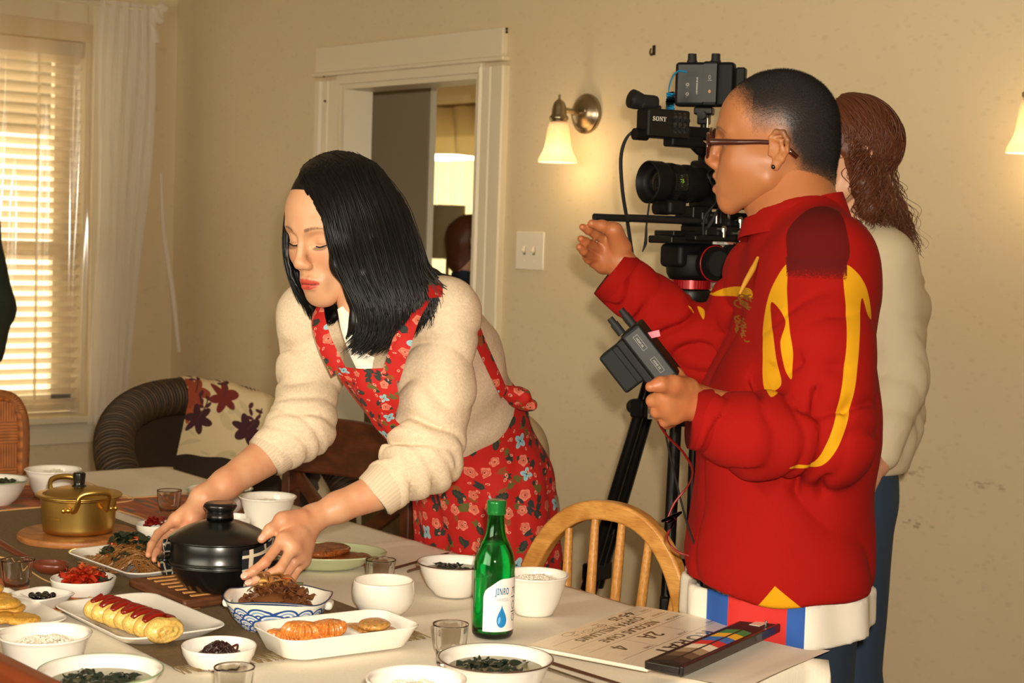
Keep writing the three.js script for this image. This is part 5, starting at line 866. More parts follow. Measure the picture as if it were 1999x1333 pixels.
// keep strands on the outside of a head-space ellipsoid
const scalpFix = (H, c, r, k = 1.0, spread = 0.02) => { const I = H.clone().invert(); return (p, w) => { p.applyMatrix4(I); const x = (p.x - c[0]) / r[0], y = (p.y - c[1]) / r[1], z = (p.z - c[2]) / r[2], L = Math.hypot(x, y, z), m = k + spread * w; if (L < m) { const f = m / L; p.set(c[0] + x * f * r[0], c[1] + y * f * r[1], c[2] + z * f * r[2]); } p.applyMatrix4(H); }; };
const floralTex = canvasTex(1024, 1024, (c, w, h) => {
  c.fillStyle = '#b8140c'; c.fillRect(0, 0, w, h);
  const wrap = (x, y, r, f) => { for (const dx of [-w, 0, w]) for (const dy of [-h, 0, h]) if (x + dx > -r && x + dx < w + r && y + dy > -r && y + dy < h + r) { c.save(); c.translate(x + dx, y + dy); f(); c.restore(); } };
  const leafSpray = (x, y, a, s, col) => wrap(x, y, 90 * s, () => { c.rotate(a); c.strokeStyle = col; c.lineWidth = 4 * s; c.beginPath(); c.moveTo(0, 0); c.lineTo(64 * s, 0); c.stroke(); for (let k = 0; k < 5; k++) for (const q of [-1, 1]) { c.fillStyle = col; c.save(); c.translate((12 + k * 12) * s, 0); c.rotate(q * 0.8); c.beginPath(); c.ellipse(16 * s, 0, 19 * s, 6.5 * s, 0, 0, 7); c.fill(); c.restore(); } });
  const bigLeaf = (x, y, a, s) => wrap(x, y, 60 * s, () => { c.rotate(a); c.fillStyle = '#1f2a24'; c.beginPath(); for (let k = 0; k <= 24; k++) { const t = k / 24 * 6.283, r = (34 + 5 * Math.sin(t * 11)) * s; c.lineTo(Math.cos(t) * r * 1.25, Math.sin(t) * r * 0.85); } c.fill(); c.strokeStyle = '#55503a'; c.lineWidth = 2.5; c.beginPath(); c.moveTo(-36 * s, 0); c.lineTo(36 * s, 0); for (let k = -2; k < 3; k++) { c.moveTo(k * 13 * s, 0); c.lineTo((k * 13 + 12) * s, 18 * s); c.moveTo(k * 13 * s, 0); c.lineTo((k * 13 + 12) * s, -18 * s); } c.stroke(); });
  const rose = (x, y, s) => wrap(x, y, 50 * s, () => { c.fillStyle = '#df7d63'; c.beginPath(); for (let k = 0; k <= 30; k++) { const t = k / 30 * 6.283, r = (39 + 4 * Math.sin(t * 5)) * s; c.lineTo(Math.cos(t) * r, Math.sin(t) * r); } c.fill(); c.strokeStyle = '#a83a2c'; c.lineWidth = 3.4 * s; for (const r of [30, 21, 12]) { c.beginPath(); c.arc(2, -1, r * s, rnd() * 6, rnd() * 6 + 5.2); c.stroke(); } c.fillStyle = '#6a1a14'; c.beginPath(); c.arc(0, 0, 6 * s, 0, 7); c.fill(); });
  const blue = (x, y, a, s) => wrap(x, y, 70 * s, () => { c.rotate(a); for (let k = 0; k < 4; k++) { c.rotate(Math.PI / 2); c.fillStyle = '#93b9c0'; c.beginPath(); c.ellipse(30 * s, 0, 30 * s, 21 * s, 0, 0, 7); c.fill(); c.strokeStyle = '#3f7d8c'; c.lineWidth = 3; c.beginPath(); c.moveTo(4, 0); c.lineTo(34 * s, 6 * s); c.moveTo(4, 0); c.lineTo(34 * s, -6 * s); c.stroke(); } c.fillStyle = '#2b4a4a'; c.beginPath(); c.arc(0, 0, 8 * s, 0, 7); c.fill(); });
  const bud = (x, y, a, s) => wrap(x, y, 30 * s, () => { c.rotate(a); c.fillStyle = '#e08f78'; c.beginPath(); c.ellipse(0, 0, 22 * s, 13 * s, 0, 0, 7); c.fill(); c.fillStyle = '#7a1a12'; c.beginPath(); c.ellipse(2, 0, 8 * s, 6 * s, 0, 0, 7); c.fill(); });
  const cells = []; for (let i = 0; i < 7; i++) for (let j = 0; j < 7; j++) cells.push([(i + 0.5 + rr(-0.22, 0.22)) * w / 7, (j + 0.5 + rr(-0.22, 0.22)) * h / 7]);
  for (let i = cells.length - 1; i > 0; i--) { const j = Math.floor(rnd() * (i + 1)); [cells[i], cells[j]] = [cells[j], cells[i]]; }
  for (let i = 0; i < 64; i++) leafSpray(rnd() * w, rnd() * h, rnd() * 6.3, rr(0.75, 1.15), ['#26302a', '#8a4a1e', '#26302a', '#5f5a22'][i % 4]);
  cells.forEach(([x, y], i) => { const k = i % 10; if (k < 4) rose(x, y, rr(0.95, 1.25)); else if (k < 6) bigLeaf(x, y, rnd() * 6, rr(1.0, 1.3)); else if (k < 7) blue(x, y, rnd() * 6, rr(0.95, 1.25)); else if (k < 8) leafSpray(x, y, rnd() * 6, 1, '#26302a'); else bud(x, y, rnd() * 6, 1); });
  for (let i = 0; i < 60; i++) bud(rnd() * w, rnd() * h, rnd() * 6, rr(0.6, 0.95));
}, true);
const apronMat = std('#ffffff', 0.8, { map: floralTex, side: THREE.DoubleSide });
const knitTex = dataTex(256, 256, (u, v, x, y) => { const k = 225 + 5 * Math.sin(x * 0.8) * Math.sin(y * 0.8) + 20 * (tn(u, v, 40, 4) - 0.5); return [k, k * 0.905, k * 0.77]; }, true, [10, 10]);
const knit = phy('#ffffff', 0.85, { map: knitTex, sheen: 0.4, sheenRoughness: 0.6 });

{ // ===== the woman serving =====
  const base = [3.66, 0, 1.36];
  const o = thing('person', 'dark haired woman in cream sweater and red floral apron setting down the pot', 'person', [base[0], 0, base[2]]);
  const skin = [0.66, 0.36, 0.195], flush = [0.60, 0.19, 0.095];
  const H = pose([3.835, 1.385, 1.910], 0.19, 0.30, -0.02, 1.01);
  const hipL = [3.72, 0.86, 1.37], hipR = [3.565, 0.86, 1.37], pel = [3.66, 0.90, 1.375], wst = [3.685, 1.03, 1.475], rib = [3.745, 1.13, 1.58], chs = [3.775, 1.18, 1.665], c7 = [3.805, 1.262, 1.775];
  const shL = [3.9458,1.2453,1.7537], shR = [3.6486,1.2236,1.8334], elL = [3.9618,1.0013,1.8037], elR = [3.7094,1.0284,1.8888], wrL = [3.9043,0.8943,1.9989], wrR = [3.7102,0.9109,2.0948];
  const headC = [3.835, 1.385, 1.910];
  // ---- body (skin): head, neck, trunk, arms, legs, hands
  const hp = { closed: true, skin, flush, lip: [0.55, 0.075, 0.045], brow: [0.05, 0.03, 0.02], ears: [1, -1] };
  const head = vcol(sdf(headPrims(hp), [-0.1, -0.13, -0.125], [0.1, 0.14, 0.13], 0.0019, headPost(hp)), headColor(hp)).applyMatrix4(H);
  const nk = W3(H, [0, -0.05, -0.02]), nk2 = W3(H, [0, -0.085, 0.02]);
  const neckEnd = [3.79, 1.235, 1.755];
  const left = { s: 0.9, wrist: wrL, fingers: [[[3.9371,0.8729,2.0771], [3.9529,0.841,2.1225], [3.9496,0.8283,2.1426], [3.9445,0.8197,2.1566]], [[3.9487,0.8598,2.0653], [3.9614,0.8297,2.099], [3.9561,0.8169,2.1288], [3.9434,0.8074,2.1469]], [[3.9399,0.8427,2.0466], [3.9471,0.8131,2.079], [3.9431,0.8019,2.1071], [3.9328,0.7939,2.127]], [[3.9327,0.8314,2.0331], [3.9387,0.8059,2.059], [3.932,0.7945,2.0826], [3.9254,0.7882,2.0982]]], thumb: [[3.9133,0.899,2.026], [3.9137,0.8989,2.0633], [3.9156,0.8853,2.0895], [3.9155,0.8714,2.106]], arm: [[3.9169,0.9125,1.953], [3.9411,0.9442,1.8624]], armR: [0.0215, 0.0255, 0.035] };
  const right = { s: 0.82, wrist: wrR, fingers: [[[3.6676,0.8691,2.124], [3.6842,0.8504,2.1674], [3.7088,0.8373,2.1938], [3.7285,0.8254,2.2104]], [[3.6588,0.8558,2.1125], [3.672,0.8362,2.1522], [3.6971,0.8231,2.1781], [3.7139,0.8129,2.1902]], [[3.6556,0.8433,2.1022], [3.6699,0.8238,2.1407], [3.6911,0.8098,2.1634], [3.7039,0.8004,2.1725]], [[3.6579,0.8336,2.093], [3.6702,0.8133,2.1263], [3.6873,0.8001,2.146], [3.6956,0.7914,2.1526]]], thumb: [[3.6893,0.8912,2.0901], [3.6941,0.8735,2.1089], [3.7022,0.8599,2.1236], [3.7082,0.8491,2.133]], arm: [[3.7091,0.9317,2.0489], [3.6992,0.9749,1.9581]], armR: [0.021, 0.0265, 0.036] };
  const bodyP = [cap(nk, neckEnd, 0.047, 0.052, 0.03), cap(nk2, neckEnd, 0.03, 0.045, 0.03), cap(neckEnd, chs, 0.06, 0.085, 0.05), cap(chs, wst, 0.085, 0.08, 0.05), cap(wst, pel, 0.075, 0.07, 0.03), cap(hipL, hipR, 0.055, 0.055, 0.03), cap(shL, shR, 0.026, 0.024, 0.04), cap(shL, elL, 0.034, 0.031, 0.015), cap(shR, elR, 0.024, 0.026, 0.015), cap(elL, [3.9367,0.9375,1.8756], 0.031, 0.032, 0.015), cap(elR, [3.6989,0.9689,1.9665], 0.031, 0.032, 0.015), cap(hipL, [3.72, 0.46, 1.33], 0.055, 0.05, 0.02), cap([3.72, 0.46, 1.33], [3.74, 0.08, 1.29], 0.052, 0.036, 0.03), cap(hipR, [3.56, 0.46, 1.33], 0.055, 0.05, 0.02), cap([3.56, 0.46, 1.33], [3.56, 0.08, 1.29], 0.052, 0.036, 0.03), cap([3.74, 0.05, 1.28], [3.75, 0.035, 1.42], 0.04, 0.03, 0.03), cap([3.56, 0.05, 1.28], [3.55, 0.035, 1.42], 0.04, 0.03, 0.03)];
  const body = tint(sdf(bodyP, [3.4, 0, 1.15], [4.1, 1.42, 2.2], 0.008), mix3(skin, flush, 0.12));
  part(o, 'body', onBase(mergeSkin([head, body, handGeo(left, skin, flush), handGeo(right, skin, flush)]), base), skinMat);
  // nails and lashes
  const nailM = phy([0, 0, 0], 0.25); nailM.color.setRGB(0.75, 0.42, 0.30);
  for (const [f, r] of [[left.fingers[0], 0.0075], [left.fingers[1], 0.0075], [left.thumb, 0.0085]]) { const a = A(f[2]), b = A(f[3]), d = b.clone().sub(a).normalize(), cam = V(6.19, 1.38, 3.59).sub(b).normalize(), n = cam.sub(d.clone().multiplyScalar(cam.dot(d))).add(V(0, 0.5, 0)).normalize(); const q = new THREE.Matrix4().makeBasis(d.clone().cross(n).normalize().negate(), n, d); const g = new THREE.SphereGeometry(1, 14, 10).scale(0.0052, 0.0016, 0.0068).applyMatrix4(q).translate(b.x + n.x * r * 0.78, b.y + n.y * r * 0.78, b.z + n.z * r * 0.78); part(o, 'fingernail', onBase(g, base), nailM); }
  const lash = []; for (const s of [-1, 1]) { lash.push(sweep([-1, -0.5, 0, 0.5, 1].map(t => W3(H, [s * 0.031 + t * 0.0155, -0.0015 - 0.0024 * (1 - t * t) + (s * t > 0 ? 0.001 : -0.0003), 0.0815 - 0.0058 * t * t])), [0.0006, 0.0012, 0.0013, 0.0013, 0.0006], 5, 16)); for (let i = 0; i < 16; i++) { const t = -0.8 + i * 0.11; const a = [s * 0.031 + t * 0.0155, -0.0015 - 0.0024 * (1 - t * t), 0.0815 - 0.0058 * t * t]; lash.push(sweep([W3(H, a), W3(H, [a[0] + s * 0.001 * t, a[1] - 0.0035, a[2] + 0.0045]), W3(H, [a[0] + t * 0.0022, a[1] - 0.0045, a[2] + 0.0085])], [0.0004, 0.0003, 0.0001], 3, 4)); } }
  part(o, 'eyelashes', onBase(merge(lash), base), std('#120c0a', 0.6));
  // ---- hair
  const G0 = [[3.7669,1.4815,1.9326], [3.7344,1.4467,1.9422], [3.714,1.3918,1.9401], [3.7093,1.3367,1.9354], [3.7183,1.2956,1.9292], [3.7404,1.2644,1.9224]];
  const Gm = [[3.7432,1.4799,1.9141], [3.6979,1.4295,1.9094], [3.6831,1.3552,1.9029], [3.7027,1.2812,1.9028], [3.7443,1.2461,1.9046], [3.7677,1.2272,1.9102]];
  const Gn = [[3.7411,1.5051,1.8689], [3.7082,1.413,1.8542], [3.7083,1.3192,1.8628], [3.7532,1.2558,1.8787], [3.8018,1.2326,1.8865], [3.81,1.2206,1.9086]];
  const G1 = [[3.8031,1.482,1.9521], [3.8697,1.4351,1.9721], [3.9118,1.3763,1.983], [3.939,1.3169,1.9731], [3.951,1.2658,1.9494], [3.9481,1.2135,1.9424], [3.9282,1.1827,1.9526]];
  const G2 = [[3.8124,1.495,1.9405], [3.9042,1.442,1.9553], [3.9466,1.3733,1.9593], [3.9713,1.3055,1.9454], [3.9779,1.2498,1.9206], [3.9688,1.2059,1.9198], [3.9384,1.1779,1.9341]];
  const G3 = [[3.8199,1.5087,1.9157], [3.9188,1.4481,1.9157], [3.9654,1.3748,1.9155], [3.9864,1.3107,1.9054], [3.9901,1.259,1.8835], [3.9811,1.2148,1.8826], [3.9561,1.1836,1.8986]];
  const G4 = [[3.8191,1.5167,1.8857], [3.9177,1.4543,1.8712], [3.9614,1.3803,1.8667], [3.9812,1.311,1.8585], [3.9851,1.2656,1.8433], [3.976,1.2316,1.8416], [3.9653,1.2133,1.8403]];
  const G5 = [[3.8149,1.5164,1.8603], [3.8919,1.4473,1.8255], [3.9246,1.372,1.8108], [3.9429,1.3146,1.7957], [3.9701,1.2916,1.7823], [3.9848,1.2762,1.7672], [3.9819,1.2582,1.7722]];
  const G6 = [[3.7937,1.5134,1.8392], [3.8388,1.4353,1.7808], [3.8414,1.3622,1.7545], [3.8818,1.3174,1.7435], [3.9184,1.3051,1.7337], [3.9401,1.296,1.7252], [3.9486,1.2791,1.7173]];
  const near = [G1, G2, G3, G4, G5, G6], far = [G0, Gm, Gn];
  const inset = (g, k) => g.map(p => { const v = A(p).sub(A(headC)); const L = v.length(); return A(headC).addScaledVector(v, (L - k) / L).toArray(); });
  const hairP = [ell([0, 0.040, -0.015], [0.0795, 0.091, 0.100], 0.02)].map(p => { const inv = H.clone().invert(), e = inv.elements, f = p.f; return { k: p.k, f: (x, y, z) => f(e[0] * x + e[4] * y + e[8] * z + e[12], e[1] * x + e[5] * y + e[9] * z + e[13], e[2] * x + e[6] * y + e[10] * z + e[14]) * 1.05 }; });
  near.forEach((g, i) => hairP.push(...chain(inset(g, 0.021), i > 3 ? [0.006, 0.014, 0.016, 0.012, 0.006, 0.003, 0.001] : [0.006, 0.014, 0.018, 0.017, 0.013, 0.009, 0.002], 0.02)));
  for (const g of [G3, G4, G5]) hairP.push(...chain(inset(g, 0.05).slice(0, 5), [0.015, 0.03, 0.034, 0.03, 0.015], 0.02));
  hairP.push(...chain(inset(G0, 0.006), [0.003, 0.004, 0.005, 0.005, 0.004, 0.002], 0.008), ...chain(inset(Gm, 0.006), [0.004, 0.007, 0.008, 0.008, 0.006, 0.003], 0.01), ...chain(inset(Gn, 0.004), [0.008, 0.012, 0.014, 0.012, 0.007, 0.003], 0.012));
  const inv = H.clone().invert().elements;
  const hg = sdf(hairP, [3.6, 1.05, 1.6], [4.08, 1.58, 2.12], 0.004, (d, x, y, z) => { const lx = inv[0] * x + inv[4] * y + inv[8] * z + inv[12], ly = inv[1] * x + inv[5] * y + inv[9] * z + inv[13], lz = inv[2] * x + inv[6] * y + inv[10] * z + inv[14]; const face = (Math.hypot((lx + 0.006) / 0.061, (ly + 0.02) / 0.098, (lz - 0.098) / 0.062) - 1) * 0.06; return smax(d, -face, 0.012); });
  const sf1 = scalpFix(H, [0, 0.040, -0.015], [0.0795, 0.091, 0.100], 1.03, 0.03), sf2 = scalpFix(H, [0, 0.012, 0.022], [0.068, 0.088, 0.075], 1.04, 0.04), sfix = (p, w) => { sf1(p, w); sf2(p, w); };
  const hairM = phy('#0e0c0b', 0.42, { sheen: 0.2, sheenRoughness: 0.4 });
  const hair = part(o, 'hair', onBase(hg, base), hairM);
  part(hair, 'hair_strands', onBase(merge([strandSheet(near, 1700, 0.0014, 0.010, 22, 0.0016, 0.09, sfix), strandSheet(near.map(g => inset(g, 0.009)), 500, 0.002, 0.008, 16, 0, 0.05, sfix), strandSheet([G0, Gm, Gn], 420, 0.0013, 0.006, 16, 0, 0.06, sfix), strandSheet([G6, Gn, Gm], 300, 0.0015, 0.004, 16, 0, 0.05, sfix), strandSheet(near.map(g => inset(g, -0.005)), 110, 0.0005, 0.014, 16, 0.002, 0.2, sfix), strandSheet([G4, G5, G6], 240, 0.0013, 0.012, 18, 0.004)]), base), hairM).userData.kind = 'stuff';
  // ---- sweater
  const cuL = [3.9337,0.9306,1.8841], cuR = [3.6993,0.9731,1.9581];
  const swP = [cap(c7, chs, 0.075, 0.105, 0.05), cap(shL, shR, 0.056, 0.056, 0.05), cap(chs, rib, 0.112, 0.104, 0.05), cap(rib, wst, 0.102, 0.092, 0.05), cap(wst, [3.65, 0.93, 1.40], 0.092, 0.1, 0.05), cap([3.70, 1.13, 1.60], [3.70, 1.05, 1.52], 0.1, 0.092, 0.05),
    cap(shL, [3.955, 1.11, 1.775], 0.062, 0.062, 0.035), cap([3.955, 1.11, 1.775], elL, 0.062, 0.063, 0.03), cap(elL, cuL, 0.061, 0.044, 0.03), cap(elL, [elL[0] + 0.004, elL[1] - 0.02, elL[2] - 0.004], 0.063, 0.05, 0.03),
    cap(shR, [3.655, 1.12, 1.835], 0.06, 0.058, 0.035), cap([3.655, 1.12, 1.835], elR, 0.058, 0.058, 0.03), cap(elR, cuR, 0.058, 0.044, 0.03)];
  const fL = folds(shL, elL, 4, 0.020, 0.5), fL2 = folds(elL, cuL, 3.2, 0.022, 2), fR = folds(shR, elR, 4, 0.020, 1.2), fR2 = folds(elR, cuR, 3, 0.022, 3);
  const near2 = (p, a, b) => { const dx = b[0] - a[0], dy = b[1] - a[1], dz = b[2] - a[2], t = clamp(((p[0] - a[0]) * dx + (p[1] - a[1]) * dy + (p[2] - a[2]) * dz) / (dx * dx + dy * dy + dz * dz), 0, 1); return Math.hypot(p[0] - a[0] - dx * t, p[1] - a[1] - dy * t, p[2] - a[2] - dz * t); };
  const cutEnd = (p, a, b) => { const L = Math.hypot(b[0] - a[0], b[1] - a[1], b[2] - a[2]); return ((p[0] - b[0]) * (b[0] - a[0]) + (p[1] - b[1]) * (b[1] - a[1]) + (p[2] - b[2]) * (b[2] - a[2])) / L; };
  const V0 = A([3.79, 1.14, 1.86]);
  const sw = sdf(swP, [3.42, 0.78, 1.15], [4.12, 1.4, 2.1], 0.0048, (d, x, y, z) => {
    const p = [x, y, z], aL = near2(p, elL, cuL), aR = near2(p, elR, cuR);
    let f = 0; const nL = near2(p, shL, elL), nR = near2(p, shR, elR);
    if (aL < 0.1) f += fL2(x, y, z); if (aR < 0.1) f += fR2(x, y, z); if (nL < 0.1 && z > 1.6) f += fL(x, y, z) * sstep(0, 0.07, -(y - shL[1])); if (nR < 0.1) f += fR(x, y, z) * sstep(0, 0.07, -(y - shR[1]));
    d += f * 0.9 + 0.004 * fbm(x * 14, y * 20, z * 14, 3);
    if (aL < 0.075) d = smax(d, cutEnd(p, elL, cuL), 0.006); if (aR < 0.075) d = smax(d, cutEnd(p, elR, cuR), 0.006);
    return d;
  }, 0.03);
  part(o, 'sweater', onBase(boxUV(sw), base), knit);
  const ribTex = dataTex(128, 16, (u) => { const k = 218 + 10 * Math.sin(u * 6.283 * 40); return [k, k * 0.905, k * 0.77]; });
  const cuff = (a, b, r, n) => { const d = A(b).sub(A(a)).normalize(), e = A(b); return sweep([e.clone().addScaledVector(d, -0.034), e.clone().addScaledVector(d, -0.012), e.clone().addScaledVector(d, 0.004), e.clone().addScaledVector(d, 0.007)], [r + 0.003, r, r - 0.002, r - 0.008], 40, 12); };
  const ribM = phy('#ffffff', 0.85, { map: ribTex, bumpMap: ribTex, bumpScale: 0.001, sheen: 0.3 });
  part(o, 'sleeve_cuff', onBase(cuff(elL, cuL, 0.0445), base), ribM); part(o, 'sleeve_cuff', onBase(cuff(elR, cuR, 0.044), base), ribM);
  // white collar placket at the neck
  const col = std('#efe8d8', 0.7, { side: THREE.DoubleSide });
  const ribbon = (pts, w, mat, name, nrm) => { const cv = new THREE.CatmullRomCurve3(pts.map(A)); const g = grid(6, 40, (u, v) => { const p = cv.getPoint(v), t = cv.getTangent(v), out = nrm(p), s = t.clone().cross(out).normalize(), ww = Array.isArray(w) ? mixf(w[0], w[1], v) : w; p.addScaledVector(s, (u - 0.5) * ww).addScaledVector(out, 0.004 * Math.cos((u - 0.5) * 3)); return [p.x, p.y, p.z, (u - 0.5) * ww, v * cv.getLength()]; }); return part(o, name, onBase(g, base), mat); };
  const outOf = (c) => (p) => p.clone().sub(A(c)).normalize();
  ribbon([[3.8982,1.2543,1.9419], [3.9175,1.2204,1.946], [3.9268,1.177,1.9321], [3.9313,1.1551,1.9216]], [0.02, 0.022], col, 'shirt_placket', outOf(chs));
  ribbon([[3.9476,1.1783,1.9236], [3.9382,1.1644,1.9205], [3.934,1.1491,1.9191]], [0.03, 0.03], col, 'shirt_placket', outOf(chs));
  // bare neckline
  part(o, 'neckline', onBase(tint(sdf([cap([3.9029,1.2545,1.9215], [3.923,1.1764,1.9184], 0.02, 0.006, 0.01), cap([3.8839,1.2623,1.897], [3.9053,1.2193,1.9221], 0.04, 0.02, 0.02)], ...boundsOf([[3.9029,1.2545,1.9215], [3.923,1.1764,1.9184], [3.8839,1.2623,1.897]], 0.06), 0.003), mix3(skin, flush, 0.12)), base), skinMat);
  // ---- apron
  const scale = 1 / 0.25;
  const bibUV = (g) => { g = boxUV(g, scale); return g; };
  // skirt: a shell around the hips
  const skP = [cap([3.70, 1.09, 1.53], [3.672, 1.0, 1.45], 0.1, 0.106, 0.04), cap([3.672, 1.0, 1.45], [3.64, 0.90, 1.40], 0.106, 0.118, 0.05), cap([3.685, 0.88, 1.385], [3.685, 0.45, 1.335], 0.112, 0.125, 0.05), cap([3.58, 0.88, 1.385], [3.58, 0.45, 1.335], 0.112, 0.125, 0.05), cap([3.635, 0.86, 1.35], [3.635, 0.7, 1.33], 0.115, 0.125, 0.05)];
  const sk = sdf(skP, [3.38, 0.42, 1.1], [3.96, 1.16, 1.64], 0.006, (d, x, y, z) => {
    const a = Math.atan2(x - 3.66, z - 1.38); d += 0.006 * Math.pow(0.5 + 0.5 * Math.sin(a * 9 + y * 4 + 1.5 * noise3(x * 5, y * 5, z * 5)), 2) * sstep(1.05, 0.85, y) + 0.004 * fbm(x * 12, y * 9, z * 12, 3);
    d = Math.abs(d + 0.007) - 0.0068; // cloth thickness
    const top = 1.085 + 0.02 * sstep(1.5, 1.34, z) - 0.06 * Math.exp(-Math.pow((x - 3.78) / 0.05, 2)) * sstep(1.36, 1.5, z);
    d = smax(d, y - top, 0.004); d = smax(d, 0.46 - y, 0.004);
    const back = (z - 1.255) * 0.97 - (y - 0.95) * 0.35 + (Math.abs(x - 3.66) - 0.20) * 0.4; return smax(d, -back, 0.004); // open at the back
  }, 0.02);
  const apron = part(o, 'apron_skirt', onBase(bibUV(sk), base), apronMat);
  // bib: sheet from the waist up to the chest
  const bibPts = { tl: [3.8729,1.1535,1.9346], tr: [3.9815,1.1573,1.8875], bl: [3.8934,0.974,1.7927], br: [3.9726,1.023,1.767], ml: [3.8742,1.1264,1.9206], mr: [3.9809,1.1008,1.8784], l2: [3.8763,1.0442,1.8506], r2: [3.955,1.0623,1.866] };
  const bib = grid(24, 40, (u, v) => { const L = new THREE.CatmullRomCurve3([A(bibPts.tl), A(bibPts.ml), A(bibPts.l2), A(bibPts.bl)]).getPoint(v), R = new THREE.CatmullRomCurve3([A(bibPts.tr), A(bibPts.mr), A(bibPts.r2), A(bibPts.br)]).getPoint(v); const p = L.lerp(R, u); const b = Math.sin(u * Math.PI) * 0.02; return [p.x + 0.3 * b, p.y - 0.2 * b, p.z + 0.8 * b + 0.003 * Math.sin(u * 14 + v * 6), u * 0.16 * scale + 0.1, v * 0.26 * scale + 0.3]; });
  part(o, 'apron_bib', onBase(bib, base), apronMat);
  const strapM = std('#ffffff', 0.8, { map: (() => { const t = floralTex.clone(); t.repeat.set(scale, scale); return t; })(), side: THREE.DoubleSide });
  ribbon([[3.8763,1.1393,1.929], [3.8664,1.1637,1.9379], [3.8539,1.1897,1.945], [3.832,1.224,1.9438], [3.7972,1.249,1.9203], [3.7414,1.2598,1.8614]], [0.034, 0.03], strapM, 'apron_strap', outOf(rib));
  ribbon([[3.9755,1.1377,1.8932], [3.9872,1.1675,1.8922], [3.9968,1.1942,1.8896], [3.992,1.2416,1.8678], [3.9685,1.2843,1.815], [3.9267,1.2963,1.7402]], [0.034, 0.034], strapM, 'apron_strap', outOf(rib));
  ribbon([[3.9827,1.2884,1.8287], [3.9763,1.2883,1.7757], [3.958,1.2713,1.7225], [3.9245,1.2082,1.6605], [3.8872,1.1396,1.5883], [3.8683,1.088,1.539]], [0.034, 0.022], strapM, 'apron_strap', outOf(rib));
  part(o, 'bow_tie_end', onBase(boxUV(sdf([ell([3.8202,1.0735,1.4589], [0.034, 0.02, 0.018], 0.01), cap([3.8239,1.0863,1.4986], [3.8266,1.0819,1.481], 0.012, 0.016, 0.01), cap([3.8225,1.0686,1.4567], [3.8358,1.0592,1.4427], 0.018, 0.012, 0.01)], ...boundsOf([[3.8202,1.0735,1.4589], [3.8239,1.0863,1.4986], [3.8358,1.0592,1.4427]], 0.05), 0.003, (d, x, y, z) => d + 0.004 * noise3(x * 60, y * 60, z * 60)), scale), base), apronMat);
  // trousers
  const tr = sdf([cap([3.64, 0.93, 1.335], [3.64, 0.80, 1.325], 0.098, 0.1, 0.05), cap([3.69, 0.82, 1.335], [3.71, 0.46, 1.32], 0.085, 0.075, 0.04), cap([3.72, 0.46, 1.32], [3.73, 0.08, 1.28], 0.08, 0.06, 0.03), cap([3.58, 0.82, 1.335], [3.57, 0.46, 1.32], 0.085, 0.075, 0.04), cap([3.57, 0.46, 1.32], [3.56, 0.08, 1.28], 0.08, 0.06, 0.03)], [3.4, 0.02, 1.1], [3.95, 1.1, 1.6], 0.01, (d, x, y, z) => d + 0.004 * fbm(x * 10, y * 10, z * 10, 2));
  part(o, 'trousers', onBase(tr, base), std('#b39a72', 0.85));
  // ---- potholders in her hands
  const pt = canvasTex(256, 256, (c, w, h) => { c.fillStyle = '#14161a'; c.fillRect(0, 0, w, h); c.strokeStyle = '#cfc3a6'; c.lineWidth = 15; for (let i = 0; i < 4; i++) { c.beginPath(); c.moveTo(0, 32 + i * 64 + rr(-4, 4)); c.lineTo(w, 32 + i * 64 + rr(-4, 4)); c.stroke(); c.beginPath(); c.moveTo(32 + i * 64 + rr(-4, 4), 0); c.lineTo(32 + i * 64 + rr(-4, 4), h); c.stroke(); } });
  const pm = std('#ffffff', 0.9, { map: pt, side: THREE.DoubleSide });
  const holder = (label, a0, a1, y0, y1) => solo('potholder', label, 'potholder', mergeVertices(grid(24, 18, (u, v) => { const a = mixf(a0, a1, u), flare = 0.012 * Math.pow(Math.abs(u - 0.5) * 2, 3) * (a1 > a0 ? 1 : 1), r = 0.0905 + 0.003 * Math.sin(u * 9 + v * 7) + flare * (1 - v) - 0.012 * sstep(0.45, 0.0, v); return [Math.sin(a) * r, mixf(y0, y1, v) + 0.012 * (u - 0.5) * (a0 > 0 ? 1 : -1), Math.cos(a) * r, u, v]; })), pm, [3.832, TY + 0.0225, 2.135]);
  const ca = Math.atan2(6.19 - 3.832, 3.59 - 2.135);
  holder('black potholder with white grid lines between her left hand and the pot', ca + 0.42, ca + 1.95, -0.004, 0.086);
  holder('black potholder with white grid lines under her right hand', ca - 1.35, ca - 2.4, 0.02, 0.08);
}

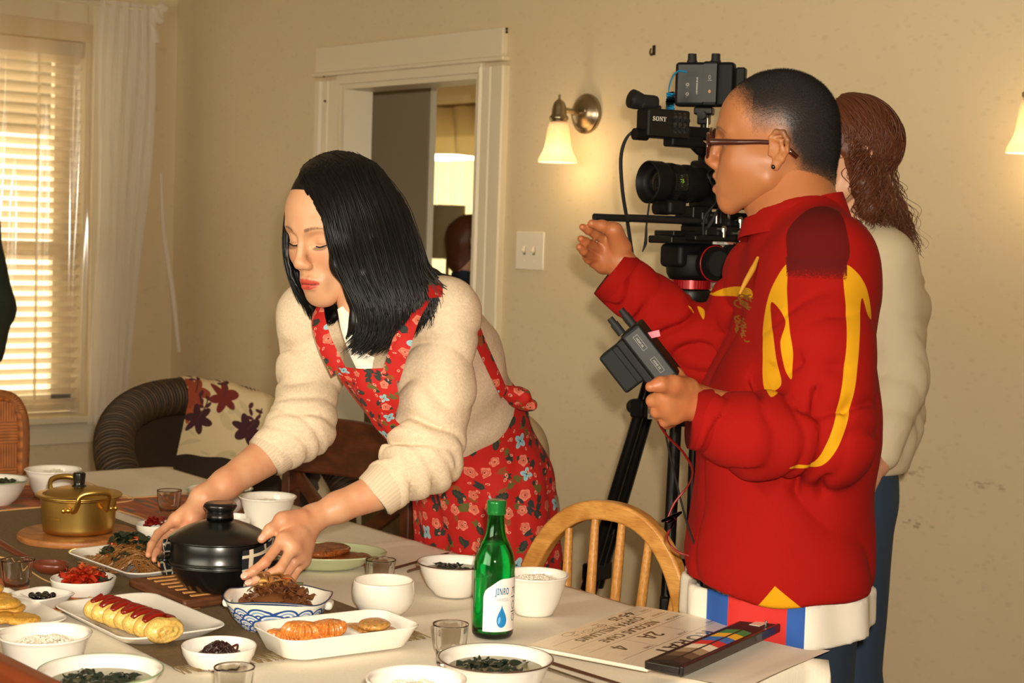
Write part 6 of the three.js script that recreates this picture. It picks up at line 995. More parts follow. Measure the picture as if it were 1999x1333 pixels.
{ // ===== the man with the hand monitor =====
  const yaw = -0.80, F = V(Math.sin(yaw), 0, Math.cos(yaw)), Lf = V(Math.cos(yaw), 0, -Math.sin(yaw)), base = [4.455, 0, 1.385];
  const o = thing('person', 'man in red and yellow track jacket and glasses, seen from the side', 'person', [base[0], 0, base[2]]);
  const skin = [0.42, 0.165, 0.06], flush = [0.42, 0.10, 0.035];
  const H = pose([4.386, 1.556, 1.408], -0.93, 0.0, -0.2, 1.0);
  const lat = (c, k) => [c[0] + Lf.x * k, c[1], c[2] + Lf.z * k], plus = (c, f, u, l) => [c[0] + F.x * f + Lf.x * l, c[1] + u, c[2] + F.z * f + Lf.z * l];
  const HL = [[-0.13, -0.088], [-0.1, -0.088], [-0.075, -0.084], [-0.055, -0.066], [-0.04, -0.036], [-0.03, -0.008], [-0.02, 0.012], [0.012, 0.016], [0.028, 0.022], [0.040, 0.036], [0.049, 0.052], [0.058, 0.066], [0.072, 0.086], [0.09, 0.16], [0.14, 0.3]];
  const hairline = (x, y, z) => { // >0 inside the haired scalp
    let i = 0; while (i < HL.length - 2 && HL[i + 1][0] < z) i++; const t = clamp((z - HL[i][0]) / (HL[i + 1][0] - HL[i][0]), 0, 1); const e = 0.004 * noise3(x * 120, y * 120, z * 120); return (y - mixf(HL[i][1], HL[i + 1][1], t)) * (z > 0.03 ? 0.65 : 0.85) + e;
  };
  const hp = { male: true, open: true, skin, flush, lip: [0.40, 0.12, 0.07], brow: [0.02, 0.012, 0.008], ears: [1, -1], eyes: [[0.0315, 0.0065], [-0.0315, 0.0065]], gaze: 0, extra: (c, x, y, z) => { const h = hairline(x, y, z), dens = 0.72 * sstep(0.0, 0.07, h) + 0.28 * sstep(0.0, 0.02, h), n = 0.5 + 0.5 * noise3(x * 700, y * 350, z * 700); return mix3(c, [0.012, 0.009, 0.008], clamp(dens * 1.15 - 0.35 * n * (1 - dens), 0, 0.96)); } };
  const head = vcol(sdf(headPrims(hp), [-0.105, -0.135, -0.125], [0.105, 0.14, 0.13], 0.0019, headPost(hp)), headColor(hp));
  const scalp = head.clone(); head.applyMatrix4(H);
  const nb = [4.4317,1.4151,1.3803], neckTop = W3(H, [0, -0.03, -0.035]), jaw = W3(H, [0, -0.085, 0.02]);
  const c1 = [4.4418,1.2985,1.3574], c2 = [4.4288,1.0884,1.3916], c3 = [4.4356,0.8531,1.406], pel = [4.4422,0.7555,1.3926];
  const shL = [4.5389,1.3611,1.4458], shR = [4.2824,1.3279,1.2774], elL = [4.6074,1.0872,1.5151], cuL = [4.4823,1.1099,1.6836], elR = [4.1593,1.1797,1.279], cuR = [4.0284,1.3216,1.4202];
  const rh = { s: 0.93, wrist: [4.0427,1.3413,1.4098], fingers: [[[4.0251,1.3813,1.4334], [4.0269,1.3947,1.4678], [4.0284,1.4017,1.488], [4.0284,1.4069,1.5026]], [[4.0165,1.3629,1.4372], [4.0233,1.3747,1.4737], [4.0304,1.38,1.4954], [4.0316,1.3853,1.5085]], [[4.0116,1.3456,1.4369], [4.0178,1.3556,1.4741], [4.0291,1.363,1.4985], [4.0308,1.3703,1.5109]], [[4.0091,1.3333,1.4257], [4.0066,1.3405,1.4505], [4.0106,1.347,1.468], [4.0129,1.3535,1.4798]]], thumb: [[4.0559,1.3728,1.4222], [4.0567,1.4023,1.4486], [4.0489,1.41,1.4717], [4.0427,1.4139,1.4934]], arm: [[4.0611,1.2993,1.3856]], armR: [0.027, 0.031] };
  const lh = { s: 1.05, wrist: [4.4749,1.1345,1.6745], fingers: [[[4.4575,1.1766,1.7051], [4.4273,1.1778,1.6938], [4.4077,1.1678,1.6866], [4.397,1.1603,1.6843]], [[4.4662,1.1458,1.7359], [4.4472,1.1379,1.743], [4.4315,1.1292,1.7237], [4.4277,1.128,1.7055]], [[4.4671,1.1289,1.729], [4.4492,1.1202,1.7349], [4.4346,1.1121,1.7143], [4.4318,1.1117,1.6949]], [[4.4681,1.1147,1.7142], [4.4518,1.1044,1.7183], [4.4406,1.0984,1.7013], [4.4373,1.0987,1.6824]]], thumb: [[4.4799,1.1583,1.6968], [4.4802,1.1644,1.7336], [4.4778,1.1666,1.7586], [4.4711,1.1626,1.774]], arm: [[4.492,1.1238,1.6487]], armR: [0.028, 0.033] };
  const bp = [cap(neckTop, nb, 0.056, 0.06, 0.03), cap(jaw, nb, 0.035, 0.05, 0.03), cap(nb, c1, 0.07, 0.09, 0.05), cap(lat(c1, 0.07), lat(c2, 0.06), 0.085, 0.09, 0.05), cap(lat(c1, -0.07), lat(c2, -0.06), 0.085, 0.09, 0.05), cap(c2, pel, 0.1, 0.11, 0.05), cap(shL, shR, 0.04, 0.04, 0.04), cap(shL, elL, 0.045, 0.04, 0.02), cap(elL, [4.492,1.1238,1.6487], 0.04, 0.033, 0.02), cap(shR, elR, 0.045, 0.04, 0.02), cap(elR, [4.0611,1.2993,1.3856], 0.04, 0.031, 0.02)];
  for (const s of [-1, 1]) { const h = [base[0] + Lf.x * 0.09 * s, 0.80, base[2] + Lf.z * 0.09 * s]; bp.push(cap(h, [h[0], 0.45, h[2]], 0.085, 0.06, 0.04), cap([h[0], 0.45, h[2]], [h[0] - F.x * 0.02, 0.08, h[2] - F.z * 0.02], 0.055, 0.04, 0.03), cap([h[0] - F.x * 0.04, 0.045, h[2] - F.z * 0.04], [h[0] + F.x * 0.14, 0.035, h[2] + F.z * 0.14], 0.045, 0.034, 0.03)); }
  const body = tint(sdf(bp, [3.9, 0, 1.0], [4.8, 1.6, 1.85], 0.009), mix3(skin, flush, 0.2));
  part(o, 'body', onBase(mergeSkin([head, body, handGeo(rh, skin, flush), handGeo(lh, skin, flush)]), base), skinMat);
  // short cropped hair: tiny hairs over the scalp
  const sp = scalp.attributes.position, sn = scalp.attributes.normal, HV = [], HI = []; const R3 = new THREE.Matrix3().setFromMatrix4(H);
  for (let i = 0; i < sp.count; i++) for (let k = 0; k < 2; k++) {
    const x = sp.getX(i), y = sp.getY(i), z = sp.getZ(i), h = hairline(x, y, z); if (h <= 0 || y < -0.095 || (Math.abs(x) > 0.0735 && y < 0.04)) continue; if (rnd() > sstep(0.0, 0.06, h) * 0.85 + 0.12) continue;
    const L = mixf(0.0015, 0.0065, sstep(0.005, 0.08, h)) * rr(0.7, 1.2), n = V(sn.getX(i), sn.getY(i), sn.getZ(i)), d = n.clone().add(V(rr(-0.4, 0.4), rr(-0.2, 0.2) - 0.1, rr(-0.4, 0.4) - 0.15)).normalize(), t = n.clone().cross(V(rr(-1, 1), rr(-1, 1), rr(-1, 1))).normalize(), b = d.clone().cross(t), p = V(x + rr(-0.001, 0.001), y + rr(-0.001, 0.001), z + rr(-0.001, 0.001)), w = 0.00042, q = HV.length / 3;
    for (const e of [p.clone().addScaledVector(t, w), p.clone().addScaledVector(t, -w * 0.5).addScaledVector(b, w * 0.87), p.clone().addScaledVector(t, -w * 0.5).addScaledVector(b, -w * 0.87), p.clone().addScaledVector(d, L)]) { e.applyMatrix4(H); HV.push(e.x - base[0], e.y, e.z - base[2]); }
    HI.push(q, q + 1, q + 3, q + 1, q + 2, q + 3, q + 2, q, q + 3);
  }
  const hgeo = new THREE.BufferGeometry(); hgeo.setAttribute('position', new THREE.Float32BufferAttribute(HV, 3)); hgeo.setIndex(HI); hgeo.computeVertexNormals();
  part(o, 'cropped_hair', hgeo, std('#14100d', 0.55)).userData.kind = 'stuff';
  // glasses
  const tort = phy('#3d140a', 0.2, { clearcoat: 0.6 }), gl = [];
  for (const s of [-1, 1]) { const ring = []; for (let i = 0; i < 20; i++) { const a = i / 20 * 6.283; ring.push(W3(H, [s * 0.033 + 0.0235 * Math.cos(a), 0.0 + 0.0195 * Math.sin(a), 0.106 - 5 * Math.pow(0.0235 * Math.cos(a) * (s) * 0.5 + 0.012, 2)])); } gl.push(sweep(ring, [0.0026, 0.0026], 8, 60, 1.3, true)); gl.push(sweep([[s * 0.057, 0.010, 0.100], [s * 0.066, 0.011, 0.094], [s * 0.0735, 0.0125, 0.05], [s * 0.0785, 0.014, 0.01], [s * 0.0815, 0.012, -0.014], [s * 0.084, 0.002, -0.032], [s * 0.080, -0.01, -0.046]].map(p => W3(H, p)), [0.0055, 0.0055, 0.0042, 0.0038, 0.0046, 0.0038], 8, 40, 0.55)); }
  gl.push(sweep([[-0.011, 0.004, 0.106], [0, 0.007, 0.109], [0.011, 0.004, 0.106]].map(p => W3(H, p)), [0.0022, 0.0022], 8, 10));
  const gs = thing('eyeglasses', 'dark red framed eyeglasses worn by the man in the track jacket', 'eyeglasses', [base[0], 0, base[2]]);
  part(gs, 'frame', onBase(merge(gl), base), tort);
  for (const s of [-1, 1]) part(gs, 'lens', onBase(cyl(0.0225, 0.0225, 0.0012, 32).rotateX(Math.PI / 2).scale(1, 0.84, 1).translate(s * 0.033, 0, 0.1045).applyMatrix4(H), base), phy('#ffffff', 0.03, { transmission: 1, thickness: 0, ior: 1.5 }));
  part(o, 'ear_stud', onBase(new THREE.SphereGeometry(0.0042, 14, 10).applyMatrix4(new THREE.Matrix4().setPosition(...W3(H, [0.0835, -0.026, -0.008]))), base), phy('#141414', 0.2));
  // ---- jacket
  const jP = [cap(nb, c1, 0.082, 0.1, 0.05), cap(lat(shL, -0.03), lat(shR, 0.03), 0.068, 0.068, 0.06)];
  for (const s of [-1, 1]) jP.push(cap(lat(c1, 0.085 * s), lat(c2, 0.08 * s), 0.1, 0.132, 0.06), cap(lat(c2, 0.08 * s), lat(c3, 0.075 * s), 0.132, 0.158, 0.07));
  jP.push(cap(shL, [4.576,1.2234,1.4998], 0.074, 0.083, 0.05), cap([4.576,1.2234,1.4998], elL, 0.083, 0.082, 0.02), cap(elL, [4.5476,1.088,1.6198], 0.082, 0.07, 0.008), cap([4.5476,1.088,1.6198], cuL, 0.07, 0.047, 0.008));
  jP.push(cap(shR, elR, 0.075, 0.07, 0.05), cap(elR, cuR, 0.07, 0.05, 0.03));
  const f1 = folds(elL, cuL, 4, 0.020, 1), f2 = folds(shL, elL, 3, 0.013, 2), f3 = folds(elR, cuR, 4, 0.018, 0.3), f4 = folds(shR, elR, 3, 0.02, 4);
  const dseg = (p, a, b) => { const dx = b[0] - a[0], dy = b[1] - a[1], dz = b[2] - a[2], t = clamp(((p[0] - a[0]) * dx + (p[1] - a[1]) * dy + (p[2] - a[2]) * dz) / (dx * dx + dy * dy + dz * dz), 0, 1); return Math.hypot(p[0] - a[0] - dx * t, p[1] - a[1] - dy * t, p[2] - a[2] - dz * t); };
  const endCut = (p, a, b) => { const L = Math.hypot(b[0] - a[0], b[1] - a[1], b[2] - a[2]); return ((p[0] - b[0]) * (b[0] - a[0]) + (p[1] - b[1]) * (b[1] - a[1]) + (p[2] - b[2]) * (b[2] - a[2])) / L; };
  const hemY = (x, z) => { const q = (x - c3[0]) * -F.x + (z - c3[2]) * -F.z; return 0.820 + 0.55 * q * q - 0.005 * Math.exp(-Math.pow((q - 0.0) / 0.05, 2)) + 0.003 * Math.sin(q * 40); };
  const nbA = A(nb), nax = A(neckTop).sub(nbA).normalize();
  const jk = sdf(jP, [3.92, 0.72, 0.98], [4.86, 1.55, 1.86], 0.0052, (d, x, y, z) => {
    const p = [x, y, z], a1 = dseg(p, elL, cuL), a2 = dseg(p, shL, elL), a3 = dseg(p, elR, cuR), a4 = dseg(p, shR, elR);
    let f = 0; if (a1 < 0.11) f += f1(x, y, z) * sstep(0.11, 0.08, a1); if (a2 < 0.11) f += f2(x, y, z) * sstep(0, 0.15, shL[1] - y) * sstep(0.11, 0.085, a2); if (a3 < 0.11) f += f3(x, y, z); if (a4 < 0.11 && a2 > 0.12) f += f4(x, y, z) * sstep(0.11, 0.08, a4);
    d += f + 0.006 * fbm(x * 7, y * 5, z * 7, 3) + 0.013 * Math.pow(1 - Math.abs(noise3(x * 6 + y * 6, y * 4.2, z * 6)), 5) * sstep(1.2, 1.0, y);
    d = smax(d, hemY(x, z) - y, 0.006);
    if (a1 < 0.08) d = smax(d, endCut(p, elL, cuL), 0.006); if (a3 < 0.08) d = smax(d, endCut(p, elR, cuR), 0.006);
    const v = V(x, y, z).sub(nbA), t = v.dot(nax), r = Math.sqrt(Math.max(0, v.lengthSq() - t * t)); if (t > 0.0) d = smax(d, -(r - 0.062), 0.01); // neck opening
    return d;
  }, 0.035);
  // garment print laid out in the jacket's own side plane
  const ax = (p) => (p[0] - base[0]) * -F.x + (p[2] - base[2]) * -F.z, U = (p) => [(ax(p) + 0.45) / 0.9, (p[1] - 0.72) / 0.9];
  const print = canvasTex(2048, 2048, (c, w, h) => {
    c.fillStyle = '#930d06'; c.fillRect(0, 0, w, h);
    for (let i = 0; i < 9000; i++) { c.fillStyle = rnd() > 0.5 ? 'rgba(190,30,16,.09)' : 'rgba(90,6,5,.09)'; c.fillRect(rnd() * w, rnd() * h, 2 + rnd() * 3, 1 + rnd() * 6); }
    const poly = (pts, col, smooth = true) => { const q = pts.map(U).map(([a, b]) => [a * w, (1 - b) * h]); c.fillStyle = col; c.beginPath(); if (smooth) { const cv = new THREE.CatmullRomCurve3(q.map(p => V(p[0], p[1], 0)), true, 'centripetal'); cv.getPoints(160).forEach((p, i) => i ? c.lineTo(p.x, p.y) : c.moveTo(p.x, p.y)); } else q.forEach((p, i) => i ? c.lineTo(...p) : c.moveTo(...p)); c.closePath(); c.fill(); };
    const yel = '#cf9512';
    poly([[4.533,1.3547,1.5359], [4.5209,1.3183,1.5529], [4.5156,1.2693,1.5634], [4.5162,1.2124,1.568], [4.5247,1.1518,1.5642], [4.5367,1.1662,1.5494], [4.5281,1.213,1.5547], [4.5215,1.2696,1.5567], [4.5215,1.294,1.5545], [4.534,1.2685,1.5428], [4.531,1.2334,1.5495], [4.5386,1.1931,1.5447], [4.5451,1.178,1.5389], [4.5448,1.2138,1.5358], [4.5388,1.2541,1.5388], [4.5349,1.3109,1.5378]], yel);
    poly([[4.5912,1.3575,1.4702], [4.6044,1.3468,1.4564], [4.6182,1.319,1.4436], [4.6251,1.273,1.4401], [4.6209,1.2785,1.4443], [4.6125,1.3065,1.4511], [4.6105,1.2577,1.458], [4.6106,1.1926,1.4639], [4.6064,1.1355,1.474], [4.5967,1.0781,1.4902], [4.5836,1.049,1.5077], [4.5666,1.0449,1.5272], [4.5504,1.0449,1.5454], [4.5581,1.0502,1.5362], [4.5742,1.0526,1.5179], [4.5854,1.0857,1.5022], [4.5934,1.143,1.4879], [4.5965,1.2244,1.4767], [4.5942,1.2894,1.4732]], yel);
    poly([[4.5102,0.8524,1.5181], [4.4935,0.8133,1.5405], [4.4784,0.8075,1.558], [4.5133,0.7818,1.5212], [4.5478,0.8109,1.4797]], '#cf920f', false);
    poly([[4.2585,1.2915,1.3981], [4.2744,1.3068,1.3788], [4.2922,1.3113,1.3584], [4.2942,1.2987,1.3573], [4.2784,1.2924,1.3757]], yel); poly([[4.1491,1.2694,1.3422], [4.1537,1.2658,1.3374], [4.1576,1.2547,1.334]], yel); poly([[4.1611,1.2681,1.3289], [4.169,1.2628,1.3205], [4.1689,1.2458,1.3222]], yel);
    // maroon shoulder panel, its lower end thinning into the red in small specks
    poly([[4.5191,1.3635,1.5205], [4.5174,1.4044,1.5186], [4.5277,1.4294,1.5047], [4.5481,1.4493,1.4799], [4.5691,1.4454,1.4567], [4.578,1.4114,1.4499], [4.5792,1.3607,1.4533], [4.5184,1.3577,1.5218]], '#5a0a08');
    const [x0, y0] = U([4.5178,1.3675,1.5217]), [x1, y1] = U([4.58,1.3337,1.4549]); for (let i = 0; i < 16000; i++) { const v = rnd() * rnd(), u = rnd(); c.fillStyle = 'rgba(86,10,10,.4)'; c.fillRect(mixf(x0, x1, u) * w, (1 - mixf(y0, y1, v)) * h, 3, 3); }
    // chest crest in gold thread
    c.strokeStyle = '#8a5a1c'; c.lineWidth = 5; const [gx, gy] = U([4.4316,1.2894,1.5052]).map((v, i) => i ? (1 - v) * h : v * w); for (let i = 0; i < 8; i++) { c.beginPath(); c.arc(gx + rr(-16, 16), gy + rr(-26, 30), rr(5, 14), rr(0, 3), rr(3, 6)); c.stroke(); } for (let i = 0; i < 10; i++) { c.beginPath(); c.arc(gx - 14 + rr(-8, 8), gy + 70 + i * 7, rr(4, 9), rr(0, 3), rr(3, 6)); c.stroke(); }
  });
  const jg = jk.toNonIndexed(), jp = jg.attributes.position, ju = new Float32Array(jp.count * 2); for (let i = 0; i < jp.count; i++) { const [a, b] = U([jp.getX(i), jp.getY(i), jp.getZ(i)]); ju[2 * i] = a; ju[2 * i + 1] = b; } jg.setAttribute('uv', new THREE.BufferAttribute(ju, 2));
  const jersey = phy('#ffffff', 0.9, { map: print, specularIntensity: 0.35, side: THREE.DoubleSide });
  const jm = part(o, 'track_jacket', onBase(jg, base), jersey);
  const red = phy('#8d0c06', 0.9, { specularIntensity: 0.35, side: THREE.DoubleSide });
  // standing collar, higher at the back
  const cx1 = nax.clone(), e1 = F.clone().addScaledVector(nax, -F.dot(nax)).normalize(), e2 = nax.clone().cross(e1);
  part(jm, 'collar', onBase(grid(60, 10, (u, v) => { const a = u * 6.283, open = Math.cos(a), hgt = mixf(-0.02, 0.026 - 0.012 * open, v), r = 0.083 - 0.010 * v + 0.028 * Math.max(0, open) * (1 - 0.3 * v) + 0.004 * Math.sin(a * 5 + v); const p = nbA.clone().addScaledVector(nax, hgt + 0.012).addScaledVector(e1, Math.cos(a) * r - 0.004).addScaledVector(e2, Math.sin(a) * r); return [p.x, p.y, p.z]; }), base), red);
  part(jm, 'collar_piping', onBase(sweep([[4.4608,1.4768,1.372], [4.4714,1.4667,1.3685], [4.4756,1.4566,1.3649], [4.4807,1.4477,1.375]], [0.0035, 0.004, 0.0035], 8, 14), base), std('#c98a1a', 0.5));
  part(jm, 'zip', onBase(sweep([[4.4366,1.364,1.4926], [4.4388,1.3445,1.507], [4.4357,1.3232,1.52], [4.4304,1.3028,1.5279]], [0.0025, 0.005, 0.0045, 0.0025], 8, 18), base), std('#b9831a', 0.7));
  for (const [a, b, r, ] of [[elL, cuL, 0.047], [elR, cuR, 0.05]]) { const d = A(b).sub(A(a)).normalize(), e = A(b); part(jm, 'sleeve_hem', onBase(sweep([e.clone().addScaledVector(d, -0.022), e.clone().addScaledVector(d, -0.006), e.clone().addScaledVector(d, 0.005), e.clone().addScaledVector(d, 0.004)], [r + 0.003, r + 0.002, r, r - 0.01], 32, 10), base), red); }
  // jersey tail under the jacket
  const tailC = [c3[0], 0.78, c3[2]], tp = []; for (const s of [-1, 1]) tp.push(cap(lat([c3[0], 0.88, c3[2]], 0.055 * s), lat([c3[0], 0.66, c3[2]], 0.055 * s), 0.15, 0.156, 0.06));
  const tail = sdf(tp, [4.15, 0.6, 1.1], [4.8, 0.95, 1.8], 0.006, (d, x, y, z) => { const q = (x - c3[0]) * -F.x + (z - c3[2]) * -F.z; const a = Math.atan2(x - c3[0], z - c3[2]); d += 0.005 * Math.sin(a * 11 + y * 9); d = Math.abs(d + 0.006) - 0.0065; return smax(smax(d, (0.742 + 0.5 * q * q + 0.02 * q) - y, 0.003), y - 0.822, 0.003); }, 0.02);
  const tailTex = canvasTex(1024, 512, (c, w, h) => { c.fillStyle = '#e4dccb'; c.fillRect(0, 0, w, h); const X = (p) => (ax(p) + 0.25) / 0.5 * w; const b0 = X([4.454,0.7767,1.6034]), b1 = X([4.4749,0.7777,1.5798]), b2 = X([4.5361,0.7683,1.5119]), b3 = X([4.5548,0.7692,1.4908]); c.fillStyle = '#1f4f9c'; c.fillRect(b0, 0, b1 - b0, h); c.fillStyle = '#c0211a'; c.fillRect(b1, 0, b2 - b1, h); c.fillStyle = '#1f4f9c'; c.fillRect(b2, 0, b3 - b2, h); c.strokeStyle = 'rgba(240,225,215,.8)'; c.lineWidth = 2; c.setLineDash([6, 4]); for (const y of [h * 0.56, h * 0.62]) { c.beginPath(); c.moveTo(0, y - 30); c.quadraticCurveTo(w * 0.5, y + 50, w, y - 10); c.stroke(); } });
  const tg = tail.toNonIndexed(), tq = tg.attributes.position, tu = new Float32Array(tq.count * 2); for (let i = 0; i < tq.count; i++) { tu[2 * i] = (ax([tq.getX(i), 0, tq.getZ(i)]) + 0.25) / 0.5; tu[2 * i + 1] = (tq.getY(i) - 0.6) / 0.35; } tg.setAttribute('uv', new THREE.BufferAttribute(tu, 2));
  part(o, 'jersey_tail', onBase(tg, base), std('#ffffff', 0.8, { map: tailTex, side: THREE.DoubleSide }));
  // trousers and white mesh shorts
  const tr = [cap([base[0] + Lf.x * 0.06, 0.83, base[2] + Lf.z * 0.06], [base[0] - Lf.x * 0.06, 0.83, base[2] - Lf.z * 0.06], 0.1, 0.1, 0.05)]; for (const s of [-1, 1]) { const h = [base[0] + Lf.x * 0.09 * s, 0.80, base[2] + Lf.z * 0.09 * s]; tr.push(cap(h, [h[0], 0.45, h[2]], 0.098, 0.092, 0.04), cap([h[0], 0.45, h[2]], [h[0], 0.1, h[2]], 0.095, 0.085, 0.03)); }
  part(o, 'trousers', onBase(sdf(tr, [4.15, 0.04, 1.05], [4.8, 1.0, 1.75], 0.009, (d, x, y, z) => d + 0.006 * fbm(x * 9, y * 7, z * 9, 3)), base), std('#16283a', 0.85));
  const shp = []; for (const s of [-1, 1]) { const h = [base[0] + Lf.x * 0.09 * s + F.x * 0.02, 0.80, base[2] + Lf.z * 0.075 * s + F.z * 0.02]; shp.push(cap(h, [h[0] + F.x * 0.01, 0.52, h[2] + F.z * 0.01], 0.121, 0.125, 0.05)); }
  const meshT = dataTex(64, 64, (u, v, x, y) => { const k = ((x & 7) < 3 && (y & 7) < 3) ? 175 : 222; return [k, k * 0.96, k * 0.87]; }, true, [30, 30]);
  part(o, 'mesh_shorts', onBase(boxUV(sdf(shp, [4.1, 0.38, 1.05], [4.8, 0.95, 1.8], 0.007, (d, x, y, z) => { const q = (x - base[0]) * F.x + (z - base[2]) * F.z; return smax(smax(d + 0.004 * fbm(x * 11, y * 8, z * 11, 3), 0.5 - y, 0.004), 0.0 - q, 0.004); })), base), std('#ffffff', 0.85, { map: meshT }));
}
{ // ===== camera operator behind him =====
  const yaw = -0.62, F = V(Math.sin(yaw), 0, Math.cos(yaw)), Lf = V(Math.cos(yaw), 0, -Math.sin(yaw)), hc = [4.0857,1.5605,0.8136], base = [4.12, 0, 0.80];
  const o = thing('person', 'curly haired woman in off white sweatshirt behind the man, operating the camera', 'person', [base[0], 0, base[2]]);
  const skin = [0.62, 0.33, 0.19], flush = [0.6, 0.2, 0.12], H = pose(hc, -0.62, 0.08, -0.05, 1.0);
  const hp = { skin, flush, lip: [0.5, 0.14, 0.1], brow: [0.1, 0.05, 0.03], ears: [1, -1], eyes: [[0.0315, 0.0065], [-0.0315, 0.0065]] };
  const head = vcol(sdf(headPrims(hp), [-0.1, -0.13, -0.125], [0.1, 0.14, 0.13], 0.0028, headPost(hp)), headColor(hp)).applyMatrix4(H);
  const lat = (c, k) => [c[0] + Lf.x * k, c[1], c[2] + Lf.z * k];
  const nb = [4.1086,1.42,0.771], c1 = [4.1008,1.2611,0.7342], c2 = [4.0998,1.0446,0.7557], pel = [4.0828,0.8706,0.791];
  const shL = [4.1892,1.3579,0.8067], shR = [3.9729,1.3442,0.6592], elL = [4.2268,1.1273,0.8011], cuL = [4.2685,0.9857,0.8881], elR = [3.9231,1.1954,0.729], cuR = [3.8804,1.3103,0.917];
  const hand = { s: 0.95, wrist: [3.9029,1.333,0.9197], fingers: [[[3.9137,1.3688,0.9344], [3.9151,1.3834,0.9616], [3.9176,1.3917,0.9731], [3.9265,1.4004,0.9773]], [[3.9175,1.3755,0.9294], [3.9222,1.3945,0.9525], [3.924,1.4028,0.9649], [3.9264,1.4083,0.9616]], [[3.9184,1.3779,0.9207], [3.9226,1.397,0.9368], [3.9272,1.4055,0.9459], [3.9313,1.4078,0.9411]], [[3.9197,1.3737,0.9121], [3.9269,1.3909,0.925], [3.9291,1.3973,0.9295], [3.9325,1.3997,0.9254]]], thumb: [[3.9096,1.3437,0.9413], [3.9135,1.3542,0.9661], [3.9139,1.3615,0.98], [3.9172,1.37,0.9906]], arm: [[3.9084,1.2954,0.8567]], armR: [0.024, 0.028] };
  const hl = { s: 0.95, wrist: [4.2694,0.9613,0.9044], fingers: [0, 1, 2, 3].map(i => [[4.2792,0.9558,0.9542], [4.28,0.948,0.9842], [4.2788,0.9391,1.0015], [4.2769,0.9346,1.0115]].map(p => [p[0], p[1] - i * 0.014, p[2] - i * 0.004])), thumb: [[4.2799,0.9749,0.9366], [4.2862,0.9831,0.9739], [4.2825,0.9819,0.9933], [4.2822,0.9789,1.009]], arm: [[4.2685,0.9857,0.8881]], armR: [0.024, 0.028] };
  const bp = [cap(W3(H, [0, -0.03, -0.03]), nb, 0.05, 0.055, 0.03), cap(nb, c1, 0.06, 0.085, 0.05), cap(c1, c2, 0.1, 0.1, 0.05), cap(c2, pel, 0.1, 0.11, 0.05), cap(shL, shR, 0.035, 0.035, 0.04), cap(shL, elL, 0.036, 0.033, 0.02), cap(elL, cuL, 0.033, 0.028, 0.02), cap(shR, elR, 0.036, 0.033, 0.02), cap(elR, [3.9084,1.2954,0.8567], 0.033, 0.028, 0.02)];
  for (const s of [-1, 1]) { const h = lat([pel[0], 0.82, pel[2]], 0.085 * s); bp.push(cap(h, [h[0], 0.45, h[2]], 0.08, 0.055, 0.04), cap([h[0], 0.45, h[2]], [h[0], 0.08, h[2]], 0.05, 0.036, 0.03), cap([h[0], 0.045, h[2]], [h[0] + F.x * 0.15, 0.035, h[2] + F.z * 0.15], 0.042, 0.03, 0.03)); }
  part(o, 'body', onBase(mergeSkin([head, tint(sdf(bp, [3.6, 0, 0.3], [4.6, 1.55, 1.3], 0.011), skin), handGeo(hand, skin, flush, 0.003), handGeo(hl, skin, flush, 0.004)]), base), skinMat);
  const swP = [cap(nb, c1, 0.07, 0.11, 0.06), cap(shL, shR, 0.058, 0.058, 0.05), cap(lat(c1, 0.05), lat(c2, 0.05), 0.115, 0.12, 0.05), cap(lat(c1, -0.05), lat(c2, -0.05), 0.115, 0.12, 0.05), cap(lat(c2, 0.04), lat(pel, 0.04), 0.12, 0.125, 0.05), cap(lat(c2, -0.04), lat(pel, -0.04), 0.12, 0.125, 0.05), cap(shL, elL, 0.066, 0.066, 0.03), cap(elL, cuL, 0.066, 0.04, 0.03), cap(shR, elR, 0.064, 0.06, 0.03), cap(elR, cuR, 0.06, 0.042, 0.03)];
  const fA = folds(shL, elL, 3, 0.012, 1), fB = folds(elL, cuL, 2.5, 0.014, 2);
  const sw = sdf(swP, [3.6, 0.80, 0.3], [4.65, 1.5, 1.35], 0.008, (d, x, y, z) => smax(d + fA(x, y, z) * 0.8 + fB(x, y, z) * 0.6 + 0.006 * fbm(x * 9, y * 7, z * 9, 3), 0.925 - y, 0.01), 0.03);
  part(o, 'sweatshirt', onBase(sw, base), phy('#cbbd9e', 0.88, { sheen: 0.2 }));
  const jn = [cap(lat([pel[0], 0.9, pel[2]], 0.05), lat([pel[0], 0.9, pel[2]], -0.05), 0.115, 0.115, 0.05)]; for (const s of [-1, 1]) { const h = lat([pel[0], 0.84, pel[2]], 0.09 * s); jn.push(cap(h, [h[0], 0.45, h[2]], 0.1, 0.085, 0.04), cap([h[0], 0.45, h[2]], [h[0], 0.08, h[2]], 0.09, 0.08, 0.03)); }
  part(o, 'jeans', onBase(sdf(jn, [3.75, 0.04, 0.4], [4.5, 1.02, 1.2], 0.011, (d, x, y, z) => d + 0.005 * fbm(x * 10, y * 8, z * 10, 3)), base), std('#22364d', 0.85));
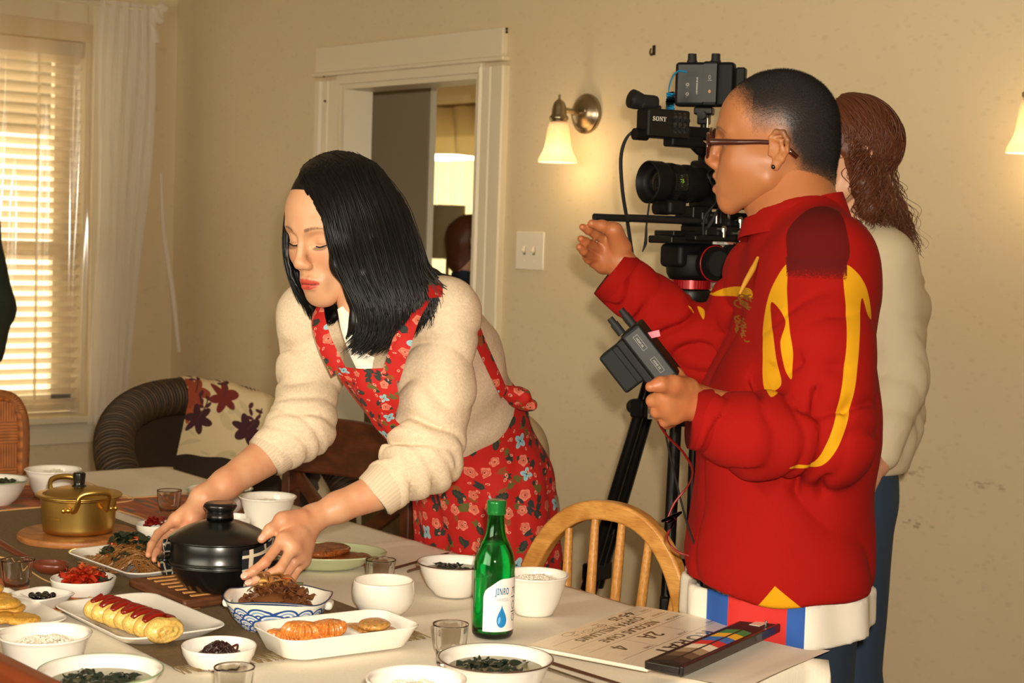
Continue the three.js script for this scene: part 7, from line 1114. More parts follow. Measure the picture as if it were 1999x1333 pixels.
  // curly auburn hair
  const guides = [[[4.0969,1.6544,0.8525], [4.1409,1.6147,0.8671], [4.1552,1.5751,0.8698], [4.155,1.5292,0.8593], [4.1548,1.4831,0.8487], [4.1572,1.4399,0.835]], [[4.0901,1.6669,0.8289], [4.1415,1.6293,0.8349], [4.1718,1.5664,0.8369], [4.1802,1.5045,0.8333], [4.1825,1.4428,0.8214], [4.1909,1.4203,0.814]], [[4.0757,1.673,0.7842], [4.1187,1.6366,0.7695], [4.1507,1.5705,0.7698], [4.168,1.5072,0.7713], [4.1831,1.45,0.7597], [4.197,1.4117,0.7478]], [[4.057,1.6723,0.745], [4.0885,1.6328,0.7134], [4.1149,1.564,0.7051], [4.1339,1.4995,0.7049], [4.1679,1.4464,0.7018], [4.1916,1.3724,0.6972]], [[4.0307,1.668,0.7147], [4.0338,1.6218,0.6703], [4.0396,1.5567,0.6549], [4.077,1.4896,0.6793], [4.1249,1.4354,0.6909], [4.1724,1.3667,0.6891]]];
  const hm = phy('#5c2e17', 0.5, { sheen: 0.2 }), cfix = scalpFix(H, [0, 0.042, -0.018], [0.083, 0.094, 0.104], 1.03, 0.05);
  const inv = H.clone().invert().elements;
  const capF = ell([0, 0.042, -0.018], [0.083, 0.094, 0.104], 0.02).f;
  const hP = [{ k: 0.02, f: (x, y, z) => capF(inv[0] * x + inv[4] * y + inv[8] * z + inv[12], inv[1] * x + inv[5] * y + inv[9] * z + inv[13], inv[2] * x + inv[6] * y + inv[10] * z + inv[14]) }];
  for (const g of guides.slice(1)) { const gi = g.map(p => { const v = A(p).sub(A(hc)), L = v.length(); return A(hc).addScaledVector(v, Math.max(0.3, (L - 0.03) / L)).toArray(); }); hP.push(...chain(gi, [0.01, 0.026, 0.03, 0.03, 0.022, 0.006], 0.02)); }
  const hair = part(o, 'hair', onBase(sdf(hP, [3.85, 1.3, 0.55], [4.4, 1.75, 1.05], 0.0055, (d, x, y, z) => { const lx = inv[0] * x + inv[4] * y + inv[8] * z + inv[12], ly = inv[1] * x + inv[5] * y + inv[9] * z + inv[13], lz = inv[2] * x + inv[6] * y + inv[10] * z + inv[14]; return smax(d + 0.004 * noise3(x * 60, y * 60, z * 60), -(Math.hypot(lx / 0.1, (ly + 0.03) / 0.1, (lz - 0.075) / 0.08) - 1) * 0.08, 0.01); }), base), hm);
  part(hair, 'curls', onBase(merge([strandSheet(guides, 380, 0.0018, 0.016, 18, 0.0075, 0.12, cfix), strandSheet(guides, 140, 0.0009, 0.026, 18, 0.011, 0.2, cfix)]), base), hm).userData.kind = 'stuff';
  part(o, 'hair_clip', onBase(sdf([cap([4.1262,1.6348,0.8214], [4.1385,1.6186,0.8092], 0.006, 0.004, 0.004), cap([4.1336,1.6326,0.8209], [4.1375,1.6406,0.8233], 0.004, 0.002, 0.003)], ...boundsOf([[4.1262,1.6348,0.8214], [4.1385,1.6186,0.8092], [4.1375,1.6406,0.8233]], 0.02), 0.002), base), phy('#141210', 0.3));
  const tg = thing('eyeglasses', 'thin metal eyeglasses worn by the curly haired camera operator', 'eyeglasses', [base[0], 0, base[2]]); const fr = []; for (const s of [-1, 1]) { fr.push(sweep([[s * 0.056, 0.008, 0.098], [s * 0.070, 0.010, 0.05], [s * 0.0775, 0.012, 0.0], [s * 0.078, -0.004, -0.02]].map(p => W3(H, p)), [0.0009, 0.0009], 5, 20)); const r = []; for (let i = 0; i < 14; i++) { const a = i / 14 * 6.283; r.push(W3(H, [s * 0.032 + 0.023 * Math.cos(a), 0.019 * Math.sin(a), 0.102])); } fr.push(sweep(r, [0.0008, 0.0008], 5, 40, 1, true)); }
  part(tg, 'frame', onBase(merge(fr), base), phy('#8a6a3a', 0.3, { metalness: 1 }));
}
{ // ===== person in the next room, and one at the left edge =====
  const simple = (label, hc, pts, cloth, hairC, base, yaw, longHair) => {
    const o = thing('person', label, 'person', [base[0], 0, base[2]]);
    const skin = [0.6, 0.32, 0.19], flush = [0.6, 0.2, 0.12], H = pose(hc, yaw, 0, 0, 1), F = V(Math.sin(yaw), 0, Math.cos(yaw)), L = V(Math.cos(yaw), 0, -Math.sin(yaw));
    const hp = { skin, flush, lip: [0.5, 0.14, 0.1], brow: [0.1, 0.05, 0.03], ears: [1, -1], eyes: [[0.0315, 0.0065], [-0.0315, 0.0065]] };
    const head = vcol(sdf(headPrims(hp), [-0.1, -0.13, -0.125], [0.1, 0.14, 0.13], 0.0045, headPost(hp)), headColor(hp)).applyMatrix4(H);
    const at = (f, u, l) => [hc[0] + F.x * f + L.x * l, u, hc[2] + F.z * f + L.z * l], h = hc[1];
    const neck = at(-0.03, h - 0.16, 0), chest = at(-0.03, h - 0.33, 0), waist = at(-0.02, h - 0.55, 0), pel = at(-0.02, h - 0.72, 0);
    const limbs = [], cl = [cap(neck, chest, 0.075, 0.12, 0.06), cap(at(-0.03, h - 0.3, 0.08), at(-0.02, h - 0.62, 0.07), 0.11, 0.115, 0.06), cap(at(-0.03, h - 0.3, -0.08), at(-0.02, h - 0.62, -0.07), 0.11, 0.115, 0.06)];
    const legs = [cap(at(-0.02, h - 0.72, 0.05), at(-0.02, h - 0.72, -0.05), 0.115, 0.115, 0.05)];
    for (const s of [-1, 1]) { const sh = at(-0.03, h - 0.24, 0.175 * s), el = at(-0.08, h - 0.50, 0.24 * s), wr = at(0.12, h - 0.62, 0.20 * s), hd = at(0.19, h - 0.64, 0.18 * s); cl.push(cap(chest, sh, 0.09, 0.065, 0.05), cap(sh, el, 0.066, 0.06, 0.04), cap(el, wr, 0.06, 0.04, 0.03)); limbs.push(cap(el, wr, 0.035, 0.026, 0.02), cap(wr, hd, 0.026, 0.03, 0.02)); const hip = at(-0.02, h - 0.75, 0.09 * s), kn = at(0, 0.46, 0.1 * s), an = at(-0.02, 0.08, 0.1 * s), toe = at(0.14, 0.035, 0.11 * s); limbs.push(cap(hip, kn, 0.08, 0.055, 0.03), cap(kn, an, 0.05, 0.036, 0.03), cap(an, toe, 0.04, 0.032, 0.03)); legs.push(cap(hip, kn, 0.105, 0.085, 0.04), cap(kn, an, 0.085, 0.07, 0.03)); for (let i = 0; i < 4; i++) limbs.push(cap(at(0.2, h - 0.64 + 0.012 - i * 0.014, 0.18 * s), at(0.275 - 0.008 * Math.abs(i - 1), h - 0.665 - i * 0.014, 0.16 * s), 0.009, 0.007, 0.006)); limbs.push(cap(at(0.16, h - 0.61, 0.175 * s), at(0.215, h - 0.6, 0.15 * s), 0.011, 0.008, 0.008)); }
    const body = tint(sdf([cap(W3(H, [0, -0.03, -0.03]), neck, 0.052, 0.055, 0.03), cap(neck, chest, 0.06, 0.09, 0.05), cap(chest, pel, 0.09, 0.1, 0.05), ...limbs], [hc[0] - 0.5, 0, hc[2] - 0.5], [hc[0] + 0.5, h, hc[2] + 0.5], 0.012), skin);
    part(o, 'body', onBase(mergeSkin([head, body]), base), skinMat);
    part(o, 'jacket', onBase(sdf(cl, [hc[0] - 0.5, h - 0.85, hc[2] - 0.5], [hc[0] + 0.5, h, hc[2] + 0.5], 0.011, (d, x, y, z) => d + 0.006 * fbm(x * 9, y * 8, z * 9, 3), 0.03), base), std(cloth, 0.8));
    part(o, 'trousers', onBase(sdf(legs, [hc[0] - 0.45, 0.05, hc[2] - 0.45], [hc[0] + 0.45, h - 0.6, hc[2] + 0.45], 0.014, (d, x, y, z) => d + 0.005 * fbm(x * 9, y * 8, z * 9, 2)), base), std('#23272c', 0.85));
    const hP = [ell([0, 0.042, -0.018], [0.084, 0.095, 0.106], 0.02)]; if (longHair) hP.push(cap([0, 0.0, -0.06], [0, -0.09, -0.06], 0.075, 0.06, 0.04));
    part(o, 'hair', onBase(sdf(hP, [-0.16, -0.3, -0.2], [0.16, 0.18, 0.14], 0.006, (d, x, y, z) => smax(d + 0.004 * noise3(x * 40, y * 14, z * 40), -(Math.hypot(x / 0.07, (y + 0.03) / 0.105, (z - 0.095) / 0.07) - 1) * 0.07, 0.01)).applyMatrix4(H), base), std(hairC, 0.5));
  };
  const a = [0.3514,1.3559,-1.35]; simple('brown haired person in a navy top in the room beyond the doorway', a, null, '#1d2a36', '#5a3016', a, 2.6, true);
  const b = [1.4579,1.6456,1.7233]; simple('person in a dark green jacket cut off by the left edge', [b[0], 1.62, b[2]], null, '#1e2a20', '#1c1510', b, 1.3, false);
}

// ---------- film equipment ----------
const blackP = phy('#0e0d0d', 0.55, { specularIntensity: 0.45 }), blackM = phy('#161615', 0.42, { metalness: 0.4 }), rubber = std('#101010', 0.7), steelM = phy('#b8b2a6', 0.25, { metalness: 1 });
const ledge = (w, h, draw) => canvasTex(w, h, draw);
{
  const C0 = [3.8912,1.5057,1.0523], turn = -0.2;
  const o = thing('film_camera', 'black video camera rig with large lens on the tripod', 'video camera', [C0[0], 0, C0[2]], turn);
  const Y = C0[1]; // lens axis height; local z runs along the lens
  const R = (w, h, d, x, y, z, r = 0.004) => rbox(w, h, d, r, x, Y + y, z);
  part(o, 'body', merge([R(0.1, 0.1, 0.11, 0, 0.002, -0.075, 0.008), R(0.085, 0.02, 0.09, 0, 0.058, -0.08, 0.005), R(0.11, 0.06, 0.06, 0, -0.01, -0.15, 0.006)]), blackP);
  for (let i = 0; i < 5; i++) part(o, 'body_button', cyl(0.004, 0.004, 0.004, 12).rotateZ(Math.PI / 2), i === 2 ? steelM : rubber, [0.051, Y + 0.025 - i * 0.014, -0.05 - 0.012 * (i % 2)]);
  const alpha = canvasTex(128, 64, (c, w, h) => { c.fillStyle = '#131312'; c.fillRect(0, 0, w, h); c.fillStyle = '#d8d4c8'; c.font = 'bold 44px serif'; c.fillText('α', 50, 46); });
  part(o, 'badge', grid(1, 1, (u, v) => [0.0508, Y + 0.03 + v * 0.014, -0.026 - u * 0.028, u, v]), std('#ffffff', 0.4, { map: alpha, side: THREE.DoubleSide }));
  part(o, 'badge', grid(1, 1, (u, v) => [0.02 + u * 0.028, Y + 0.03 + v * 0.014, -0.0195, u, v]), std('#ffffff', 0.4, { map: alpha, side: THREE.DoubleSide }));
  // lens
  const L = part(o, 'lens', lathe([[0, 0], [0.034, 0], [0.036, 0.003], [0.036, 0.02], [0.038, 0.022], [0.038, 0.05], [0.036, 0.052], [0.036, 0.058], [0.0395, 0.06], [0.0395, 0.09], [0.038, 0.092], [0.041, 0.098], [0.0435, 0.104], [0.0435, 0.132], [0.042, 0.134], [0.039, 0.134], [0.034, 0.122], [0.030, 0.112], [0, 0.112]], 64).rotateX(Math.PI / 2).translate(0, Y, -0.015), blackP);
  part(L, 'front_glass', new THREE.SphereGeometry(0.06, 40, 16, 0, 6.2832, 0, 0.52).rotateX(Math.PI / 2).translate(0, Y, 0.044), phy('#0a0b0e', 0.03, { clearcoat: 1 }));
  const teeth = []; for (let i = 0; i < 56; i++) { const a = i / 56 * 6.283; for (const z of [0.025, 0.066]) teeth.push(box(0.0022, 0.0022, 0.012, Math.cos(a) * (z > 0.05 ? 0.0402 : 0.0386), Y + Math.sin(a) * (z > 0.05 ? 0.0402 : 0.0386), z)); }
  part(L, 'gear_teeth', merge(teeth), blackP).userData.kind = 'stuff';
  const mk = canvasTex(512, 512, (c, w, h) => { c.fillStyle = '#131312'; c.fillRect(0, 0, w, h); c.textAlign = 'center'; c.fillStyle = '#cfd4c6'; c.font = 'bold 40px sans-serif'; c.fillText('NiSi', 250, 90); c.font = '22px sans-serif'; c.fillText('ATHENA', 250, 125); c.fillStyle = '#a6d84a'; c.font = 'bold 150px sans-serif'; c.fillText('35', 250, 280); c.font = '30px sans-serif'; c.fillText('mm', 250, 325); c.fillStyle = '#cfd4c6'; c.fillText('T1.9', 250, 390); for (let i = 0; i < 7; i++) { c.fillStyle = i % 2 ? '#a6d84a' : '#cfd4c6'; c.font = '28px sans-serif'; c.fillText(['8', '5', '3', '2', '1.5', '1', '.7'][i], 470, 60 + i * 65); } });
  const ca = 1.02; // side of the lens that looks to the photographer
  part(L, 'lens_marking', grid(16, 1, (u, v) => { const a = 0.5 - u * 0.9; return [Math.cos(a) * 0.0401, Y + Math.sin(a) * 0.0401, 0.044 + (1 - v) * 0.032, v, 1 - u]; }), std('#ffffff', 0.4, { map: (() => { const t = mk; return t; })(), side: THREE.DoubleSide }));
  part(L, 'lens_motor', merge([rbox(0.028, 0.03, 0.045, 0.008, 0.03, Y - 0.05, 0.07), cyl(0.014, 0.014, 0.03, 20).rotateX(Math.PI / 2).translate(0.02, Y - 0.052, 0.095)]), blackP);
  // top handle
  part(o, 'top_handle', merge([sweep([[0, Y + 0.055, -0.045], [0, Y + 0.075, -0.012], [0, Y + 0.095, 0.02], [0, Y + 0.103, 0.05]], [0.013, 0.015, 0.014, 0.014], 12, 24), R(0.03, 0.026, 0.19, 0, 0.105, -0.01, 0.008), sweep([[0, Y + 0.055, -0.10], [0, Y + 0.08, -0.095], [0, Y + 0.1, -0.09]], [0.013, 0.013], 12, 12)]), blackP);
  // audio unit with lettering
  const au = part(o, 'audio_unit', merge([R(0.045, 0.058, 0.105, 0.01, 0.118, 0.092, 0.006), R(0.035, 0.022, 0.08, 0.01, 0.085, 0.04, 0.005), cyl(0.012, 0.012, 0.03, 20).rotateX(Math.PI / 2).translate(0.01, Y + 0.094, 0.147)]), blackP);
  const so = canvasTex(512, 256, (c, w, h) => { c.fillStyle = '#131312'; c.fillRect(0, 0, w, h); c.fillStyle = '#e0dccf'; c.font = 'bold 62px serif'; c.fillText('SONY', 36, 110); c.fillStyle = '#2a2a28'; for (let i = 0; i < 3; i++) for (let j = 0; j < 3; j++) { c.fillStyle = '#33332f'; c.beginPath(); c.arc(330 + i * 62, 60 + j * 68, 22, 0, 7); c.fill(); c.fillStyle = '#8a867a'; c.font = '13px sans-serif'; c.fillText('IN ' + (i + 1), 312 + i * 62, 26 + j * 68); } });
  part(au, 'control_panel', grid(1, 1, (u, v) => [0.0329, Y + 0.092 + v * 0.052, 0.141 - u * 0.098, u, v]), std('#ffffff', 0.4, { map: so, side: THREE.DoubleSide }));
  for (let i = 0; i < 3; i++) for (let j = 0; j < 2; j++) part(au, 'dial', cyl(0.0045, 0.005, 0.005, 14).rotateZ(Math.PI / 2), rubber, [0.0345, Y + 0.108 + j * 0.018, 0.077 - i * 0.014]);
  part(o, 'microphone_hood', merge([rbox(0.034, 0.030, 0.05, 0.011, 0.0, Y + 0.160, 0.128), sweep([[0.0, Y + 0.160, 0.14], [0, Y + 0.163, 0.155], [0, Y + 0.165, 0.165]], [0.016, 0.019, 0.0195], 20, 12), rbox(0.02, 0.016, 0.03, 0.005, 0, Y + 0.148, 0.11)]), rubber);
  // base stack, cage and rods
  part(o, 'base_plate', merge([R(0.075, 0.03, 0.13, 0, -0.07, -0.06), R(0.09, 0.022, 0.10, 0, -0.095, -0.05), R(0.065, 0.03, 0.05, 0, -0.06, 0.0), R(0.1, 0.012, 0.16, 0, -0.11, -0.05)]), blackM);
  for (const [x, y, z] of [[0.047, -0.062, -0.02], [0.047, -0.09, -0.04], [0.05, -0.07, -0.08], [0.05, -0.098, -0.08], [0.047, -0.05, -0.05]]) part(o, 'clamp_lever', merge([cyl(0.007, 0.007, 0.012, 14).rotateZ(Math.PI / 2).translate(x, Y + y, z), rbox(0.006, 0.022, 0.006, 0.002, x + 0.006, Y + y - 0.008, z)]), steelM);
  const weave = dataTex(32, 32, (u, v, x, y) => { const k = ((x >> 2) + (y >> 2)) & 1 ? 34 : 16; return [k, k, k]; }, true, [6, 40]);
  for (const x of [-0.03, 0.03]) { const r = part(o, 'carbon_rod', rod([x, Y - 0.075, -0.12], [x, Y - 0.075, 0.225 - (x > 0 ? 0.04 : 0)], 0.0075, 0.0075, 20), std('#ffffff', 0.35, { map: weave })); }
  part(o, 'cage_arm', merge([R(0.012, 0.12, 0.012, 0.056, -0.02, -0.03, 0.002), R(0.012, 0.012, 0.09, 0.056, 0.04, -0.06, 0.002), R(0.012, 0.11, 0.012, 0.056, -0.02, -0.12, 0.002)]), blackM);
  // cables
  const toL = (p) => { const v = A(p).sub(V(C0[0], 0, C0[2])).applyAxisAngle(V(0, 1, 0), -turn); return [v.x, v.y, v.z]; };
  part(o, 'audio_cable', sweep([[3.866,1.6179,1.1756], [3.8514,1.6089,1.1928], [3.8343,1.5945,1.1983], [3.8219,1.5614,1.2003], [3.8141,1.4893,1.1857], [3.8127,1.4165,1.1639], [3.7982,1.3321,1.1279], [3.7825,1.2455,1.0933]].map(toL), [0.004, 0.004], 8, 60), rubber);
  part(o, 'strap', sweep([[3.8735,1.4662,1.1663], [3.8657,1.4173,1.1645], [3.8599,1.3808,1.1595], [3.8569,1.3629,1.1645]].map(toL), [0.0022, 0.0022, 0.004, 0.001], 6, 24), rubber);
  const wire = []; for (let i = 0; i < 3; i++) wire.push(sweep([[3.9383,1.5426,1.0412], [3.9462,1.5205,1.0645], [3.9587,1.4793,1.0543], [3.9427,1.432,1.0616], [3.9322,1.4057,1.0608]].map((p, k) => [p[0] + rr(-0.012, 0.012), p[1] + rr(-0.01, 0.01), p[2]]).map(toL), [0.0025, 0.0025], 6, 30)); part(o, 'loose_wires', merge(wire), rubber);
  // transmitter monitor on top
  const mc = [3.8716,1.7154,1.0095], mp = thing('wireless_transmitter', 'black wireless monitor box mounted above the film camera', 'monitor', [mc[0], mc[1] - 0.05, mc[2]], 0.52);
  part(mp, 'housing', merge([rbox(0.125, 0.092, 0.03, 0.008, 0, 0.05, 0), rbox(0.03, 0.092, 0.016, 0.004, 0.015, 0.05, 0.02), rbox(0.02, 0.06, 0.026, 0.004, 0.075, 0.055, 0)]), blackP);
  const mt = canvasTex(1024, 720, (c, w, h) => { c.fillStyle = '#151514'; c.fillRect(0, 0, w, h); c.fillStyle = '#c9c5b8'; c.save(); c.translate(400, 560); c.rotate(-Math.PI / 2); c.font = 'bold 40px sans-serif'; c.fillText('LOCKNODE BLUE', 0, 0); c.restore(); for (const [x, y] of [[195, 380], [195, 560]]) { c.fillStyle = '#8f8a7c'; c.beginPath(); c.arc(x, y, 34, 0, 7); c.fill(); c.fillStyle = '#1a1a18'; c.beginPath(); c.arc(x, y, 15, 0, 7); c.fill(); c.fillStyle = '#b9b5a8'; c.font = '20px sans-serif'; c.fillText('SDI', x - 26, y + 66); } c.strokeStyle = '#c9c5b8'; c.lineWidth = 6; c.beginPath(); c.arc(690, 250, 30, 0, 7); c.stroke(); c.fillStyle = '#c9c5b8'; c.font = '22px sans-serif'; c.fillText('HOLLYLAND', 640, 320); c.fillStyle = '#c98a1c'; c.beginPath(); c.arc(700, 520, 32, 0, 7); c.fill(); c.fillStyle = '#8a5a10'; c.beginPath(); c.arc(700, 520, 14, 0, 7); c.fill(); });
  part(mp, 'printed_face', grid(1, 1, (u, v) => [-0.055 + u * 0.054, 0.012 + v * 0.078, 0.0153, u * 0.5, v]), std('#ffffff', 0.4, { map: mt, side: THREE.DoubleSide }));
  part(mp, 'printed_face', grid(1, 1, (u, v) => [0.001 + u * 0.028, 0.012 + v * 0.078, 0.0283, 0.5 + u * 0.36, v]), std('#ffffff', 0.4, { map: mt, side: THREE.DoubleSide }));
  for (const x of [-0.03, 0.02]) part(mp, 'antenna_base', merge([cyl(0.009, 0.010, 0.02, 20, x, 0.104, 0), cyl(0.011, 0.011, 0.006, 20, x, 0.097, 0)]), rubber);
  part(mp, 'mount', merge([rbox(0.04, 0.016, 0.03, 0.004, 0.0, -0.005, 0), rbox(0.026, 0.022, 0.022, 0.004, 0, -0.022, 0), cyl(0.009, 0.009, 0.05, 16).rotateX(Math.PI / 2).translate(0, -0.015, 0.005), cyl(0.007, 0.007, 0.03, 14, 0, -0.04, 0)]), blackM);
  part(mp, 'mount_screw', cyl(0.0025, 0.0025, 0.03, 10, 0.012, -0.036, 0.02), steelM);
  const coil = []; const a0 = [3.8678,1.6548,1.1099], a1 = [3.8639,1.6914,1.1108], a2 = [3.8603,1.7262,1.0966], a3 = [3.871,1.7365,1.0685]; for (let i = 0; i <= 60; i++) { const t = i / 60, y = mixf(a0[1], a1[1], t), w = t * 9 * 6.283; coil.push([a0[0] + 0.008 * Math.cos(w), y, a0[2] + 0.008 * Math.sin(w)]); } coil.push(a1, a2, [3.8645,1.7376,1.0832], a3);
  const bc = solo('coiled_cable', 'bright blue coiled cable running to the transmitter box', 'cable', sweep(coil.map(p => [p[0] - a0[0], p[1] - a0[1], p[2] - a0[2]]), [0.0022, 0.0022], 6, 420), phy('#1482b0', 0.35), a0);
}
{ // tripod
  const T = [3.8684,1.2498,1.0265], X = T[0], Z = T[2], o = thing('tripod', 'black camera tripod with fluid head and red ring', 'tripod', [X, 0, Z]);
  const Y = (py) => T[1] + (600 - py) / 925;
  const tube = phy('#1c1c1b', 0.28, { metalness: 0.6 });
  part(o, 'bowl', lathe([[0, Y(600)], [0.035, Y(600)], [0.042, Y(585)], [0.043, Y(568)], [0.038, Y(564)], [0, Y(564)]], 40), blackM);
  const rg = []; for (let i = 0; i < 40; i++) { const a = i / 40 * 6.283; rg.push(box(0.004, 0.017, 0.003, 0, 0, 0).rotateY(-a).translate(Math.cos(a) * 0.0405, Y(555), Math.sin(a) * 0.0405)); }
  const ring = part(o, 'red_ring', cyl(0.040, 0.040, 0.018, 40, 0, Y(555), 0), phy('#b01218', 0.3, { metalness: 0.3 })); part(ring, 'grip_ridges', merge(rg), phy('#8f0d12', 0.35, { metalness: 0.3 })).userData.kind = 'stuff';
  const hd = part(o, 'fluid_head', merge([lathe([[0, Y(546)], [0.045, Y(546)], [0.052, Y(535)], [0.055, Y(515)], [0.055, Y(500)], [0.05, Y(492)], [0, Y(490)]], 40), rbox(0.075, 0.05, 0.12, 0.012, 0, Y(500), 0), cyl(0.036, 0.036, 0.03, 36).rotateZ(Math.PI / 2).translate(0.055, Y(513), -0.01), cyl(0.018, 0.018, 0.02, 24).rotateZ(Math.PI / 2).translate(0.055, Y(492), -0.06)]), blackP);
  hd.rotation.y = -0.2;
  part(hd, 'drag_dial', cyl(0.024, 0.026, 0.012, 30).rotateZ(Math.PI / 2), rubber, [0.075, Y(513), -0.01]);
  part(hd, 'red_line', new THREE.TorusGeometry(0.0365, 0.0014, 8, 40).rotateY(Math.PI / 2), phy('#b01218', 0.3), [0.066, Y(513), -0.01]);
  part(hd, 'plate', merge([rbox(0.085, 0.016, 0.17, 0.004, 0, Y(470), 0.0), rbox(0.07, 0.012, 0.15, 0.003, 0, Y(458), 0)]), blackM);
  const lb = canvasTex(256, 96, (c, w, h) => { c.fillStyle = '#e6e0d0'; c.fillRect(0, 0, w, h); c.fillStyle = '#222'; for (let i = 0; i < 40; i++) c.fillRect(16 + i * 5.6, 12, rnd() < 0.5 ? 2 : 4, 40); c.font = 'bold 28px sans-serif'; c.fillText('B015226', 60, 84); });
  part(hd, 'inventory_label', grid(1, 1, (u, v) => [0.0432, Y(476) + v * 0.013, -0.02 - u * 0.045, u, v]), std('#ffffff', 0.5, { map: lb, side: THREE.DoubleSide }));
  part(hd, 'pan_bar', rod([0.02, Y(500), -0.06], [0.04, Y(560), -0.36], 0.008, 0.008, 14), rubber);
  part(o, 'spider', merge([cyl(0.045, 0.05, 0.03, 32, 0, Y(614), 0)]), blackM);
  const Lv = V(-0.663, 0, 0.748), Bv = V(0.745, 0, 0.664);
  [-36, 84, 204].forEach((deg, i) => {
    const a = deg * Math.PI / 180, d = Lv.clone().multiplyScalar(Math.cos(a)).addScaledVector(Bv, Math.sin(a)), s = V(-d.z, 0, d.x), P = (r, y, k) => V(d.x * r + s.x * k, y, d.z * r + s.z * k);
    const top = Y(612), rTop = 0.04, rBot = 0.40, R = (y) => mixf(rTop, rBot, 1 - y / top);
    const L = part(o, 'leg', merge([rod(P(R(top), top, 0.018), P(R(0.62), 0.62, 0.024), 0.0125, 0.0125, 16), rod(P(R(top), top, -0.018), P(R(0.62), 0.62, -0.024), 0.0125, 0.0125, 16), rod(P(R(0.75), 0.75, 0), P(R(0.28), 0.28, 0), 0.0135, 0.0135, 16), rod(P(R(0.34), 0.34, 0.016), P(R(0.02), 0.02, 0.01), 0.009, 0.009, 12), rod(P(R(0.34), 0.34, -0.016), P(R(0.02), 0.02, -0.01), 0.009, 0.009, 12)]), tube);
    for (const y of [1.03, 0.66, 0.32]) part(L, 'leg_clamp', rbox(0.075, 0.04, 0.034, 0.006).rotateY(Math.atan2(-s.z, s.x)).translate(P(R(y), y, 0).x, y, P(R(y), y, 0).z), blackP);
    part(L, 'clamp_knob', new THREE.SphereGeometry(0.016, 14, 10).scale(1, 1, 1).translate(P(R(1.03) + 0.03, 1.03, 0).x, 1.03, P(R(1.03) + 0.03, 1.03, 0).z), rubber);
    part(L, 'rubber_foot', new THREE.SphereGeometry(0.02, 14, 10).translate(P(R(0.02), 0.02, 0).x, 0.02, P(R(0.02), 0.02, 0).z), rubber);
    part(o, 'spreader_arm', rod(P(R(0.36), 0.36, 0), V(0, 0.30, 0), 0.007, 0.007, 10), tube);
  });
  part(o, 'leg_sticker', grid(1, 1, (u, v) => { const p = [3.8802,1.0217,1.1552], q = [3.8913,1.0222,1.1426]; return [mixf(p[0], q[0], u) - X, p[1] + v * 0.024, mixf(p[2], q[2], u) - Z, u, v]; }), std('#ffffff', 0.5, { map: lb, side: THREE.DoubleSide }));
}
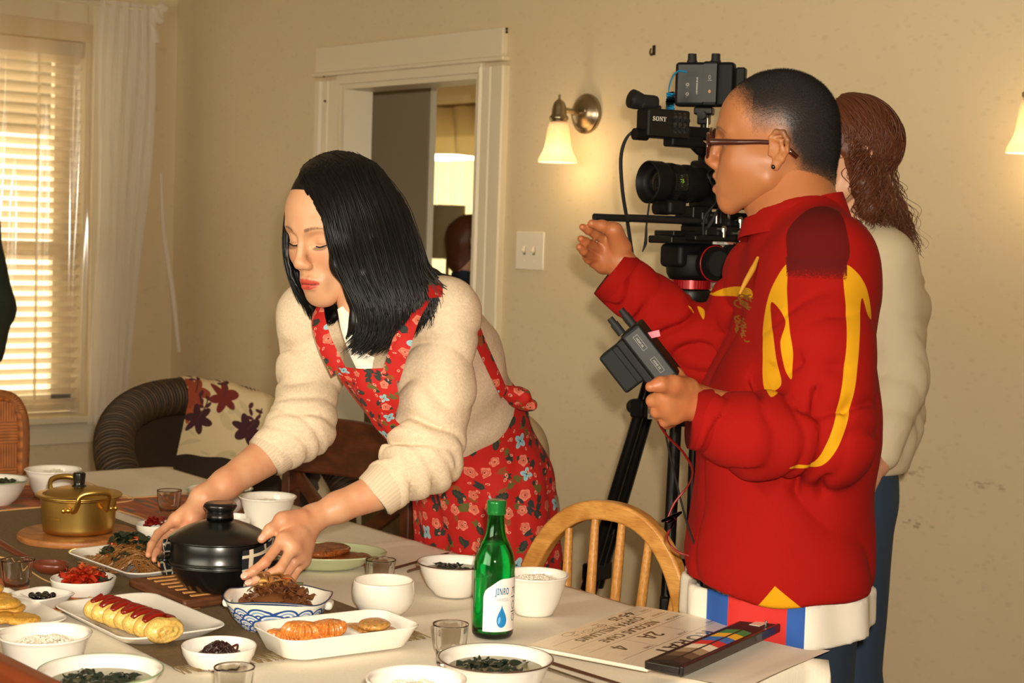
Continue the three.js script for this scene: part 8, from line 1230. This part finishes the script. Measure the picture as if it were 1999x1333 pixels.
{ // hand monitor
  const c = [4.4301,1.2098,1.7404], Rv = V(0.6634, 0.0, -0.748), Uv = V(-0.05, 0.998, -0.045), Tv = V(0.745, 0.06, 0.664);
  Tv.addScaledVector(Uv, 0.12).addScaledVector(Rv, -0.38).normalize();
  const e1 = Rv.clone().multiplyScalar(0.64).addScaledVector(Uv, -0.77).normalize(), e3 = Tv.clone().addScaledVector(e1, -Tv.dot(e1)).normalize(), e2 = e3.clone().cross(e1).normalize(); // e2 points right-up in the picture
  const o = thing('hand_monitor', 'small black handheld monitor with battery in the left hand of the man', 'monitor', c); o.quaternion.setFromRotationMatrix(new THREE.Matrix4().makeBasis(e1, e2, e3)); o.scale.setScalar(0.8);
  const grey = phy('#131615', 0.6, { specularIntensity: 0.45 });
  part(o, 'housing', merge([rbox(0.128, 0.046, 0.085, 0.006, 0.004, 0.006, 0), rbox(0.1, 0.018, 0.08, 0.004, -0.004, -0.024, 0)]), blackP);
  part(o, 'battery', merge([rbox(0.088, 0.05, 0.062, 0.006, -0.008, -0.052, 0.004), rbox(0.084, 0.02, 0.066, 0.003, -0.008, -0.035, 0.004)]), grey);
  const tx = canvasTex(512, 160, (g, w, h) => { g.fillStyle = '#171918'; g.fillRect(0, 0, w, h); g.strokeStyle = '#9a988c'; g.lineWidth = 3; for (const x of [40, 290]) { g.strokeRect(x, 50, 150, 46); g.fillStyle = '#b5b2a6'; g.font = '26px sans-serif'; g.fillText('HDMI IN', x + 20, 84); } });
  part(o, 'port_panel', grid(1, 1, (u, v) => [-0.052 + u * 0.11, -0.01 + v * 0.034, 0.0432, u, v]), std('#ffffff', 0.4, { map: tx, side: THREE.DoubleSide }));
  for (const y of [0.012, -0.012]) part(o, 'antenna_stub', merge([cyl(0.0085, 0.0085, 0.026, 18).rotateZ(Math.PI / 2).translate(-0.074, y, 0.012 - y), cyl(0.0065, 0.0065, 0.02, 18).rotateZ(Math.PI / 2).translate(-0.09, y, 0.012 - y)]), rubber);
  part(o, 'port_screw', cyl(0.004, 0.004, 0.004, 12).rotateX(Math.PI / 2), phy('#c9a060', 0.3, { metalness: 1 }), [0.052, -0.02, 0.043]);
  const tab = solo('paper_tab', 'pink adhesive tab sticking out of the hand monitor', 'tab', bar([0, 0, 0], (() => { const a = [4.439,1.237,1.758], b = [4.4612,1.2439,1.7475]; return [b[0] - a[0], b[1] - a[1], b[2] - a[2]]; })(), 0.0012, 0.010, V(0, 1, 0)), std('#e07a86', 0.6), [4.439,1.237,1.758]);
  const rc = [4.4377,1.1362,1.7236], rel = (p) => [p[0] - rc[0], p[1] - rc[1], p[2] - rc[2]];
  solo('red_cable', 'thin red cable trailing from the hand monitor', 'cable', sweep([[4.4377,1.1362,1.7236], [4.4264,1.1078,1.7089], [4.4101,1.0771,1.6698], [4.4043,1.0427,1.6192], [4.4023,1.0114,1.5943], [4.3998,0.9903,1.599], [4.3855,0.9561,1.6184], [4.3808,0.9265,1.6264], [4.408,0.9472,1.624], [4.3813,0.9296,1.6405], [4.4021,0.9369,1.6316], [4.3887,0.9032,1.6348], [4.4068,0.8847,1.6312], [4.4211,0.8771,1.6158]].map(rel), [0.0021, 0.0021], 6, 160), phy('#7a1410', 0.4), rc);
  solo('black_cable', 'thin black cable hanging beside the tripod legs', 'cable', sweep([[4.4148,1.1302,1.6897], [4.3966,1.0731,1.6552], [4.384,1.0021,1.6157], [4.3863,0.9325,1.5895], [4.3905,0.8705,1.5604]].map(p => { const r = [4.4148,1.1302,1.6897]; return [p[0] - r[0], p[1] - r[1], p[2] - r[2]]; }), [0.0018, 0.0018], 6, 60), rubber, [4.4148,1.1302,1.6897]);
}



renderer.render(scene, camera);
